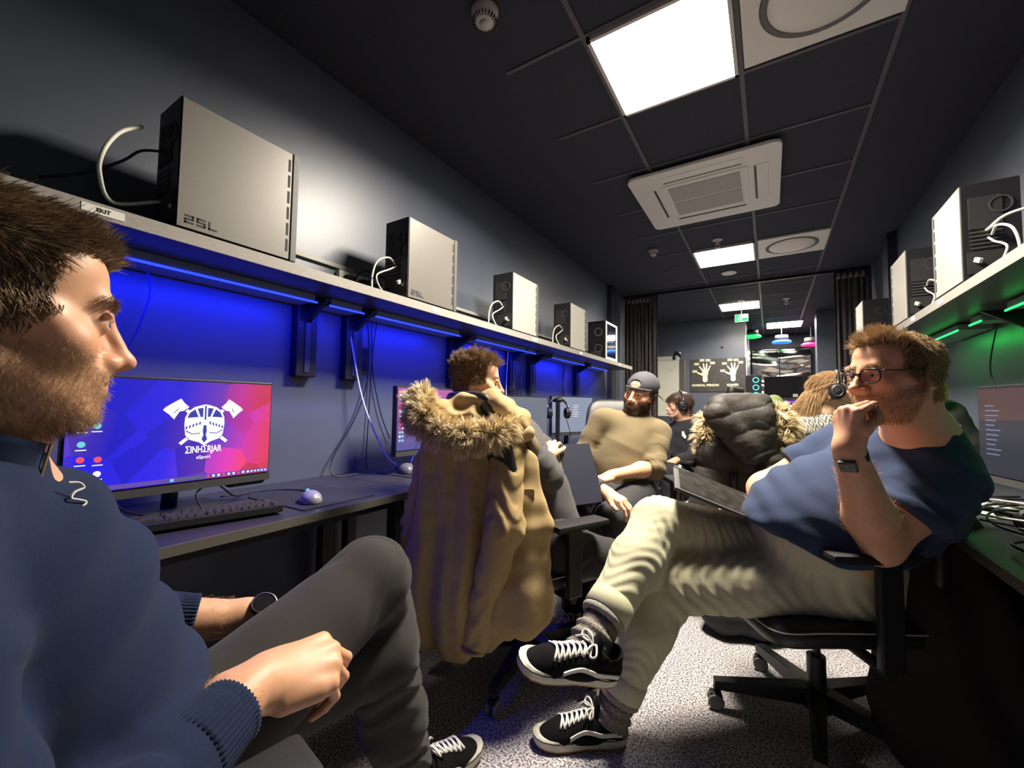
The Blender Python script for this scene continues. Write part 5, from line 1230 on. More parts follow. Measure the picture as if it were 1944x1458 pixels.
# ================================================================ the people further back
def sitter(name, label, root, hc, F, up, sc_, J, top, pants, skin, hp, headp=None, hair=None, shoes=None, sleeve=(.85, .85), h=.006, neckr=.054, tr=.13, torso_w=1.0, hands=True, hem_drop=.02, collar=0.075, fold=.004, armr=(.05, .044, .038, .026), handc=(.45, .5, .3)):
    t = thing('person', label, 'person', root); R = frame(F, up); S = SDF(); T = head_sdf(S, hc, R, sc_, headp)
    nk, ch, be, pe = J['neck'], J['chest'], J['belly'], J['pelvis']; sh, el, wr = J['sh'], J['el'], J['wr']; hi, kn, an = J['hip'], J['kn'], J['an']
    S.cap(T(0, -.035, -.06), nk, neckr, neckr*1.05, .03); S.cap(T(0, .01, -.09), nk, .042, .05, .03)
    S.cap(nk, ch, .065, tr, .05); S.cap(ch, be, tr, tr, .05); S.cap(be, pe, tr, tr, .05); S.cap(sh[0]*.85+sh[1]*.15, sh[1]*.85+sh[0]*.15, .06, .06, .05)
    for i in (0, 1):
        arm(S, sh[i], el[i], wr[i], armr); leg(S, hi[i], kn[i], an[i], (.08, .058, .052, .036))
        if hands:
            y = nrm(wr[i]-el[i]) if 'hd' not in J or J['hd'][i] is None else nrm(J['hd'][i]-wr[i]); z = nrm(V3(0, 0, 1)-y*y[2]*.999+V3(.01, 0, 0)); x = np.cross(y, z); Rh = np.stack([x, y, z], 1)
            mid = (J['wr'][0]+J['wr'][1])/2
            if np.dot(mid-wr[i], x) < 0: Rh = Rh*np.array([-1, 1, 1])
            hand_sdf(S, wr[i], Rh, curl=handc, sc_=sc_*.95)
    fine = lambda P: (np.linalg.norm(P-hc, axis=1) < .16) | (np.minimum(np.linalg.norm(P-wr[0], axis=1), np.linalg.norm(P-wr[1], axis=1)) < .17)
    o, V, Q = body_mesh(S, h, fine, lambda P: skin_colors(P, hc, R, sc_, skin, hp), t, m_skin)
    eyes(t, T, R, sc_, F, (.10, .12, .12))
    N = vnormals(V, Q); q = (V-hc)@R/sc_
    if hair: hair(t, V, N, q, R, T)
    # top
    C_ = SDF(); C_.cap(nk-V3(0, 0, .03), ch, .08, tr*1.10+.008, .05); C_.cap(ch, be, tr*1.1+.01, tr*1.1+.012, .05); C_.cap(be, pe+V3(0, 0, .02), tr*1.1+.012, tr*1.12+.012, .05); C_.cap(sh[0]*.87+sh[1]*.13, sh[1]*.87+sh[0]*.13, .074, .074, .05)
    cuffs = []
    for i in (0, 1):
        c = el[i]+(wr[i]-el[i])*sleeve[i]; C_.cap(sh[i], el[i], armr[0]+.018, armr[1]+.014, .03); C_.group(fore(el[i], wr[i], c, armr[1]+.012, armr[2]+.006), .03); cuffs.append(c)
    fo = lambda P: sum(limb_folds(P, sh[i], el[i], .06, 75, fold, .3, 1.1, 3+i)+limb_folds(P, el[i], cuffs[i], .05, 95, fold, -.2, .6, 6+i) for i in (0, 1))+wav(P, 34, 4)*fold*.7+fold*np.sin(((P-be)@nrm((.2, .2, .9)))*65+2.6*wav(P, 11, 2))*np.clip(wav(P, 8, 7)+.3, 0, 1)
    to, VT, QT = cloth_obj(C_, .006, top[0], top[1], t, fo)
    # trousers
    K_ = SDF()
    for i in (0, 1): K_.cap(hi[i], kn[i], .098, .072, .03); K_.cap(kn[i], an[i]+V3(0, 0, .02), .072, .058, .03)
    K_.cap(hi[0], hi[1], .11, .11, .05); K_.cap(pe, pe+V3(0, 0, -.02), tr*1.05, tr*1.05, .04)
    for i in (0, 1): K_.plane(an[i]+V3(0, 0, .02), nrm(an[i]-kn[i]), .004, lo=an[i]-.1, hi=an[i]+.1)
    kf = lambda P: sum(limb_folds(P, hi[i], kn[i], .09, 90, .004, -.1, .45, 3+i, skew=1.3)+limb_folds(P, kn[i], an[i], .07, 100, .0035, -.1, 1, 5+i, skew=1.2) for i in (0, 1))+wav(P, 36, 2)*.0025
    ko, _, _ = cloth_obj(K_, .007, 'trousers', pants, t, kf)
    if shoes:
        for i in (0, 1):
            d = nrm((kn[i]-hi[i])*V3(1, 1, 0)); b0 = V3(an[i][0], an[i][1], .002); shoe(t, b0-d*.05, b0+d*.2, (0, 0, 1), 0, stripe=False)
    return t, T, R, C_, to, ko, VT, QT
# ---- man with tousled hair, beside the parka
def man_parka():
    hc = A(905, 722, 1.80); F = nrm((.80, .60, -.12)); m_gs = mat('dark_grey_knit', (.055, .052, .055), .9, sheen=.08, noise=.12, nscale=400, bump=.12, bscale=700); m_bt = mat('black_trousers', (.028, .026, .028), .9, noise=.1, nscale=400, bump=.15, bscale=600)
    r = V3(.60, -.80, 0)
    J = dict(neck=V3(-1.045, 1.50, 1.05), chest=V3(-.965, 1.53, .88), belly=V3(-.87, 1.56, .70), pelvis=V3(-.81, 1.58, .54),
             sh=[V3(-.99, 1.66, .96), A(985, 838, 1.62)], el=[V3(-.80, 1.85, .75), A(1040, 905, 1.60)], wr=[V3(-.62, 1.80, .70), A(1036, 868, 1.74)], hd=[None, A(1045, 840, 1.82)],
             hip=[V3(-.83, 1.66, .54), V3(-.73, 1.50, .53)], kn=[A(1165, 1022, 1.95), A(1165, 1062, 1.66)], an=[A(1120, 1110, 2.05)*V3(1, 1, 0)+V3(0, 0, .09), A(1130, 1180, 1.8)*V3(1, 1, 0)+V3(0, 0, .09)])
    def hair(t, V, N, q, R, T):
        hm = hair_mat('hair_light_brown', (.24, .16, .09))
        df = lambda P, n: n*.9+R[:, 2]*.35+R[:, 1]*.15
        strands(V, N, df, lambda P: .016+.022*sst(((P-hc)@R)[:, 2], .02, .09), hair_mask(q, dict(hairline=.07)), 8000, .0010, 5, 23, 'hair', hm, t, clump=12, jit=.4, root=.002)
        strands(V, N, lambda P, n: n*.6-R[:, 2]*.7, lambda P: np.full(len(P), .005), beard_mask(q), 1200, .0004, 3, 24, 'stubble', hm, t)
    return sitter('person', 'person with tousled light brown hair and dark grey sweater, seated beyond the tan parka', (-.84, 1.56, 0), hc, F, (-.1, -.1, 1), 1.0, J,
                  ('sweater', m_gs), m_bt, (.66, .37, .23), dict(beard=(.3, .18, .1), bstr=.3, brow=(.25, .15, .08), scalp=(.2, .13, .08), hairline=.07), {'eye': .0028}, hair, True, tr=.13)
if 'P' in WHO: man_parka()
# ---- man in a backwards cap
def man_cap():
    hc = A(1217, 748, 2.35); F = nrm((-.22, -.97, -.04)); up = (.24, .10, 1); sc_ = 1.0
    m_ol = mat('olive_knit', (.15, .115, .058), .9, sheen=.1, noise=.1, nscale=400, bump=.12, bscale=700); m_dj = mat('black_denim', (.030, .030, .033), .85, noise=.2, nscale=300, bump=.15, bscale=500)
    J = dict(neck=A(1208, 800, 2.36), chest=A(1192, 845, 2.36), belly=A(1180, 885, 2.34), pelvis=A(1180, 925, 2.32),
             sh=[A(1142, 797, 2.36), A(1252, 822, 2.32)], el=[A(1108, 862, 2.34), A(1240, 888, 2.20)], wr=[A(1096, 893, 2.16), A(1160, 903, 2.08)], hd=[A(1090, 925, 2.10), A(1112, 918, 2.0)],
             hip=[A(1160, 935, 2.30), A(1210, 938, 2.24)], kn=[A(1095, 950, 2.02), A(1160, 985, 1.90)], an=[A(1090, 990, 2.0)*V3(1, 1, 0)+V3(0, 0, .09), A(1150, 1000, 1.92)*V3(1, 1, 0)+V3(0, 0, .09)])
    def hair(t, V, N, q, R, T):
        hm = hair_mat('hair_dark', (.075, .045, .03))
        strands(V, N, lambda P, n: n*.6-R[:, 2]*.8+R[:, 1]*.2, lambda P: np.full(len(P), .011), beard_mask(q), 5000, .0005, 3, 34, 'beard', hm, t)
        strands(V, N, lambda P, n: n*.3-R[:, 2], lambda P: np.full(len(P), .008), hair_mask(q, dict(hairline=.07))*(q[:, 2] < .03), 3000, .0006, 3, 35, 'hair', hm, t)
        strands(V, N, lambda P, n: n*.4+np.sign(((P-hc)@R)[:, :1])*R[:, 0], lambda P: np.full(len(P), .008), np.clip(np.exp(-(((np.abs(q[:, 0])-.031)/.017)**2+((q[:, 1]-.09)/.02)**2+((q[:, 2]-.0225)/.004)**2))*1.5, 0, 1), 400, .0005, 3, 36, 'eyebrows', hm, t)
        # cap, worn backwards
        m_cap = mat('cap_cloth', (.060, .060, .072), .85, noise=.2, nscale=300, bump=.15, bscale=500)
        S = SDF(); S.ell(T(0, -.012, .042), V3(.086, .106, .088)*sc_, R, .01); S.plane(T(0, .06, .024), R@nrm(V3(0, -.16, -1)), .003)
        S.ell(T(0, .10, .060), V3(.032, .04, .022), R, .004, True)     # the opening above the strap
        v, Qc = S.mesh(.004, 1); co = mesh_obj('cap', v, Qc, m_cap, None); tag(co, 'dark grey cap worn backwards by the bearded man in olive', 'cap')
        mb = MB(); mb.tube([T(.0865*math.cos(a), -.012+.107*math.sin(a), .030+.004*math.sin(a)) for a in np.linspace(.5, PI-.5, 22)], .006, 6, smooth=0); mb.build('strap', m_cap, co, smooth=True)
        mb = MB(); mb.grid(lambda u, v_: T((u-.5)*.15, -.10-.07*v_*(1-(2*u-1)**2*.5), .012-.02*v_-.02*(2*u-1)**2), 16, 6, .003); mb.build('visor', m_cap, co, smooth=True)
        MB().lathe([(.0001, .005), (.006, .003), (.007, 0)], 12, R=R, T=T(0, -.012, .129)).build('button', m_cap, co, smooth=True)
    return sitter('person', 'bearded person in olive sweater and backwards cap, leaning back and looking at the camera', (-.74, 2.48, 0), hc, F, up, sc_, J, ('sweater', m_ol), m_dj, (.66, .37, .235),
                  dict(beard=(.09, .05, .035), bstr=.75, brow=(.1, .06, .04), scalp=(.08, .05, .04)), {'ears': 1}, hair, True, sleeve=(.7, .12), tr=.14, handc=(.5, .5, .3))
if 'C' in WHO: man_cap()
# ---- headset that sits on a head (or a stand)
def headset(T, R, label, r=.092, cup=.036, mic=True, z=.0, pad=.020, cat='headset', col=None, dy=-.005, side=None):
    t = thing('headset', label, 'headset', T(0, 0, .1)); m1 = m_black; mb = MB()
    P = [T(r*math.cos(a), dy-.012, z-.004+(.128+.0-z)*math.sin(a)) for a in np.linspace(0, PI, 24)]
    mb.tube(P, .006, 8); mb.build('headband', m1, t, smooth=True, world=True)
    mb = MB(); mb.tube([p+R[:, 2]*-.008 for p in P[5:-5]], .009, 8); mb.build('headband_pad', m_leather, t, smooth=True, world=True)
    for s in (-1, 1):
        ax = R[:, 0]*s; B = basis(ax, R[:, 2]); c = T(s*(r-.010), dy-.004, z-.012)
        mb = MB().lathe([(.0001, .022), (cup*.8, .020), (cup, .010), (cup*1.02, 0), (cup*.9, -.004), (.0001, -.004)], 28, R=B@np.diag([.92, 1.1, 1]), T=c); o = mb.build('ear_cup', m1, t, smooth=True, world=True)
        mb = MB().tube([c-ax*.010+B@V3(cup*.72*math.cos(a), cup*.85*math.sin(a), 0) for a in np.linspace(0, 2*PI, 28)[:-1]], .011, 8, closed=True); mb.build('ear_cushion', m_leather, o, smooth=True, world=True)
        mb = MB().lathe([(cup*.55, .0225), (cup*.62, .0245), (cup*.68, .0215)], 26, R=B@np.diag([.92, 1.1, 1]), T=c, cap=False); mb.box((0, 0, .0235), (.026, .004, .001), R=euler(0, 0, .8)); mb.v[-8:] = ((np.array(mb.v[-8:]))@B.T+c).tolist()
        mb.build('cup_emblem', m_dkgrey, o, world=True)
        mb = MB(); mb.tube([T(s*r, dy-.012, z+.015), T(s*(r+.004), dy-.012, z+.035), T(s*(r-.002), dy-.012, z+.055)], .005, 6); mb.build('yoke', m_chrome, o, smooth=True, world=True)
    if mic:
        mb = MB().tube([T(-(r+.0), .02, z-.03), T(-.085, .08, z-.075), T(-.045, .115, z-.075), T(-.03, .118, z-.073)], [.0022, .0022, .003, .006], 6, smooth=5); mb.build('microphone_boom', m1, t, smooth=True, world=True)
    return t
# ---- child in black sweatshirt
def child():
    hc = A(1290, 768, 3.45); F = nrm((-.93, -.36, -.1)); sc_ = .93
    m_bk = mat('black_sweat', (.016, .017, .022), .88, sheen=.1, noise=.1, nscale=300); m_bp = mat('black_jogger', (.018, .017, .018), .85)
    J = dict(neck=A(1298, 798, 3.48), chest=A(1303, 828, 3.48), belly=A(1305, 858, 3.48), pelvis=A(1310, 892, 3.48), sh=[A(1283, 812, 3.62), A(1318, 815, 3.36)], el=[A(1262, 850, 3.55), A(1322, 862, 3.30)], wr=[A(1262, 882, 3.4), A(1280, 875, 3.2)],
             hip=[A(1300, 897, 3.55), A(1312, 900, 3.38)], kn=[A(1262, 890, 3.40), A(1270, 897, 3.15)], an=[A(1262, 935, 3.40)*V3(1, 1, 0)+V3(0, 0, .10), A(1275, 935, 3.15)*V3(1, 1, 0)+V3(0, 0, .10)])
    def hair(t, V, N, q, R, T):
        strands(V, N, lambda P, n: n*.35-R[:, 2]*.8+R[:, 1]*.2, lambda P: .030+.02*sst(((P-hc)@R)[:, 2], .0, .08), hair_mask(q, dict(hairline=.055)), 5000, .0011, 4, 44, 'hair', hair_mat('hair_dark', (.075, .045, .03)), t, clump=10, jit=.2, root=.001)
    r_ = sitter('person', 'child in black sweatshirt and joggers seated by the flip chart, wearing a headset', (-.58, 3.7, 0), hc, F, (0, 0, 1), sc_, J, ('sweatshirt', m_bk), m_bp, (.66, .38, .26), dict(brow=(.1, .06, .04), scalp=(.06, .04, .03), hairline=.055), {'jaw': .92, 'nose': .97}, hair, True, tr=.105, armr=(.04, .036, .032, .022), h=.007)
    t, T, R, C_, to, ko, VT, QT = r_
    headset(T, R, 'black gaming headset with microphone worn by the child at the back', mic=True, cup=.038)
    c = hit(C_, 1300, 826, 2.8, .001); b_ = basis(nrm(CAM-c)); MB().prism([(-.022, .03), (.022, .03), (.022, -.005), (0, -.03), (-.022, -.005)], .002, R=b_, T=c).build('chest_print', m_lace, to, world=True)
    mb = MB(); c = A(1287, 883, 3.13)
    for k in range(3): mb.box(c+V3(.0, 0, .0)+CR*(.012*k-.012)+CU*(.008*k-.03), (.02, .004, .035), R=euler(0, .5, .3))
    mb.build('leg_print', m_lace, ko, world=True)
if 'B' in WHO: child()
# ---- person with long fair hair and a patterned sweater
def person_knit():
    hc = A(1585, 742, 2.42); F = nrm((.97, .10, -.22)); sc_ = .96
    m_kn = bpy.data.materials.new('patterned_knit'); m_kn.use_nodes = True; nt = m_kn.node_tree; b = nt.nodes['Principled BSDF']; b.inputs['Roughness'].default_value = .95
    tc = nt.nodes.new('ShaderNodeTexCoord'); sp = nt.nodes.new('ShaderNodeSeparateXYZ'); nt.links.new(tc.outputs['Object'], sp.inputs[0])
    def mth(op, a, b_=None):
        n = nt.nodes.new('ShaderNodeMath'); n.operation = op
        for i, q in enumerate((a, b_)):
            if q is None: continue
            if isinstance(q, (int, float)): n.inputs[i].default_value = q
            else: nt.links.new(q, n.inputs[i])
        return n.outputs[0]
    u = mth('ADD', sp.outputs[0], mth('MULTIPLY', sp.outputs[1], .6)); z = sp.outputs[2]
    tri = lambda x, f: mth('ABSOLUTE', mth('SUBTRACT', mth('FRACT', mth('MULTIPLY', x, f)), .5))
    dia = mth('GREATER_THAN', mth('FRACT', mth('MULTIPLY', mth('ADD', tri(u, 14), tri(z, 10)), 3.0)), .52)
    zig = mth('GREATER_THAN', mth('FRACT', mth('ADD', mth('MULTIPLY', z, 34), mth('MULTIPLY', tri(u, 40), 1.0))), .5)
    band = mth('GREATER_THAN', tri(z, 5.5), .24); mx = nt.nodes.new('ShaderNodeMix'); mx.data_type = 'FLOAT'; nt.links.new(band, mx.inputs[0]); nt.links.new(dia, mx.inputs[2]); nt.links.new(zig, mx.inputs[3])
    mc = nt.nodes.new('ShaderNodeMix'); mc.data_type = 'RGBA'; nt.links.new(mx.outputs[0], mc.inputs[0]); mc.inputs[6].default_value = (.12, .115, .11, 1); mc.inputs[7].default_value = (.50, .48, .42, 1); nt.links.new(mc.outputs[2], b.inputs['Base Color'])
    J = dict(neck=A(1560, 785, 2.46), chest=A(1545, 830, 2.48), belly=A(1545, 880, 2.5), pelvis=A(1560, 930, 2.5), sh=[A(1590, 800, 2.62), A(1510, 822, 2.36)], el=[A(1620, 860, 2.7), A(1515, 880, 2.33)], wr=[A(1660, 880, 2.75), A(1590, 900, 2.4)],
             hip=[A(1570, 935, 2.6), A(1550, 940, 2.42)], kn=[A(1680, 930, 2.75), A(1660, 940, 2.5)], an=[A(1680, 1000, 2.75)*V3(1, 1, 0)+V3(0, 0, .1), A(1660, 1000, 2.5)*V3(1, 1, 0)+V3(0, 0, .1)])
    def hair(t, V, N, q, R, T):
        hm = hair_mat('hair_fair', (.40, .25, .13))
        strands(V, N, lambda P, n: n*.03-R[:, 2]*.45-R[:, 1]*.6, lambda P: np.full(len(P), .05), np.clip(hair_mask(q, dict(hairline=.07))*1.2, 0, 1), 9000, .0011, 5, 54, 'hair', hm, t, jit=.2, grav=.25, root=-.001, clump=12)
        S = SDF(); P = [T(.0, -.08, -.02), T(.02, -.115, -.07), T(.01, -.15, -.14), T(.0, -.165, -.22)]; S.chain(P, [.05, .042, .036, .02], .02); v, Qc = S.mesh(.006, 1); nn = vnormals(v, Qc)
        o = mesh_obj('hair_tail', v, Qc, hm, t, col=np.full((len(v), 3), .6))
        strands(v, nn, lambda P_, n: n*.10-R[:, 2]*.9-R[:, 1]*.15, lambda P_: np.full(len(P_), .09), np.ones(len(v)), 3000, .0012, 5, 55, 'loose_hair', hm, t, jit=.12, grav=.2)
    r_ = sitter('person', 'person with long fair hair, headset and patterned knit sweater, turned away', (.34, 2.9, 0), hc, F, (.1, .05, 1), sc_, J, ('sweater', m_kn), mat('dark_trousers', (.03, .03, .035), .9), (.68, .42, .28), dict(brow=(.3, .2, .1), scalp=(.35, .22, .12), hairline=.07), {'jaw': .92}, hair, None, tr=.12, armr=(.042, .038, .034, .024))
    t, T, R, C_, to, ko, VT, QT = r_
    headset(T, R, 'black over-ear headset worn by the fair-haired person in patterned knit', mic=False, cup=.042, r=.106)
if 'K' in WHO: person_knit()
# ================================================================ screens and desk things
def emi(name, col, s):
    m = mat(name, tuple(c*.3 for c in col), .3, emit=col, estr=s); return m
E0 = .30
def wallpaper():
    m = bpy.data.materials.new('wallpaper_screen'); m.use_nodes = True; nt = m.node_tree; b = nt.nodes['Principled BSDF']; b.inputs['Roughness'].default_value = .25; b.inputs['Base Color'].default_value = (.01, .01, .012, 1)
    tc = nt.nodes.new('ShaderNodeTexCoord'); sp = nt.nodes.new('ShaderNodeSeparateXYZ'); nt.links.new(tc.outputs['Object'], sp.inputs[0])
    vo = nt.nodes.new('ShaderNodeTexVoronoi'); vo.feature = 'F1'; vo.inputs['Scale'].default_value = 9; nt.links.new(tc.outputs['Object'], vo.inputs['Vector'])
    s2 = nt.nodes.new('ShaderNodeSeparateColor'); nt.links.new(vo.outputs['Color'], s2.inputs[0])
    def mth(op, a, b_=0.0):
        n = nt.nodes.new('ShaderNodeMath'); n.operation = op
        for i, q in enumerate((a, b_)):
            if isinstance(q, (int, float)): n.inputs[i].default_value = q
            else: nt.links.new(q, n.inputs[i])
        return n.outputs[0]
    # position along the screen (object x runs left to right, y up)
    g = mth('ADD', mth('MULTIPLY', sp.outputs[0], 1.75), mth('MULTIPLY', sp.outputs[1], -.3)); g = mth('ADD', g, mth('MULTIPLY', s2.outputs[0], .14)); g = mth('ADD', g, .42)
    cr = nt.nodes.new('ShaderNodeValToRGB'); e = cr.color_ramp.elements; e[0].position = 0; e[0].color = (.12, .05, .62, 1); e[1].position = 1; e[1].color = (.9, .06, .13, 1)
    for p, c in ((.16, (.015, .012, .85, 1)), (.42, (.03, .02, .85, 1)), (.62, (.20, .05, .62, 1)), (.80, (.80, .05, .50, 1)), (.90, (.92, .06, .20, 1))): q = e.new(p); q.color = c
    nt.links.new(g, cr.inputs[0]); mr = nt.nodes.new('ShaderNodeMapRange'); nt.links.new(s2.outputs[1], mr.inputs[0]); mr.inputs[3].default_value = .72; mr.inputs[4].default_value = 1.15
    vm = nt.nodes.new('ShaderNodeVectorMath'); vm.operation = 'SCALE'; nt.links.new(cr.outputs[0], vm.inputs[0]); nt.links.new(mr.outputs[0], vm.inputs['Scale'])
    nt.links.new(vm.outputs[0], b.inputs['Emission Color']); b.inputs['Emission Strength'].default_value = E0*1.25
    return m
m_wp = wallpaper()
m_scr2 = bpy.data.materials.new('violet_screen'); m_scr2.use_nodes = True; nt = m_scr2.node_tree; b = nt.nodes['Principled BSDF']; b.inputs['Base Color'].default_value = (.01, .01, .01, 1)
tc = nt.nodes.new('ShaderNodeTexCoord'); sp = nt.nodes.new('ShaderNodeSeparateXYZ'); nt.links.new(tc.outputs['Object'], sp.inputs[0]); mr = nt.nodes.new('ShaderNodeMapRange'); nt.links.new(sp.outputs[1], mr.inputs[0]); mr.inputs[1].default_value = -.15; mr.inputs[2].default_value = .15
cr = nt.nodes.new('ShaderNodeValToRGB'); cr.color_ramp.elements[0].color = (.10, .10, .42, 1); cr.color_ramp.elements[1].color = (.60, .13, .52, 1); nt.links.new(mr.outputs[0], cr.inputs[0]); nt.links.new(cr.outputs[0], b.inputs['Emission Color']); b.inputs['Emission Strength'].default_value = E0*1.1
m_scr3 = emi('grey_screen', (.16, .19, .24), E0*.8); m_scr4 = emi('pale_screen', (.28, .33, .45), E0*.9); m_iconw = emi('screen_white', (1, 1, 1), E0*1.05); m_iconr = emi('screen_red', (1, .1, .16), E0); m_iconc = emi('screen_cyan', (.2, .75, .9), E0); m_bar = emi('screen_bar', (.18, .10, .55), E0*.8); m_dim = emi('screen_dim', (.20, .24, .42), .30*.4)
m_blue_in = emi('screen_blue_dark', (.05, .06, .45), E0)
def monitor(c, n, label, scr, W=.545, H=.33, grp='monitors on the left desks', foot=.72, tilt=0, red_led=False):
    """c: screen centre; n: direction the screen faces. Screen-local x runs right, y up."""
    t = thing('monitor', label, 'monitor', c, 0, grp); B = basis(n); 
    def place(mb, name, m, par=t, **k): mb.v = (np.array(mb.v)@B.T).tolist(); return mb.build(name, m, par, **k)
    place(MB().box((0, -.012, -.018), (W, H+.03, .030), bev=.004), 'housing', m_black)
    ch = MB(); ch.prism([(-W/2, -H/2-.027), (W/2, -H/2-.027), (W/2, -H/2-.004), (-W/2, -H/2-.004)], .006, z0=-.003); place(ch, 'lower_bezel', m_dkgrey)
    ch = MB(); ch.prism([(W/2-.13, -H/2-.040), (W/2-.02, -H/2-.040), (W/2, -H/2-.02), (W/2-.15, -H/2-.02)], .022, z0=-.03); place(ch, 'corner_chin', m_black)
    # the screen sheet keeps its own axes so that the picture on it follows the screen
    sm = MB().bb(-W/2+.006, W/2-.006, -H/2+.002, H/2-.006, -.001, .0012).build('screen', scr, t); sm.rotation_euler = Matrix(B.tolist()).to_euler()
    f = c-np.array([0, 0, c[2]-foot]); dz = c[2]-foot
    P0 = B[:, 2]*-.04; mb = MB(); mb.tube([P0, B[:, 2]*-.07+V3(0, 0, -.04), V3(*(B[:, 2]*-.09)[:2], -dz+.012)], .022, 10, smooth=4); mb.build('neck', m_black, t, smooth=True)
    mb = MB().box(V3(*(B[:, 2]*-.07)[:2], -dz+.006), (.26, .18, .012), R=rotz(math.atan2(B[1, 0], B[0, 0])), bev=.004); mb.build('foot', m_black, t)
    return t, sm
def flat(par, shapes, name, m, z=.0024, lift=0):
    mb = MB()
    for sh in shapes:
        n = len(sh); mb.add([(x, y, z+lift) for x, y in sh], [list(range(n))])
    o = mb.build(name, m, par); return o
def circ(cx, cy, r, n=20, ry=None): return [(cx+r*math.cos(2*PI*k/n), cy+(ry or r)*math.sin(2*PI*k/n)) for k in range(n)]
def rect(x0, x1, y0, y1): return [(x0, y0), (x1, y0), (x1, y1), (x0, y1)]
def rotp(P, a, cx=0, cy=0): c, s_ = math.cos(a), math.sin(a); return [(cx+x*c-y*s_, cy+x*s_+y*c) for x, y in P]
def stext(s_, size, x, y, name, m, par, sx=1, bold=0): return text_part(s_, size, np.eye(3), (x, y, .0026), name, m, par, depth=.0002, bold=bold, sx=sx)
mon1, s1 = monitor(V3(-1.60, .578, .985), (1, 0, 0), 'bright monitor showing a white helmet-and-axes emblem on blue and pink, on the nearest left desk', m_wp)
# emblem: helmet with two crossed axes, two lines of lettering
ex_, ey = .055, .018; S_ = .115
def L_(P): return [(ex_+x*S_, ey+y*S_) for x, y in P]
for sg in (-1, 1):
    shaft = L_([(sg*x, y) for x, y in rotp(rect(-.78, .62, -.045, .045), math.radians(42))]); blade = L_([(sg*x, y) for x, y in [(.40, .50), (.52, .62), (.60, .74), (.72, .66), (.94, .50), (1.0, .42), (.86, .30), (.74, .16), (.70, .24), (.62, .38), (.52, .40)]])
    flat(s1, [shaft], 'axe_shaft', m_iconw); flat(s1, [blade], 'axe_blade', m_iconw, .0025)
    flat(s1, [L_([(sg*.66+.02, .46), (sg*.68+.02, .46), (sg*.76, .34), (sg*.74, .34)])], 'axe_line', m_blue_in, .0028)
    for k in range(3): flat(s1, [L_([(sg*x, y) for x, y in rotp(circ(-.55+.10*k, 0, .022, 8), math.radians(42))])], 'shaft_mark', m_blue_in, .0028)
hel = [(-.50, .0), (-.49, .2), (-.42, .38), (-.28, .5), (-.1, .56), (0, .58), (.1, .56), (.28, .5), (.42, .38), (.49, .2), (.50, 0), (.47, -.28), (.36, -.42), (.14, -.50), (0, -.60), (-.14, -.50), (-.36, -.42), (-.47, -.28)]
flat(s1, [L_(hel)], 'helmet', m_iconw, .0030)
for sg in (-1, 1):
    flat(s1, [L_([(sg*.06, .22), (sg*.06, .48), (sg*.20, .46), (sg*.12, .22)])], 'helmet_panel', m_blue_in, .0034); flat(s1, [L_([(sg*.17, .22), (sg*.26, .44), (sg*.38, .34), (sg*.44, .20)])], 'helmet_panel', m_blue_in, .0034)
    for k in range(5): flat(s1, [L_([(sg*(.10+.08*k), .08-.03*k), (sg*(.14+.08*k), .08-.03*k), (sg*(.15+.08*k), -.0-.03*k), (sg*(.12+.08*k), -.0-.03*k)])], 'brow_slot', m_blue_in, .0034)
    flat(s1, [L_([(sg*.46, -.18), (sg*.30, -.27), (sg*.12, -.25), (sg*.12, -.23), (sg*.30, -.25), (sg*.46, -.15)])], 'cheek_line', m_blue_in, .0034)
flat(s1, [L_([(-.035, -.02), (.035, -.02), (.05, -.18), (.03, -.30), (.07, -.42), (0, -.52), (-.07, -.42), (-.03, -.30), (-.05, -.18)])], 'nose_guard', m_blue_in, .0034)
flat(s1, [L_([(-.02, .14), (.02, .14), (.02, .54), (-.02, .54)])], 'crest', m_blue_in, .0034)
stext('\u03a3INH\u03a3RJAR', .030, ex_, ey-.082, 'emblem_lettering', m_iconw, s1, sx=.66, bold=.0008); stext('eSport', .015, ex_, ey-.107, 'emblem_lettering', m_iconw, s1, bold=.0003)
# taskbar and icons
flat(s1, [rect(-.265, .265, -.161, -.148)], 'taskbar', m_bar, .0018)
flat(s1, [rect(-.015, .06, -.159, -.150)], 'search_box', m_dim, .0022); flat(s1, [rect(-.032, -.022, -.159, -.150)], 'start_icon', m_iconc, .0022)
for k in range(9): flat(s1, [circ(.072+.0155*k, -.1545, .0042, 10)], 'taskbar_icon', m_iconw if k % 3 else m_iconr, .0022)
for k in range(5): flat(s1, [rect(.205+.012*k, .212+.012*k, -.157, -.152)], 'tray_icon', m_iconw, .0022)
for (x, y, m_) in ((-.235, .02, m_iconr), (-.205, .022, m_iconc), (-.235, -.028, m_iconc), (-.235, -.070, m_iconr), (-.200, -.072, m_iconr), (-.235, -.115, m_iconc), (-.200, -.112, m_iconw)):
    flat(s1, [circ(x, y, .0085, 16)], 'desktop_icon', m_, .0022); flat(s1, [rect(x-.011, x+.011, y-.017, y-.014)], 'icon_caption', m_iconw, .0022)
mon2, s2_ = monitor(V3(-1.60, 1.74, 1.005), (1, 0, 0), 'pink to violet monitor full of small icons, half hidden by the tan parka', m_scr2)
rng = random.Random(8)
for cx_ in range(3):
    for k in range(13 if cx_ < 2 else 4): flat(s2_, [rect(-.255+.019*cx_, -.243+.019*cx_, .135-.021*k, .146-.021*k)], 'desktop_icon', (m_iconw, m_iconr, m_iconw, m_iconc)[rng.randrange(4)], .0022)
mon3, s3_ = monitor(V3(-1.56, 2.66, .985), (.96, -.25, 0), 'grey-lit monitor just right of the tousled-haired man', m_scr3)
for k in range(7): flat(s3_, [rect(-.02+.01*(k % 3), .12+.02*(k % 2), .10-.018*k, .106-.018*k)], 'text_line', m_dim, .0022)
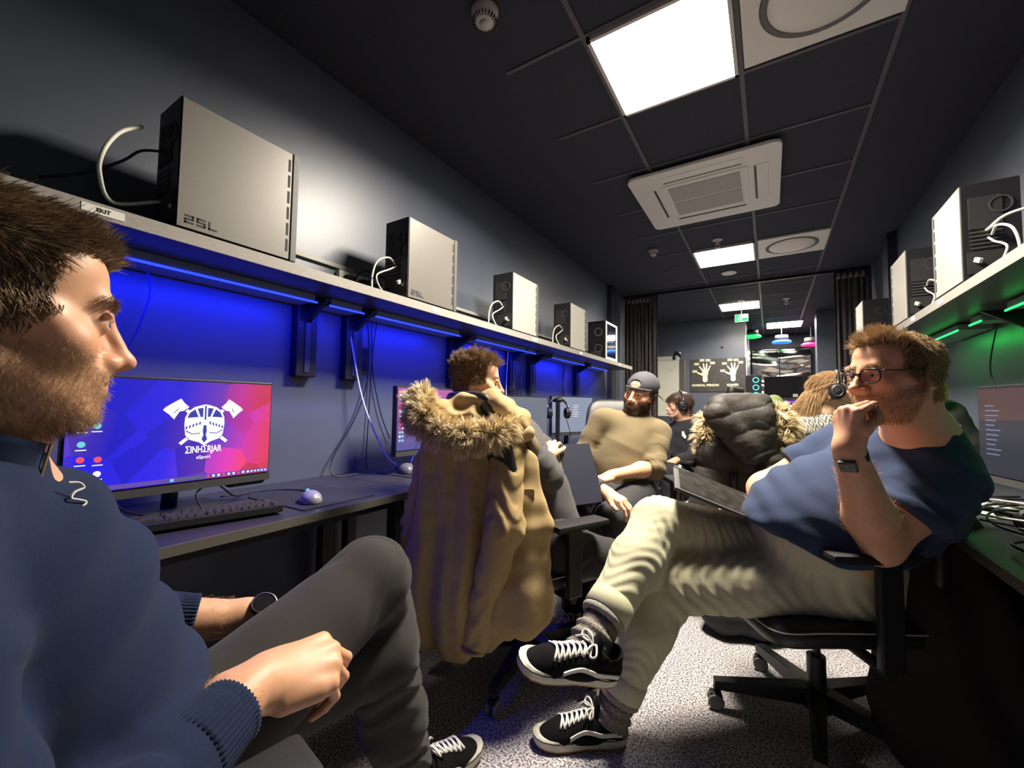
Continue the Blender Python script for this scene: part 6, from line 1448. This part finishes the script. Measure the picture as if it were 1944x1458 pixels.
mon4, s4_ = monitor(V3(-1.56, 3.58, 1.005), (.94, -.34, 0), 'pale-lit monitor behind the headset stand', m_scr4)
for k in range(6): flat(s4_, [rect(.0, .08-.01*(k % 3), .08-.02*k, .084-.02*k)], 'text_line', m_iconw, .0022)
mon5, s5_ = monitor(V3(.735, 2.08, 1.01), nrm(V3(-1, -.16, 0)), 'dark monitor with faint blue writing on the right desk', emi('dark_screen', (.045, .05, .085), .09), grp='monitors on the right desk')
for k in range(11): flat(s5_, [rect(-.225, -.225+.05+.03*((k*7) % 4)/3, .09-.018*k, .095-.018*k)], 'text_line', m_dim, .0022)
flat(s5_, [rect(-.262, .262, .04, .155)], 'window_area', emi('dark_screen_red', (.10, .06, .07), .15), .0016)

# ---- keyboard with separate keys
kb = thing('keyboard', 'black mechanical keyboard on the nearest left desk below the bright monitor', 'keyboard', (-1.445, .595, .7205), math.radians(-90-12))
Rk = euler(math.radians(4), 0, 0)
k_ = MB().box((0, 0, .014), (.37, .138, .022), R=Rk, bev=.003); k_.build('base', m_black, kb)
km = MB(); w = .0085
km.add([(-w, -w, 0), (w, -w, 0), (w, w, 0), (-w, w, 0), (-w*.68, -w*.6, .008), (w*.68, -w*.6, .008), (w*.68, w*.75, .008), (-w*.68, w*.75, .008)], [[0, 1, 5, 4], [1, 2, 6, 5], [2, 3, 7, 6], [3, 0, 4, 7], [4, 5, 6, 7]])
m_key = mat('keycap', (.035, .033, .04), .45); first = None
def key(x, y, sx=1.0):
    global first
    p = V3(x, y, .0255)@Rk.T
    if first is None: first = km.build('key', m_key, kb); o = first
    else: o = first.copy(); C.objects.link(o); o.parent = kb
    o.location = [float(q) for q in p]; o.rotation_euler = (math.radians(4), 0, 0); o.scale = (sx, 1, 1)
u_ = .01905
rows = [([1, 0, 1, 1, 1, 1, 0, 1, 1, 1, 1, 0, 1, 1, 1, 1], 0), ([1]*13+[2], 1), ([1.5]+[1]*12+[1.5], 2), ([1.75]+[1]*11+[2.25], 3), ([1.25]+[1]*11+[2.75], 4), ([1.25, 1.25, 1.25, 6.25, 1.25, 1.25, 1.25, 1.25], 5)]
for ws, r in rows:
    x = -.176
    for wd in ws:
        if wd > 0: key(x+wd*u_/2, .052-r*.0195, wd*1.0+.02*(wd-1)); x += wd*u_
        else: x += .5*u_
    if 0 < r < 6:
        for q in range(3):
            if r in (1, 2) or (r == 5) or (r == 4 and q == 1): key(.176-.0095-(2-q)*u_*1.0+.0, .052-r*.0195) if x < .176-.058 else None
for r in (1, 2, 5):
    for q in range(3): key(.118+u_*q, .052-r*.0195)
key(.118+u_, .052-4*.0195)
# ---- mouse pads and mice
m_cloth = mat('mouse_pad_cloth', (.012, .012, .018), .8, bump=.1, bscale=900)
def pad(x, y, w, l, rz, label):
    o = MB().prism(rrect(w, l, .012), .003).build('mouse_pad', m_cloth, None); o.location = (x, y, .7205); o.rotation_euler = (0, 0, rz); return tag(o, label, 'mouse pad', 'mouse pads')
pad(-1.50, .965, .36, .30, .02, 'black cloth mouse pad under the small silver mouse')
pad(-1.60, 1.60, .30, .26, .02, 'black mouse pad under the large grey mouse by the parka')
def mouse(x, y, rz, label, sc1, m1, m2):
    t = thing('mouse', label, 'mouse', (x, y, .7238), rz); S = SDF(); S.ell((0, 0, .004), (.032*sc1, .058*sc1, .034*sc1), k=.01); S.ell((0, -.02*sc1, .012), (.030*sc1, .036*sc1, .028*sc1), k=.02); S.plane((0, 0, 0), (0, 0, -1), .002)
    S.cap((0, .01, .045*sc1), (0, .06*sc1, .028*sc1), .0012, .0012, .002, sub=True); V, Q = S.mesh(.003, 1); V = V@rotz(0).T
    o = mesh_obj('shell', V, Q, m1); o.parent = t
    MB().cyl((-.004, .028*sc1, .034*sc1), (.004, .028*sc1, .034*sc1), .008, 16).build('wheel', m2, t, smooth=True)
    return t
m_ms = mat('mouse_silver', (.30, .30, .33), .3, .3)
mouse(-1.415, .90, math.radians(75), 'small rounded silver and black mouse with a glowing blue wheel on the nearest left desk', 1.0, m_ms, emi('wheel_glow', (.1, .4, 1), .6))
mouse(-1.62, 1.56, math.radians(60), 'large dark grey mouse with a white looped cable beside the parka', 1.25, mat('mouse_grey', (.13, .13, .15), .3, .2), m_black)
zd = .7235
cable([(-1.44, .935, .735), (-1.55, .99, .727), (-1.66, .97, .727), (-1.72, .88, .727), (-1.74, .75, .727)], .0025, m_blk_cable, 'thin mouse cable curving behind the small silver mouse')
cable([(-1.50, .60, .74), (-1.60, .62, .78), (-1.66, .70, .79), (-1.70, .78, .73), (-1.75, .86, .727)], .0028, m_blk_cable, 'keyboard cable hooping up behind the keyboard')
cable([(-1.50, .50, .74), (-1.58, .44, .76), (-1.66, .42, .79), (-1.72, .40, .727)], .0028, m_blk_cable, 'short cable rising at the left end of the keyboard')
cable([(-1.63, 1.60, .75), (-1.66, 1.66, .80), (-1.62, 1.72, .815), (-1.58, 1.70, .79), (-1.62, 1.62, .755)], .0045, m_cream_cable, 'white cable looped over the large grey mouse')
# hanging cables under the left shelf
def hang(P, r, m, label, grp='cables hanging on the left wall'): return cable(P, r, m, label, grp)
hang([(-1.84, 1.33, 1.558), (-1.83, 1.36, 1.40), (-1.80, 1.40, 1.15), (-1.76, 1.44, .98), (-1.70, 1.49, .82), (-1.66, 1.54, .755)], .0045, m_cream_cable, 'thick white cable hanging from the shelf down to the large grey mouse')
hang([(-1.84, 1.46, 1.558), (-1.85, 1.49, 1.35), (-1.85, 1.47, 1.15), (-1.85, 1.40, .98), (-1.84, 1.28, .80), (-1.80, 1.27, .727), (-1.76, 1.38, .727)], .0035, m_blk_cable, 'black cable hanging on the left wall and bending back onto the desk')
hang([(-1.85, 1.50, 1.558), (-1.86, 1.52, 1.3), (-1.86, 1.55, 1.15), (-1.86, 1.60, 1.0), (-1.86, 1.66, .88)], .003, m_blk_cable, 'thin black cable slanting right on the wall beside the double socket')
hang([(-1.85, 1.54, 1.558), (-1.86, 1.52, 1.35), (-1.86, 1.51, 1.1), (-1.86, 1.50, .8), (-1.85, 1.50, .722)], .003, m_blk_cable, 'thin black cable falling straight behind the white one')
hang([(-1.83, .52, 1.558), (-1.80, .53, 1.45), (-1.81, .50, 1.30), (-1.84, .47, 1.2)], .003, mat('blue_cable', (.03, .05, .25), .5), 'thin curved cable hanging beside the face of the man in navy')
hang([(-1.84, 2.88, 1.558), (-1.84, 2.86, 1.2), (-1.80, 2.84, 1.0), (-1.72, 2.80, .85), (-1.66, 2.78, .73)], .0045, m_cream_cable, 'white cable hanging behind the tousled-haired man')
for k in range(4): hang([(-1.85, 2.98+.05*k, 1.558), (-1.86, 3.02+.03*k, 1.25), (-1.85, 2.96+.08*k, .98), (-1.84, 3.0+.06*k, .726)], .003, m_blk_cable, 'black cable hanging left of the headset stand, %s of four' % ['first', 'second', 'third', 'fourth'][k])
for k in range(3): hang([(-1.85, 3.95+.06*k, 1.558), (-1.86, 4.0, 1.3), (-1.85, 3.92+.09*k, 1.0), (-1.84, 3.95+.05*k, .726)], .003, m_blk_cable, 'black cable hanging right of the headset stand, %s of three' % ['first', 'second', 'third'][k])
# ---- headset on its stand
hs = thing('headset_stand', 'black headset stand on the left desk before the pale monitor', 'headset stand', (-1.50, 3.13, .7205))
MB().prism(rrect(.12, .12, .02), .012).build('base', m_black, hs, auto=30); MB().bb(-.016, .016, -.012, .012, .01, .40, bev=.003).build('pole', m_black, hs); MB().cyl((-.04, 0, .41), (.04, 0, .41), .018, 16).build('hook', m_black, hs, smooth=True)
Rh_ = frame((.75, -.65, 0)); ch_ = V3(-1.50, 3.13, 1.035); headset(lambda x, y, z: ch_+Rh_@V3(x, y, z), Rh_, 'black over-ear headset hanging on the stand', mic=False, cup=.042, r=.092, dy=.012)
cable([(-1.42, 3.12, .98), (-1.40, 3.16, .85), (-1.46, 3.2, .76), (-1.52, 3.25, .727), (-1.6, 3.1, .727)], .003, m_blk_cable, 'curly cable dropping from the headset on the stand')
kb2 = copy_tree(kb); kb2.location = (-1.46, 3.25, .7205); kb2.rotation_euler = (0, 0, math.radians(-90)); kb2['label'] = 'black keyboard on the left desk beyond the headset stand'; kb2['group'] = kb['group'] = 'keyboards on the left desks'

# ---- board held upright by the man with tousled hair
bo = thing('board', 'flat black board with a pale wooden edge held upright on a lap', 'board', A(1058, 905, 1.80))
P0 = A(1052, 846, 1.82); P1 = A(1078, 962, 1.72); axu = nrm(P0-P1); nb = nrm(V3(.80, -.45, .1)); nb = nrm(nb-axu*np.dot(nb, axu)); ay = np.cross(axu, nb); hb = np.linalg.norm(P0-P1); cB = (P0+P1)/2
if np.dot(ay, CF) < 0: ay = -ay
for nm_, o_, w_, m_ in (('panel', .10, .18, mat('board_black', (.02, .022, .04), .5)), ('wood_edge', .006, .012, mat('wood_edge', (.38, .28, .16), .6, noise=.3, nscale=60))):
    mb = MB().box((0, 0, 0), (.018, w_, hb)); Rb = np.stack([nb, ay, axu], 1); mb.v = (np.array(mb.v)@Rb.T+cB+ay*o_).tolist(); mb.build(nm_, m_, bo, world=True)

# ================================================================ garments
def fur(V, N, keep, n, L, parent, dirv=None, seed=60, name='fur_trim', r=.0016, m=None):
    return strands(V, N, (lambda P, nn: nn*1.0+(0 if dirv is None else V3(*dirv))), lambda P: np.full(len(P), L), keep, n, r, 5, seed, name, m or hair_mat('fur_tan', (.80, .66, .42)), parent, jit=.35, clump=14, grav=.15)
# ---- tan parka on the chair
def parka():
    t = thing('parka', 'tan hooded parka with fur trim hung over a swivel chair back', 'coat', (-.93, 1.27, 0)); n = nrm(V3(.50, -.86, 0)); fl = V3(-n[0], -n[1], 0)
    m_pk = mat('parka_cloth', (.40, .285, .135), .8, spec=.3, noise=.06, nscale=80, bump=.12, bscale=500); m_lin = mat('parka_lining', (.16, .12, .07), .85)
    S = SDF(); D = 1.56
    S.cap(A(830, 850, D), A(985, 838, D+.03), .055, .055, .04, n, .8)
    S.cap(A(905, 855, D), A(880, 1130, D-.05), .12, .165, .05, n, .42); S.cap(A(838, 870, D), A(800, 1170, D-.02), .065, .085, .05, n, .6)
    S.cap(A(960, 870, D+.02), A(975, 1120, D-.06), .075, .12, .05, n, .55); S.cap(A(880, 1100, D-.05), A(870, 1178, D-.05), .14, .15, .05, n, .35)
    S.plane(A(880, 1228, D), V3(.05, 0, -1), .008)
    def fo(P):
        x = (P-A(880, 1000, D))@CR; dn = sst(-P[:, 2], -1.05, -.3)
        return (.016*np.sin(x*34+1.5*np.sin(P[:, 2]*5)+1.0)*dn+.006*np.sin(x*75+2*wav(P, 9, 2)))+wav(P, 24, 3)*.005+.003*wav(P, 70, 5)
    V, Q = S.mesh(.007, 1); V = V+vnormals(V, Q)*fo(V)[:, None]; body = mesh_obj('coat_body', V, Q, m_pk, t)
    # sleeves
    def sleeve(P, r, sd, name='sleeve'):
        S2 = SDF(); S2.chain(P, r, .03, n, .75); d = nrm(P[-1]-P[-2]); S2.plane(P[-1], d, .004, lo=P[-1]-.1, hi=P[-1]+.1)
        V, Q = S2.mesh(.006, 1); N = vnormals(V, Q); f_ = limb_folds(V, P[0], P[1], .06, 60, .006, 0, 1.1, sd, skew=2)+limb_folds(V, P[1], P[-1], .06, 55, .006, 0, .9, sd+1, skew=2)+wav(V, 40, sd)*.003
        o = mesh_obj(name, V+N*f_[:, None], Q, m_pk, t); e = P[-1]; k = 26; b_ = basis(d)
        MB().tube([e-d*.02+b_@V3((r[-1]+.001)*math.cos(a), (r[-1]+.001)*.8*math.sin(a), 0) for a in np.linspace(0, 2*PI, k+1)[:-1]], .006, 6, closed=True).build('cuff', m_pk, o, smooth=True, world=True); return o
    sleeve([A(962, 865, D-.05), A(958, 1000, D-.13), A(897, 1235, D-.10)], [.062, .062, .050], 3)
    sleeve([A(815, 870, D+.02), A(790, 1000, D+.04), A(768, 1105, D+.05)], [.052, .05, .045], 6)
    # front panel folded to the right, with pocket flaps
    S3 = SDF(); S3.cap(A(1000, 875, D-.03), A(1002, 1000, D-.08), .045, .075, .03, n, .55); S3.cap(A(1002, 1000, D-.08), A(990, 1150, D-.13), .075, .115, .03, n, .38); S3.plane(A(1010, 1208, D), V3(0, 0, -1), .006); V, Q = S3.mesh(.006, 1); V = V+vnormals(V, Q)*(wav(V, 30, 8)*.005+.003*np.sin(V[:, 2]*60+2*wav(V, 14, 1))+.006*np.sin(((V-A(990, 1100, 1.5))@CR)*50+2*V[:, 2]))[:, None]; fp = mesh_obj('front_panel', V, Q, m_pk, t)
    for (x, y, w_, h_) in ((990, 1105, .15, .07), (1001, 940, .05, .045)):
        c = A(x, y, D-.09-(.11 if y > 1000 else 0)); b_ = basis(nrm(CAM-c)*V3(1, 1, 0)); c = hit(S3 if x > 1000 else S, x, y, .9, .0); mb = MB().prism(rrect(w_, h_, .008), .004, R=b_, T=c); o = mb.build('pocket_flap', m_pk, t, world=True, auto=30)
        MB().lathe([(.007, .008), (.007, .011), (.0001, .012)], 14, R=b_, T=c+b_@V3(0, -h_*.3, -.006)).build('snap_button', m_blk_cable, o, world=True)
    # collar band
    S4 = SDF(); S4.cap(A(822, 838, D-.05), A(905, 852, D-.10), .024, .030, .02); S4.cap(A(905, 852, D-.10), A(1000, 822, D-.03), .030, .030, .02); V, Q = S4.mesh(.006, 1); mesh_obj('collar_band', V+vnormals(V, Q)*(wav(V, 40, 2)*.004)[:, None], Q, m_pk, t)
    S5 = SDF(); S5.chain([A(995, 812, D-.0), A(1012, 850, D+.02), A(1003, 905, D+.0)], [.03, .035, .02], .02, CR, .6); V, Q = S5.mesh(.006, 1); mesh_obj('collar_flap', V, Q, m_lin, t)
    # hood
    H = SDF(); hcn = A(893, 786, D-.02)
    H.ell(hcn, (.150, .10, .075), np.stack([CR, CF, CU], 1), .02); H.ell(A(935, 772, D-.02), (.09, .09, .06), np.stack([CR, CF, CU], 1), .03); H.ell(A(985, 800, D), (.05, .06, .055), np.stack([CR, CF, CU], 1), .03)
    H.ell(A(880, 765, D-.12), (.060, .06, .030), np.stack([CR, CF, CU], 1), .02, True); H.ell(A(915, 778, D-.12), (.03, .05, .022), np.stack([CR, CF, CU], 1), .015, True)
    V, Q = H.mesh(.005, 1); N = vnormals(V, Q); q = (V-hcn)
    f_ = .008*np.sin(((q@CR)*55+(q@CU)*40)+2.5*wav(V, 16, 4))+wav(V, 34, 6)*.006+.003*wav(V, 80, 1); V = V+N*f_[:, None]; ho = mesh_obj('hood', V, Q, m_pk, t)
    # fur runs from the upper left corner round the lower edge of the hood
    F_ = SDF(); pts = [A(803, 762, D-.05), A(806, 792, D-.10), A(835, 818, D-.13), A(885, 828, D-.15), A(935, 822, D-.13), A(975, 805, D-.07)]; F_.chain(pts, [.030, .030, .026, .024, .022, .014], .02)
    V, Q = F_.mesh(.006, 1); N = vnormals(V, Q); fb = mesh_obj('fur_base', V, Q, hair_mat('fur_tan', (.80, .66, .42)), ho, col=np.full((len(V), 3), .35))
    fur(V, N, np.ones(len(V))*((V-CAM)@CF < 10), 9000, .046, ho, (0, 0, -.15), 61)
    fur(V, N, 1.0*((V-pts[0])@CR < .02), 2600, .055, ho, tuple(CU*.5-CR*.5), 62)
parka()
# ---- black puffer jacket with fur trim
def puffer():
    t = thing('puffer_jacket', 'black quilted puffer jacket with fur-trimmed hood draped over a swivel chair', 'coat', (-.14, 2.45, 0)); m_pf = mat('puffer_nylon', (.042, .037, .033), .6, spec=.35, noise=.12, nscale=60, bump=.25, bscale=70)
    D = 2.12; n = nrm(V3(.08, -1, 0)); S = SDF(); F3 = np.stack([CR, CF, CU], 1)
    S.cap(A(1362, 855, D), A(1460, 850, D), .075, .08, .05, n, .6); S.cap(A(1408, 850, D), A(1400, 1010, D-.02), .16, .20, .05, n, .35); S.cap(A(1362, 870, D), A(1345, 1000, D), .085, .11, .04, n, .5)
    S.plane(A(1400, 1062, D), V3(0, 0, -1), .01)
    c0 = A(1400, 900, D)
    def qf(P, sp=.13, off=0.02, slope=.12):
        z = P[:, 2]+slope*((P-c0)@CR)+off; s_ = np.abs(np.sin(z/sp*PI)); return .016*(s_**.45-.7)+wav(P, 26, 3)*.006+wav(P, 70, 2)*.0022
    V, Q = S.mesh(.0065, 1); V = V+vnormals(V, Q)*qf(V)[:, None]; mesh_obj('quilted_body', V, Q, m_pf, t)
    def slv(P, r, sd):
        S2 = SDF(); S2.chain(P, r, .03); V, Q = S2.mesh(.006, 1); V = V+vnormals(V, Q)*qf(V, .12, .03*sd, .0)[:, None]; mesh_obj('sleeve', V, Q, m_pf, t)
    slv([A(1462, 880, D-.08), A(1458, 950, D-.13), A(1430, 1040, D-.12)], [.07, .065, .055], 1)
    H = SDF(); H.cap(A(1368, 768, D-.02), A(1445, 770, D-.02), .058, .060, .02, n, .9); H.cap(A(1362, 790, D-.08), A(1425, 862, D-.12), .065, .050, .03, n, .7); H.cap(A(1440, 790, D-.08), A(1450, 850, D-.10), .072, .055, .03, n, .6); H.cap(A(1400, 790, D-.06), A(1420, 850, D-.08), .07, .07, .03, n, .6)
    H.cap(A(1345, 795, D-.22), A(1400, 812, D-.26), .012, .018, .03, sub=True)
    V, Q = H.mesh(.006, 1); q = V-c0
    f_ = .011*(np.abs(np.sin(((q@CU)*.95+(q@CR)*-.28)*29+.5*wav(V, 9, 5)))**.4-.7)+wav(V, 24, 4)*.005+.002*wav(V, 80, 1); V = V+vnormals(V, Q)*f_[:, None]; ho = mesh_obj('hood', V, Q, m_pf, t)
    for pts, rr, nn, sd in (([A(1478, 785, D), A(1490, 815, D-.02), A(1486, 850, D-.03), A(1478, 885, D-.04)], [.03, .035, .035, .02], 5200, 71), ([A(1345, 795, D+.05), A(1340, 825, D+.05), A(1342, 850, D+.05)], [.02, .022, .018], 2200, 72)):
        F_ = SDF(); F_.chain(pts, rr, .02); V, Q = F_.mesh(.007, 1); mesh_obj('fur_base', V, Q, hair_mat('fur_tan', (.80, .66, .42)), ho, col=np.full((len(V), 3), .35)); fur(V, vnormals(V, Q), np.ones(len(V)), nn, .055, ho, None, sd, r=.002)
puffer()
# ---- dark coat hanging behind the man with glasses
def lump(name, label, cat, pts, rr, m, root, flat_=None, fs=1, folds=.008, seed=1, h=.009, k=.05, cutz=None):
    S = SDF(); S.chain(pts, rr, k, flat_, fs)
    if cutz is not None: S.plane((0, 0, cutz), (0, 0, -1), .01)
    V, Q = S.mesh(h, 1); V = V+vnormals(V, Q)*(folds*np.sin((V@nrm((.8, .5, .15)))*45+2.4*wav(V, 8, seed))+wav(V, 22, seed+2)*folds*.8+wav(V, 60, seed)*folds*.25)[:, None]
    o = mesh_obj(name, V, Q, m, None); return tag(o, label, cat)
m_dk = mat('dark_brown_cloth', (.022, .015, .012), .9); 
lump('coat', 'large dark brown coat hanging to the floor from the chair of the man with glasses', 'coat', [V3(.42, 1.86, .66), V3(.46, 1.84, .45), V3(.48, 1.80, .20)], [.15, .20, .24], m_dk, None, nrm(V3(-.5, .87, 0)), .75, .010, 2, cutz=.03)
lump('green_jacket', 'olive green jacket bunched on top of a chair behind the puffer jacket', 'jacket', [A(1438, 765, 2.60), A(1470, 768, 2.62), A(1488, 782, 2.62)], [.05, .05, .035], mat('olive_cloth', (.14, .19, .07), .85), None, None, 1, .006, 3, h=.007, k=.03)
bp_ = thing('backpack', 'dark backpack with a yellow top standing on the right desk behind the bespectacled head', 'backpack', A(1805, 900, 2.35)*V3(1, 1, 0)+V3(0, 0, .721))
for nm_, pts, rr, m_, cz in (('bag_body', [A(1790, 790, 2.35), A(1812, 850, 2.35)], [.10, .12], mat('dark_green_cloth', (.02, .025, .02), .85), .722), ('top_pocket', [A(1768, 722, 2.3), A(1774, 748, 2.3)], [.052, .055], mat('yellow_cloth', (.55, .36, .05), .8), None)):
    S = SDF(); S.chain(pts, rr, .05)
    if cz: S.cap(pts[1], V3(pts[1][0], pts[1][1], .80), .12, .13, .05); S.plane((0, 0, cz), (0, 0, -1), .01)
    V, Q = S.mesh(.008, 1); mesh_obj(nm_, V+vnormals(V, Q)*(wav(V, 40, 4)*.005)[:, None], Q, m_, bp_)
# ---- cable tangle and papers on the right desk
rng = random.Random(21)
for k in range(26):
    cx_, cy_ = rng.uniform(.58, .92), rng.uniform(1.45, 2.3); P = []
    a0 = rng.uniform(0, 6.28); r0 = rng.uniform(.06, .16)
    for q in range(7): P.append((min(max(cx_+r0*math.cos(a0+q*.9)*(1+.3*rng.random()), .47), 1.0), cy_+r0*1.4*math.sin(a0+q*.9), .729+rng.uniform(.0, .012)+.0042*(k % 14)))
    cable(P, rng.choice((.003, .004, .0045)), m_cream_cable if k % 9 == 3 else m_blk_cable, 'one of many tangled cables heaped on the right desk, ' + ('a pale one' if k % 9 == 3 else 'a black one'), 'pale cables heaped on the right desk' if k % 9 == 3 else 'black cables heaped on the right desk')
for k, (x, y, a) in enumerate(((.70, 2.22, .2), (.62, 2.35, -.3))):
    o = MB().bb(-.105, .105, -.148, .148, 0, .002+.001*k).build('paper_sheet', mat('paper', (.72, .72, .62), .7), None); o.location = (x, y, .7205+.0035*k); o.rotation_euler = (0, 0, a); tag(o, ['sheet of paper under the cables on the right desk, nearer one', 'sheet of paper on the right desk, farther one on top'][k], 'paper')
hsr = V3(.70, 1.72, .80); Rr = frame((0, .3, 1), (1, 0, 0)); headset(lambda x, y, z: hsr+Rr@V3(x, y*1, z-.05), Rr, 'black headset lying among the cables on the right desk', mic=False, cup=.042)
for k, y in enumerate((2.5, 2.62, 3.1)): cable([(1.0, y, 1.555), (.98, y+.05, 1.3), (.99, y-.04, 1.1), (.97, y+.02, .95), (.98, y, .73)], .0035, m_blk_cable if k else m_cream_cable, ['pale', 'black nearer', 'black farther'][k]+' cable hanging on the green-lit right wall', 'cables hanging on the right wall')
# ---- things in the space behind the curtains
ct = thing('counter', 'high dark counter beyond the curtains carrying a computer and a wide screen', 'counter', (.20, 7.25, 0)); MB().bb(-.5, .5, -.25, .25, 1.17, 1.20).build('top', m_desk, ct)
for sx in (-.46, .46): MB().bb(sx-.02, sx+.02, -.22, .22, 0, 1.17).build('side_panel', m_black, ct)
MB().bb(-.5, .5, -.252, -.25, 1.172, 1.198).build('violet_edge', emi('violet_led', (.25, .05, .9), .5), ct)
t = thing('gaming_tower', 'small dark computer tower with glowing blue-green fans beyond the curtains', 'computer', (-.20, 7.2, 1.2005)); MB().bb(-.1, .1, -.2, .2, 0, .37, bev=.004).build('case', m_black, t)
for zz in (.08, .19, .30): MB().lathe([(.042, 0), (.042, .004), (.030, .004), (.030, 0)], 24, R=basis((0, -1, 0)), T=(.03, -.204, zz), cap=False).build('fan_ring', emi('fan_cyan', (.1, .7, .8), .8), t)
mf, sf = monitor(V3(.24, 7.15, 1.40), (0, -1, 0), 'wide dark screen on the counter beyond the curtains', mat('screen_glass', (.02, .02, .022), .06), W=.62, H=.31, grp='screens beyond the curtains', foot=1.2005)
for x in (.04, .22): flat(sf, [rect(x, x+.06, -.145, -.10)], 'price_label', mat('paper_label', (.75, .73, .68), .6), .0022)
# ---- small marks on the floor side: bag under the chair behind
lump('bag', 'black bag lying on the floor behind the crossed legs', 'bag', [A(1370, 1165, 2.0)*V3(1, 1, 0)+V3(0, 0, .10), A(1450, 1190, 1.95)*V3(1, 1, 0)+V3(0, 0, .09)], [.10, .09], m_black2, None, None, 1, .006, 7, h=.008, cutz=.004)
s = bpy.context.scene
s.view_settings.view_transform = 'Standard'; s.view_settings.look = 'None'; s.view_settings.gamma = 1; s.view_settings.exposure = EXPO
s.view_settings.use_curve_mapping = False
w = bpy.data.worlds.new('world'); s.world = w; w.use_nodes = True
w.node_tree.nodes['Background'].inputs[0].default_value = (.5, .55, .7, 1); w.node_tree.nodes['Background'].inputs[1].default_value = .02
s.cycles.use_denoising = True; s.cycles.max_bounces = 6; s.cycles.sample_clamp_indirect = 4
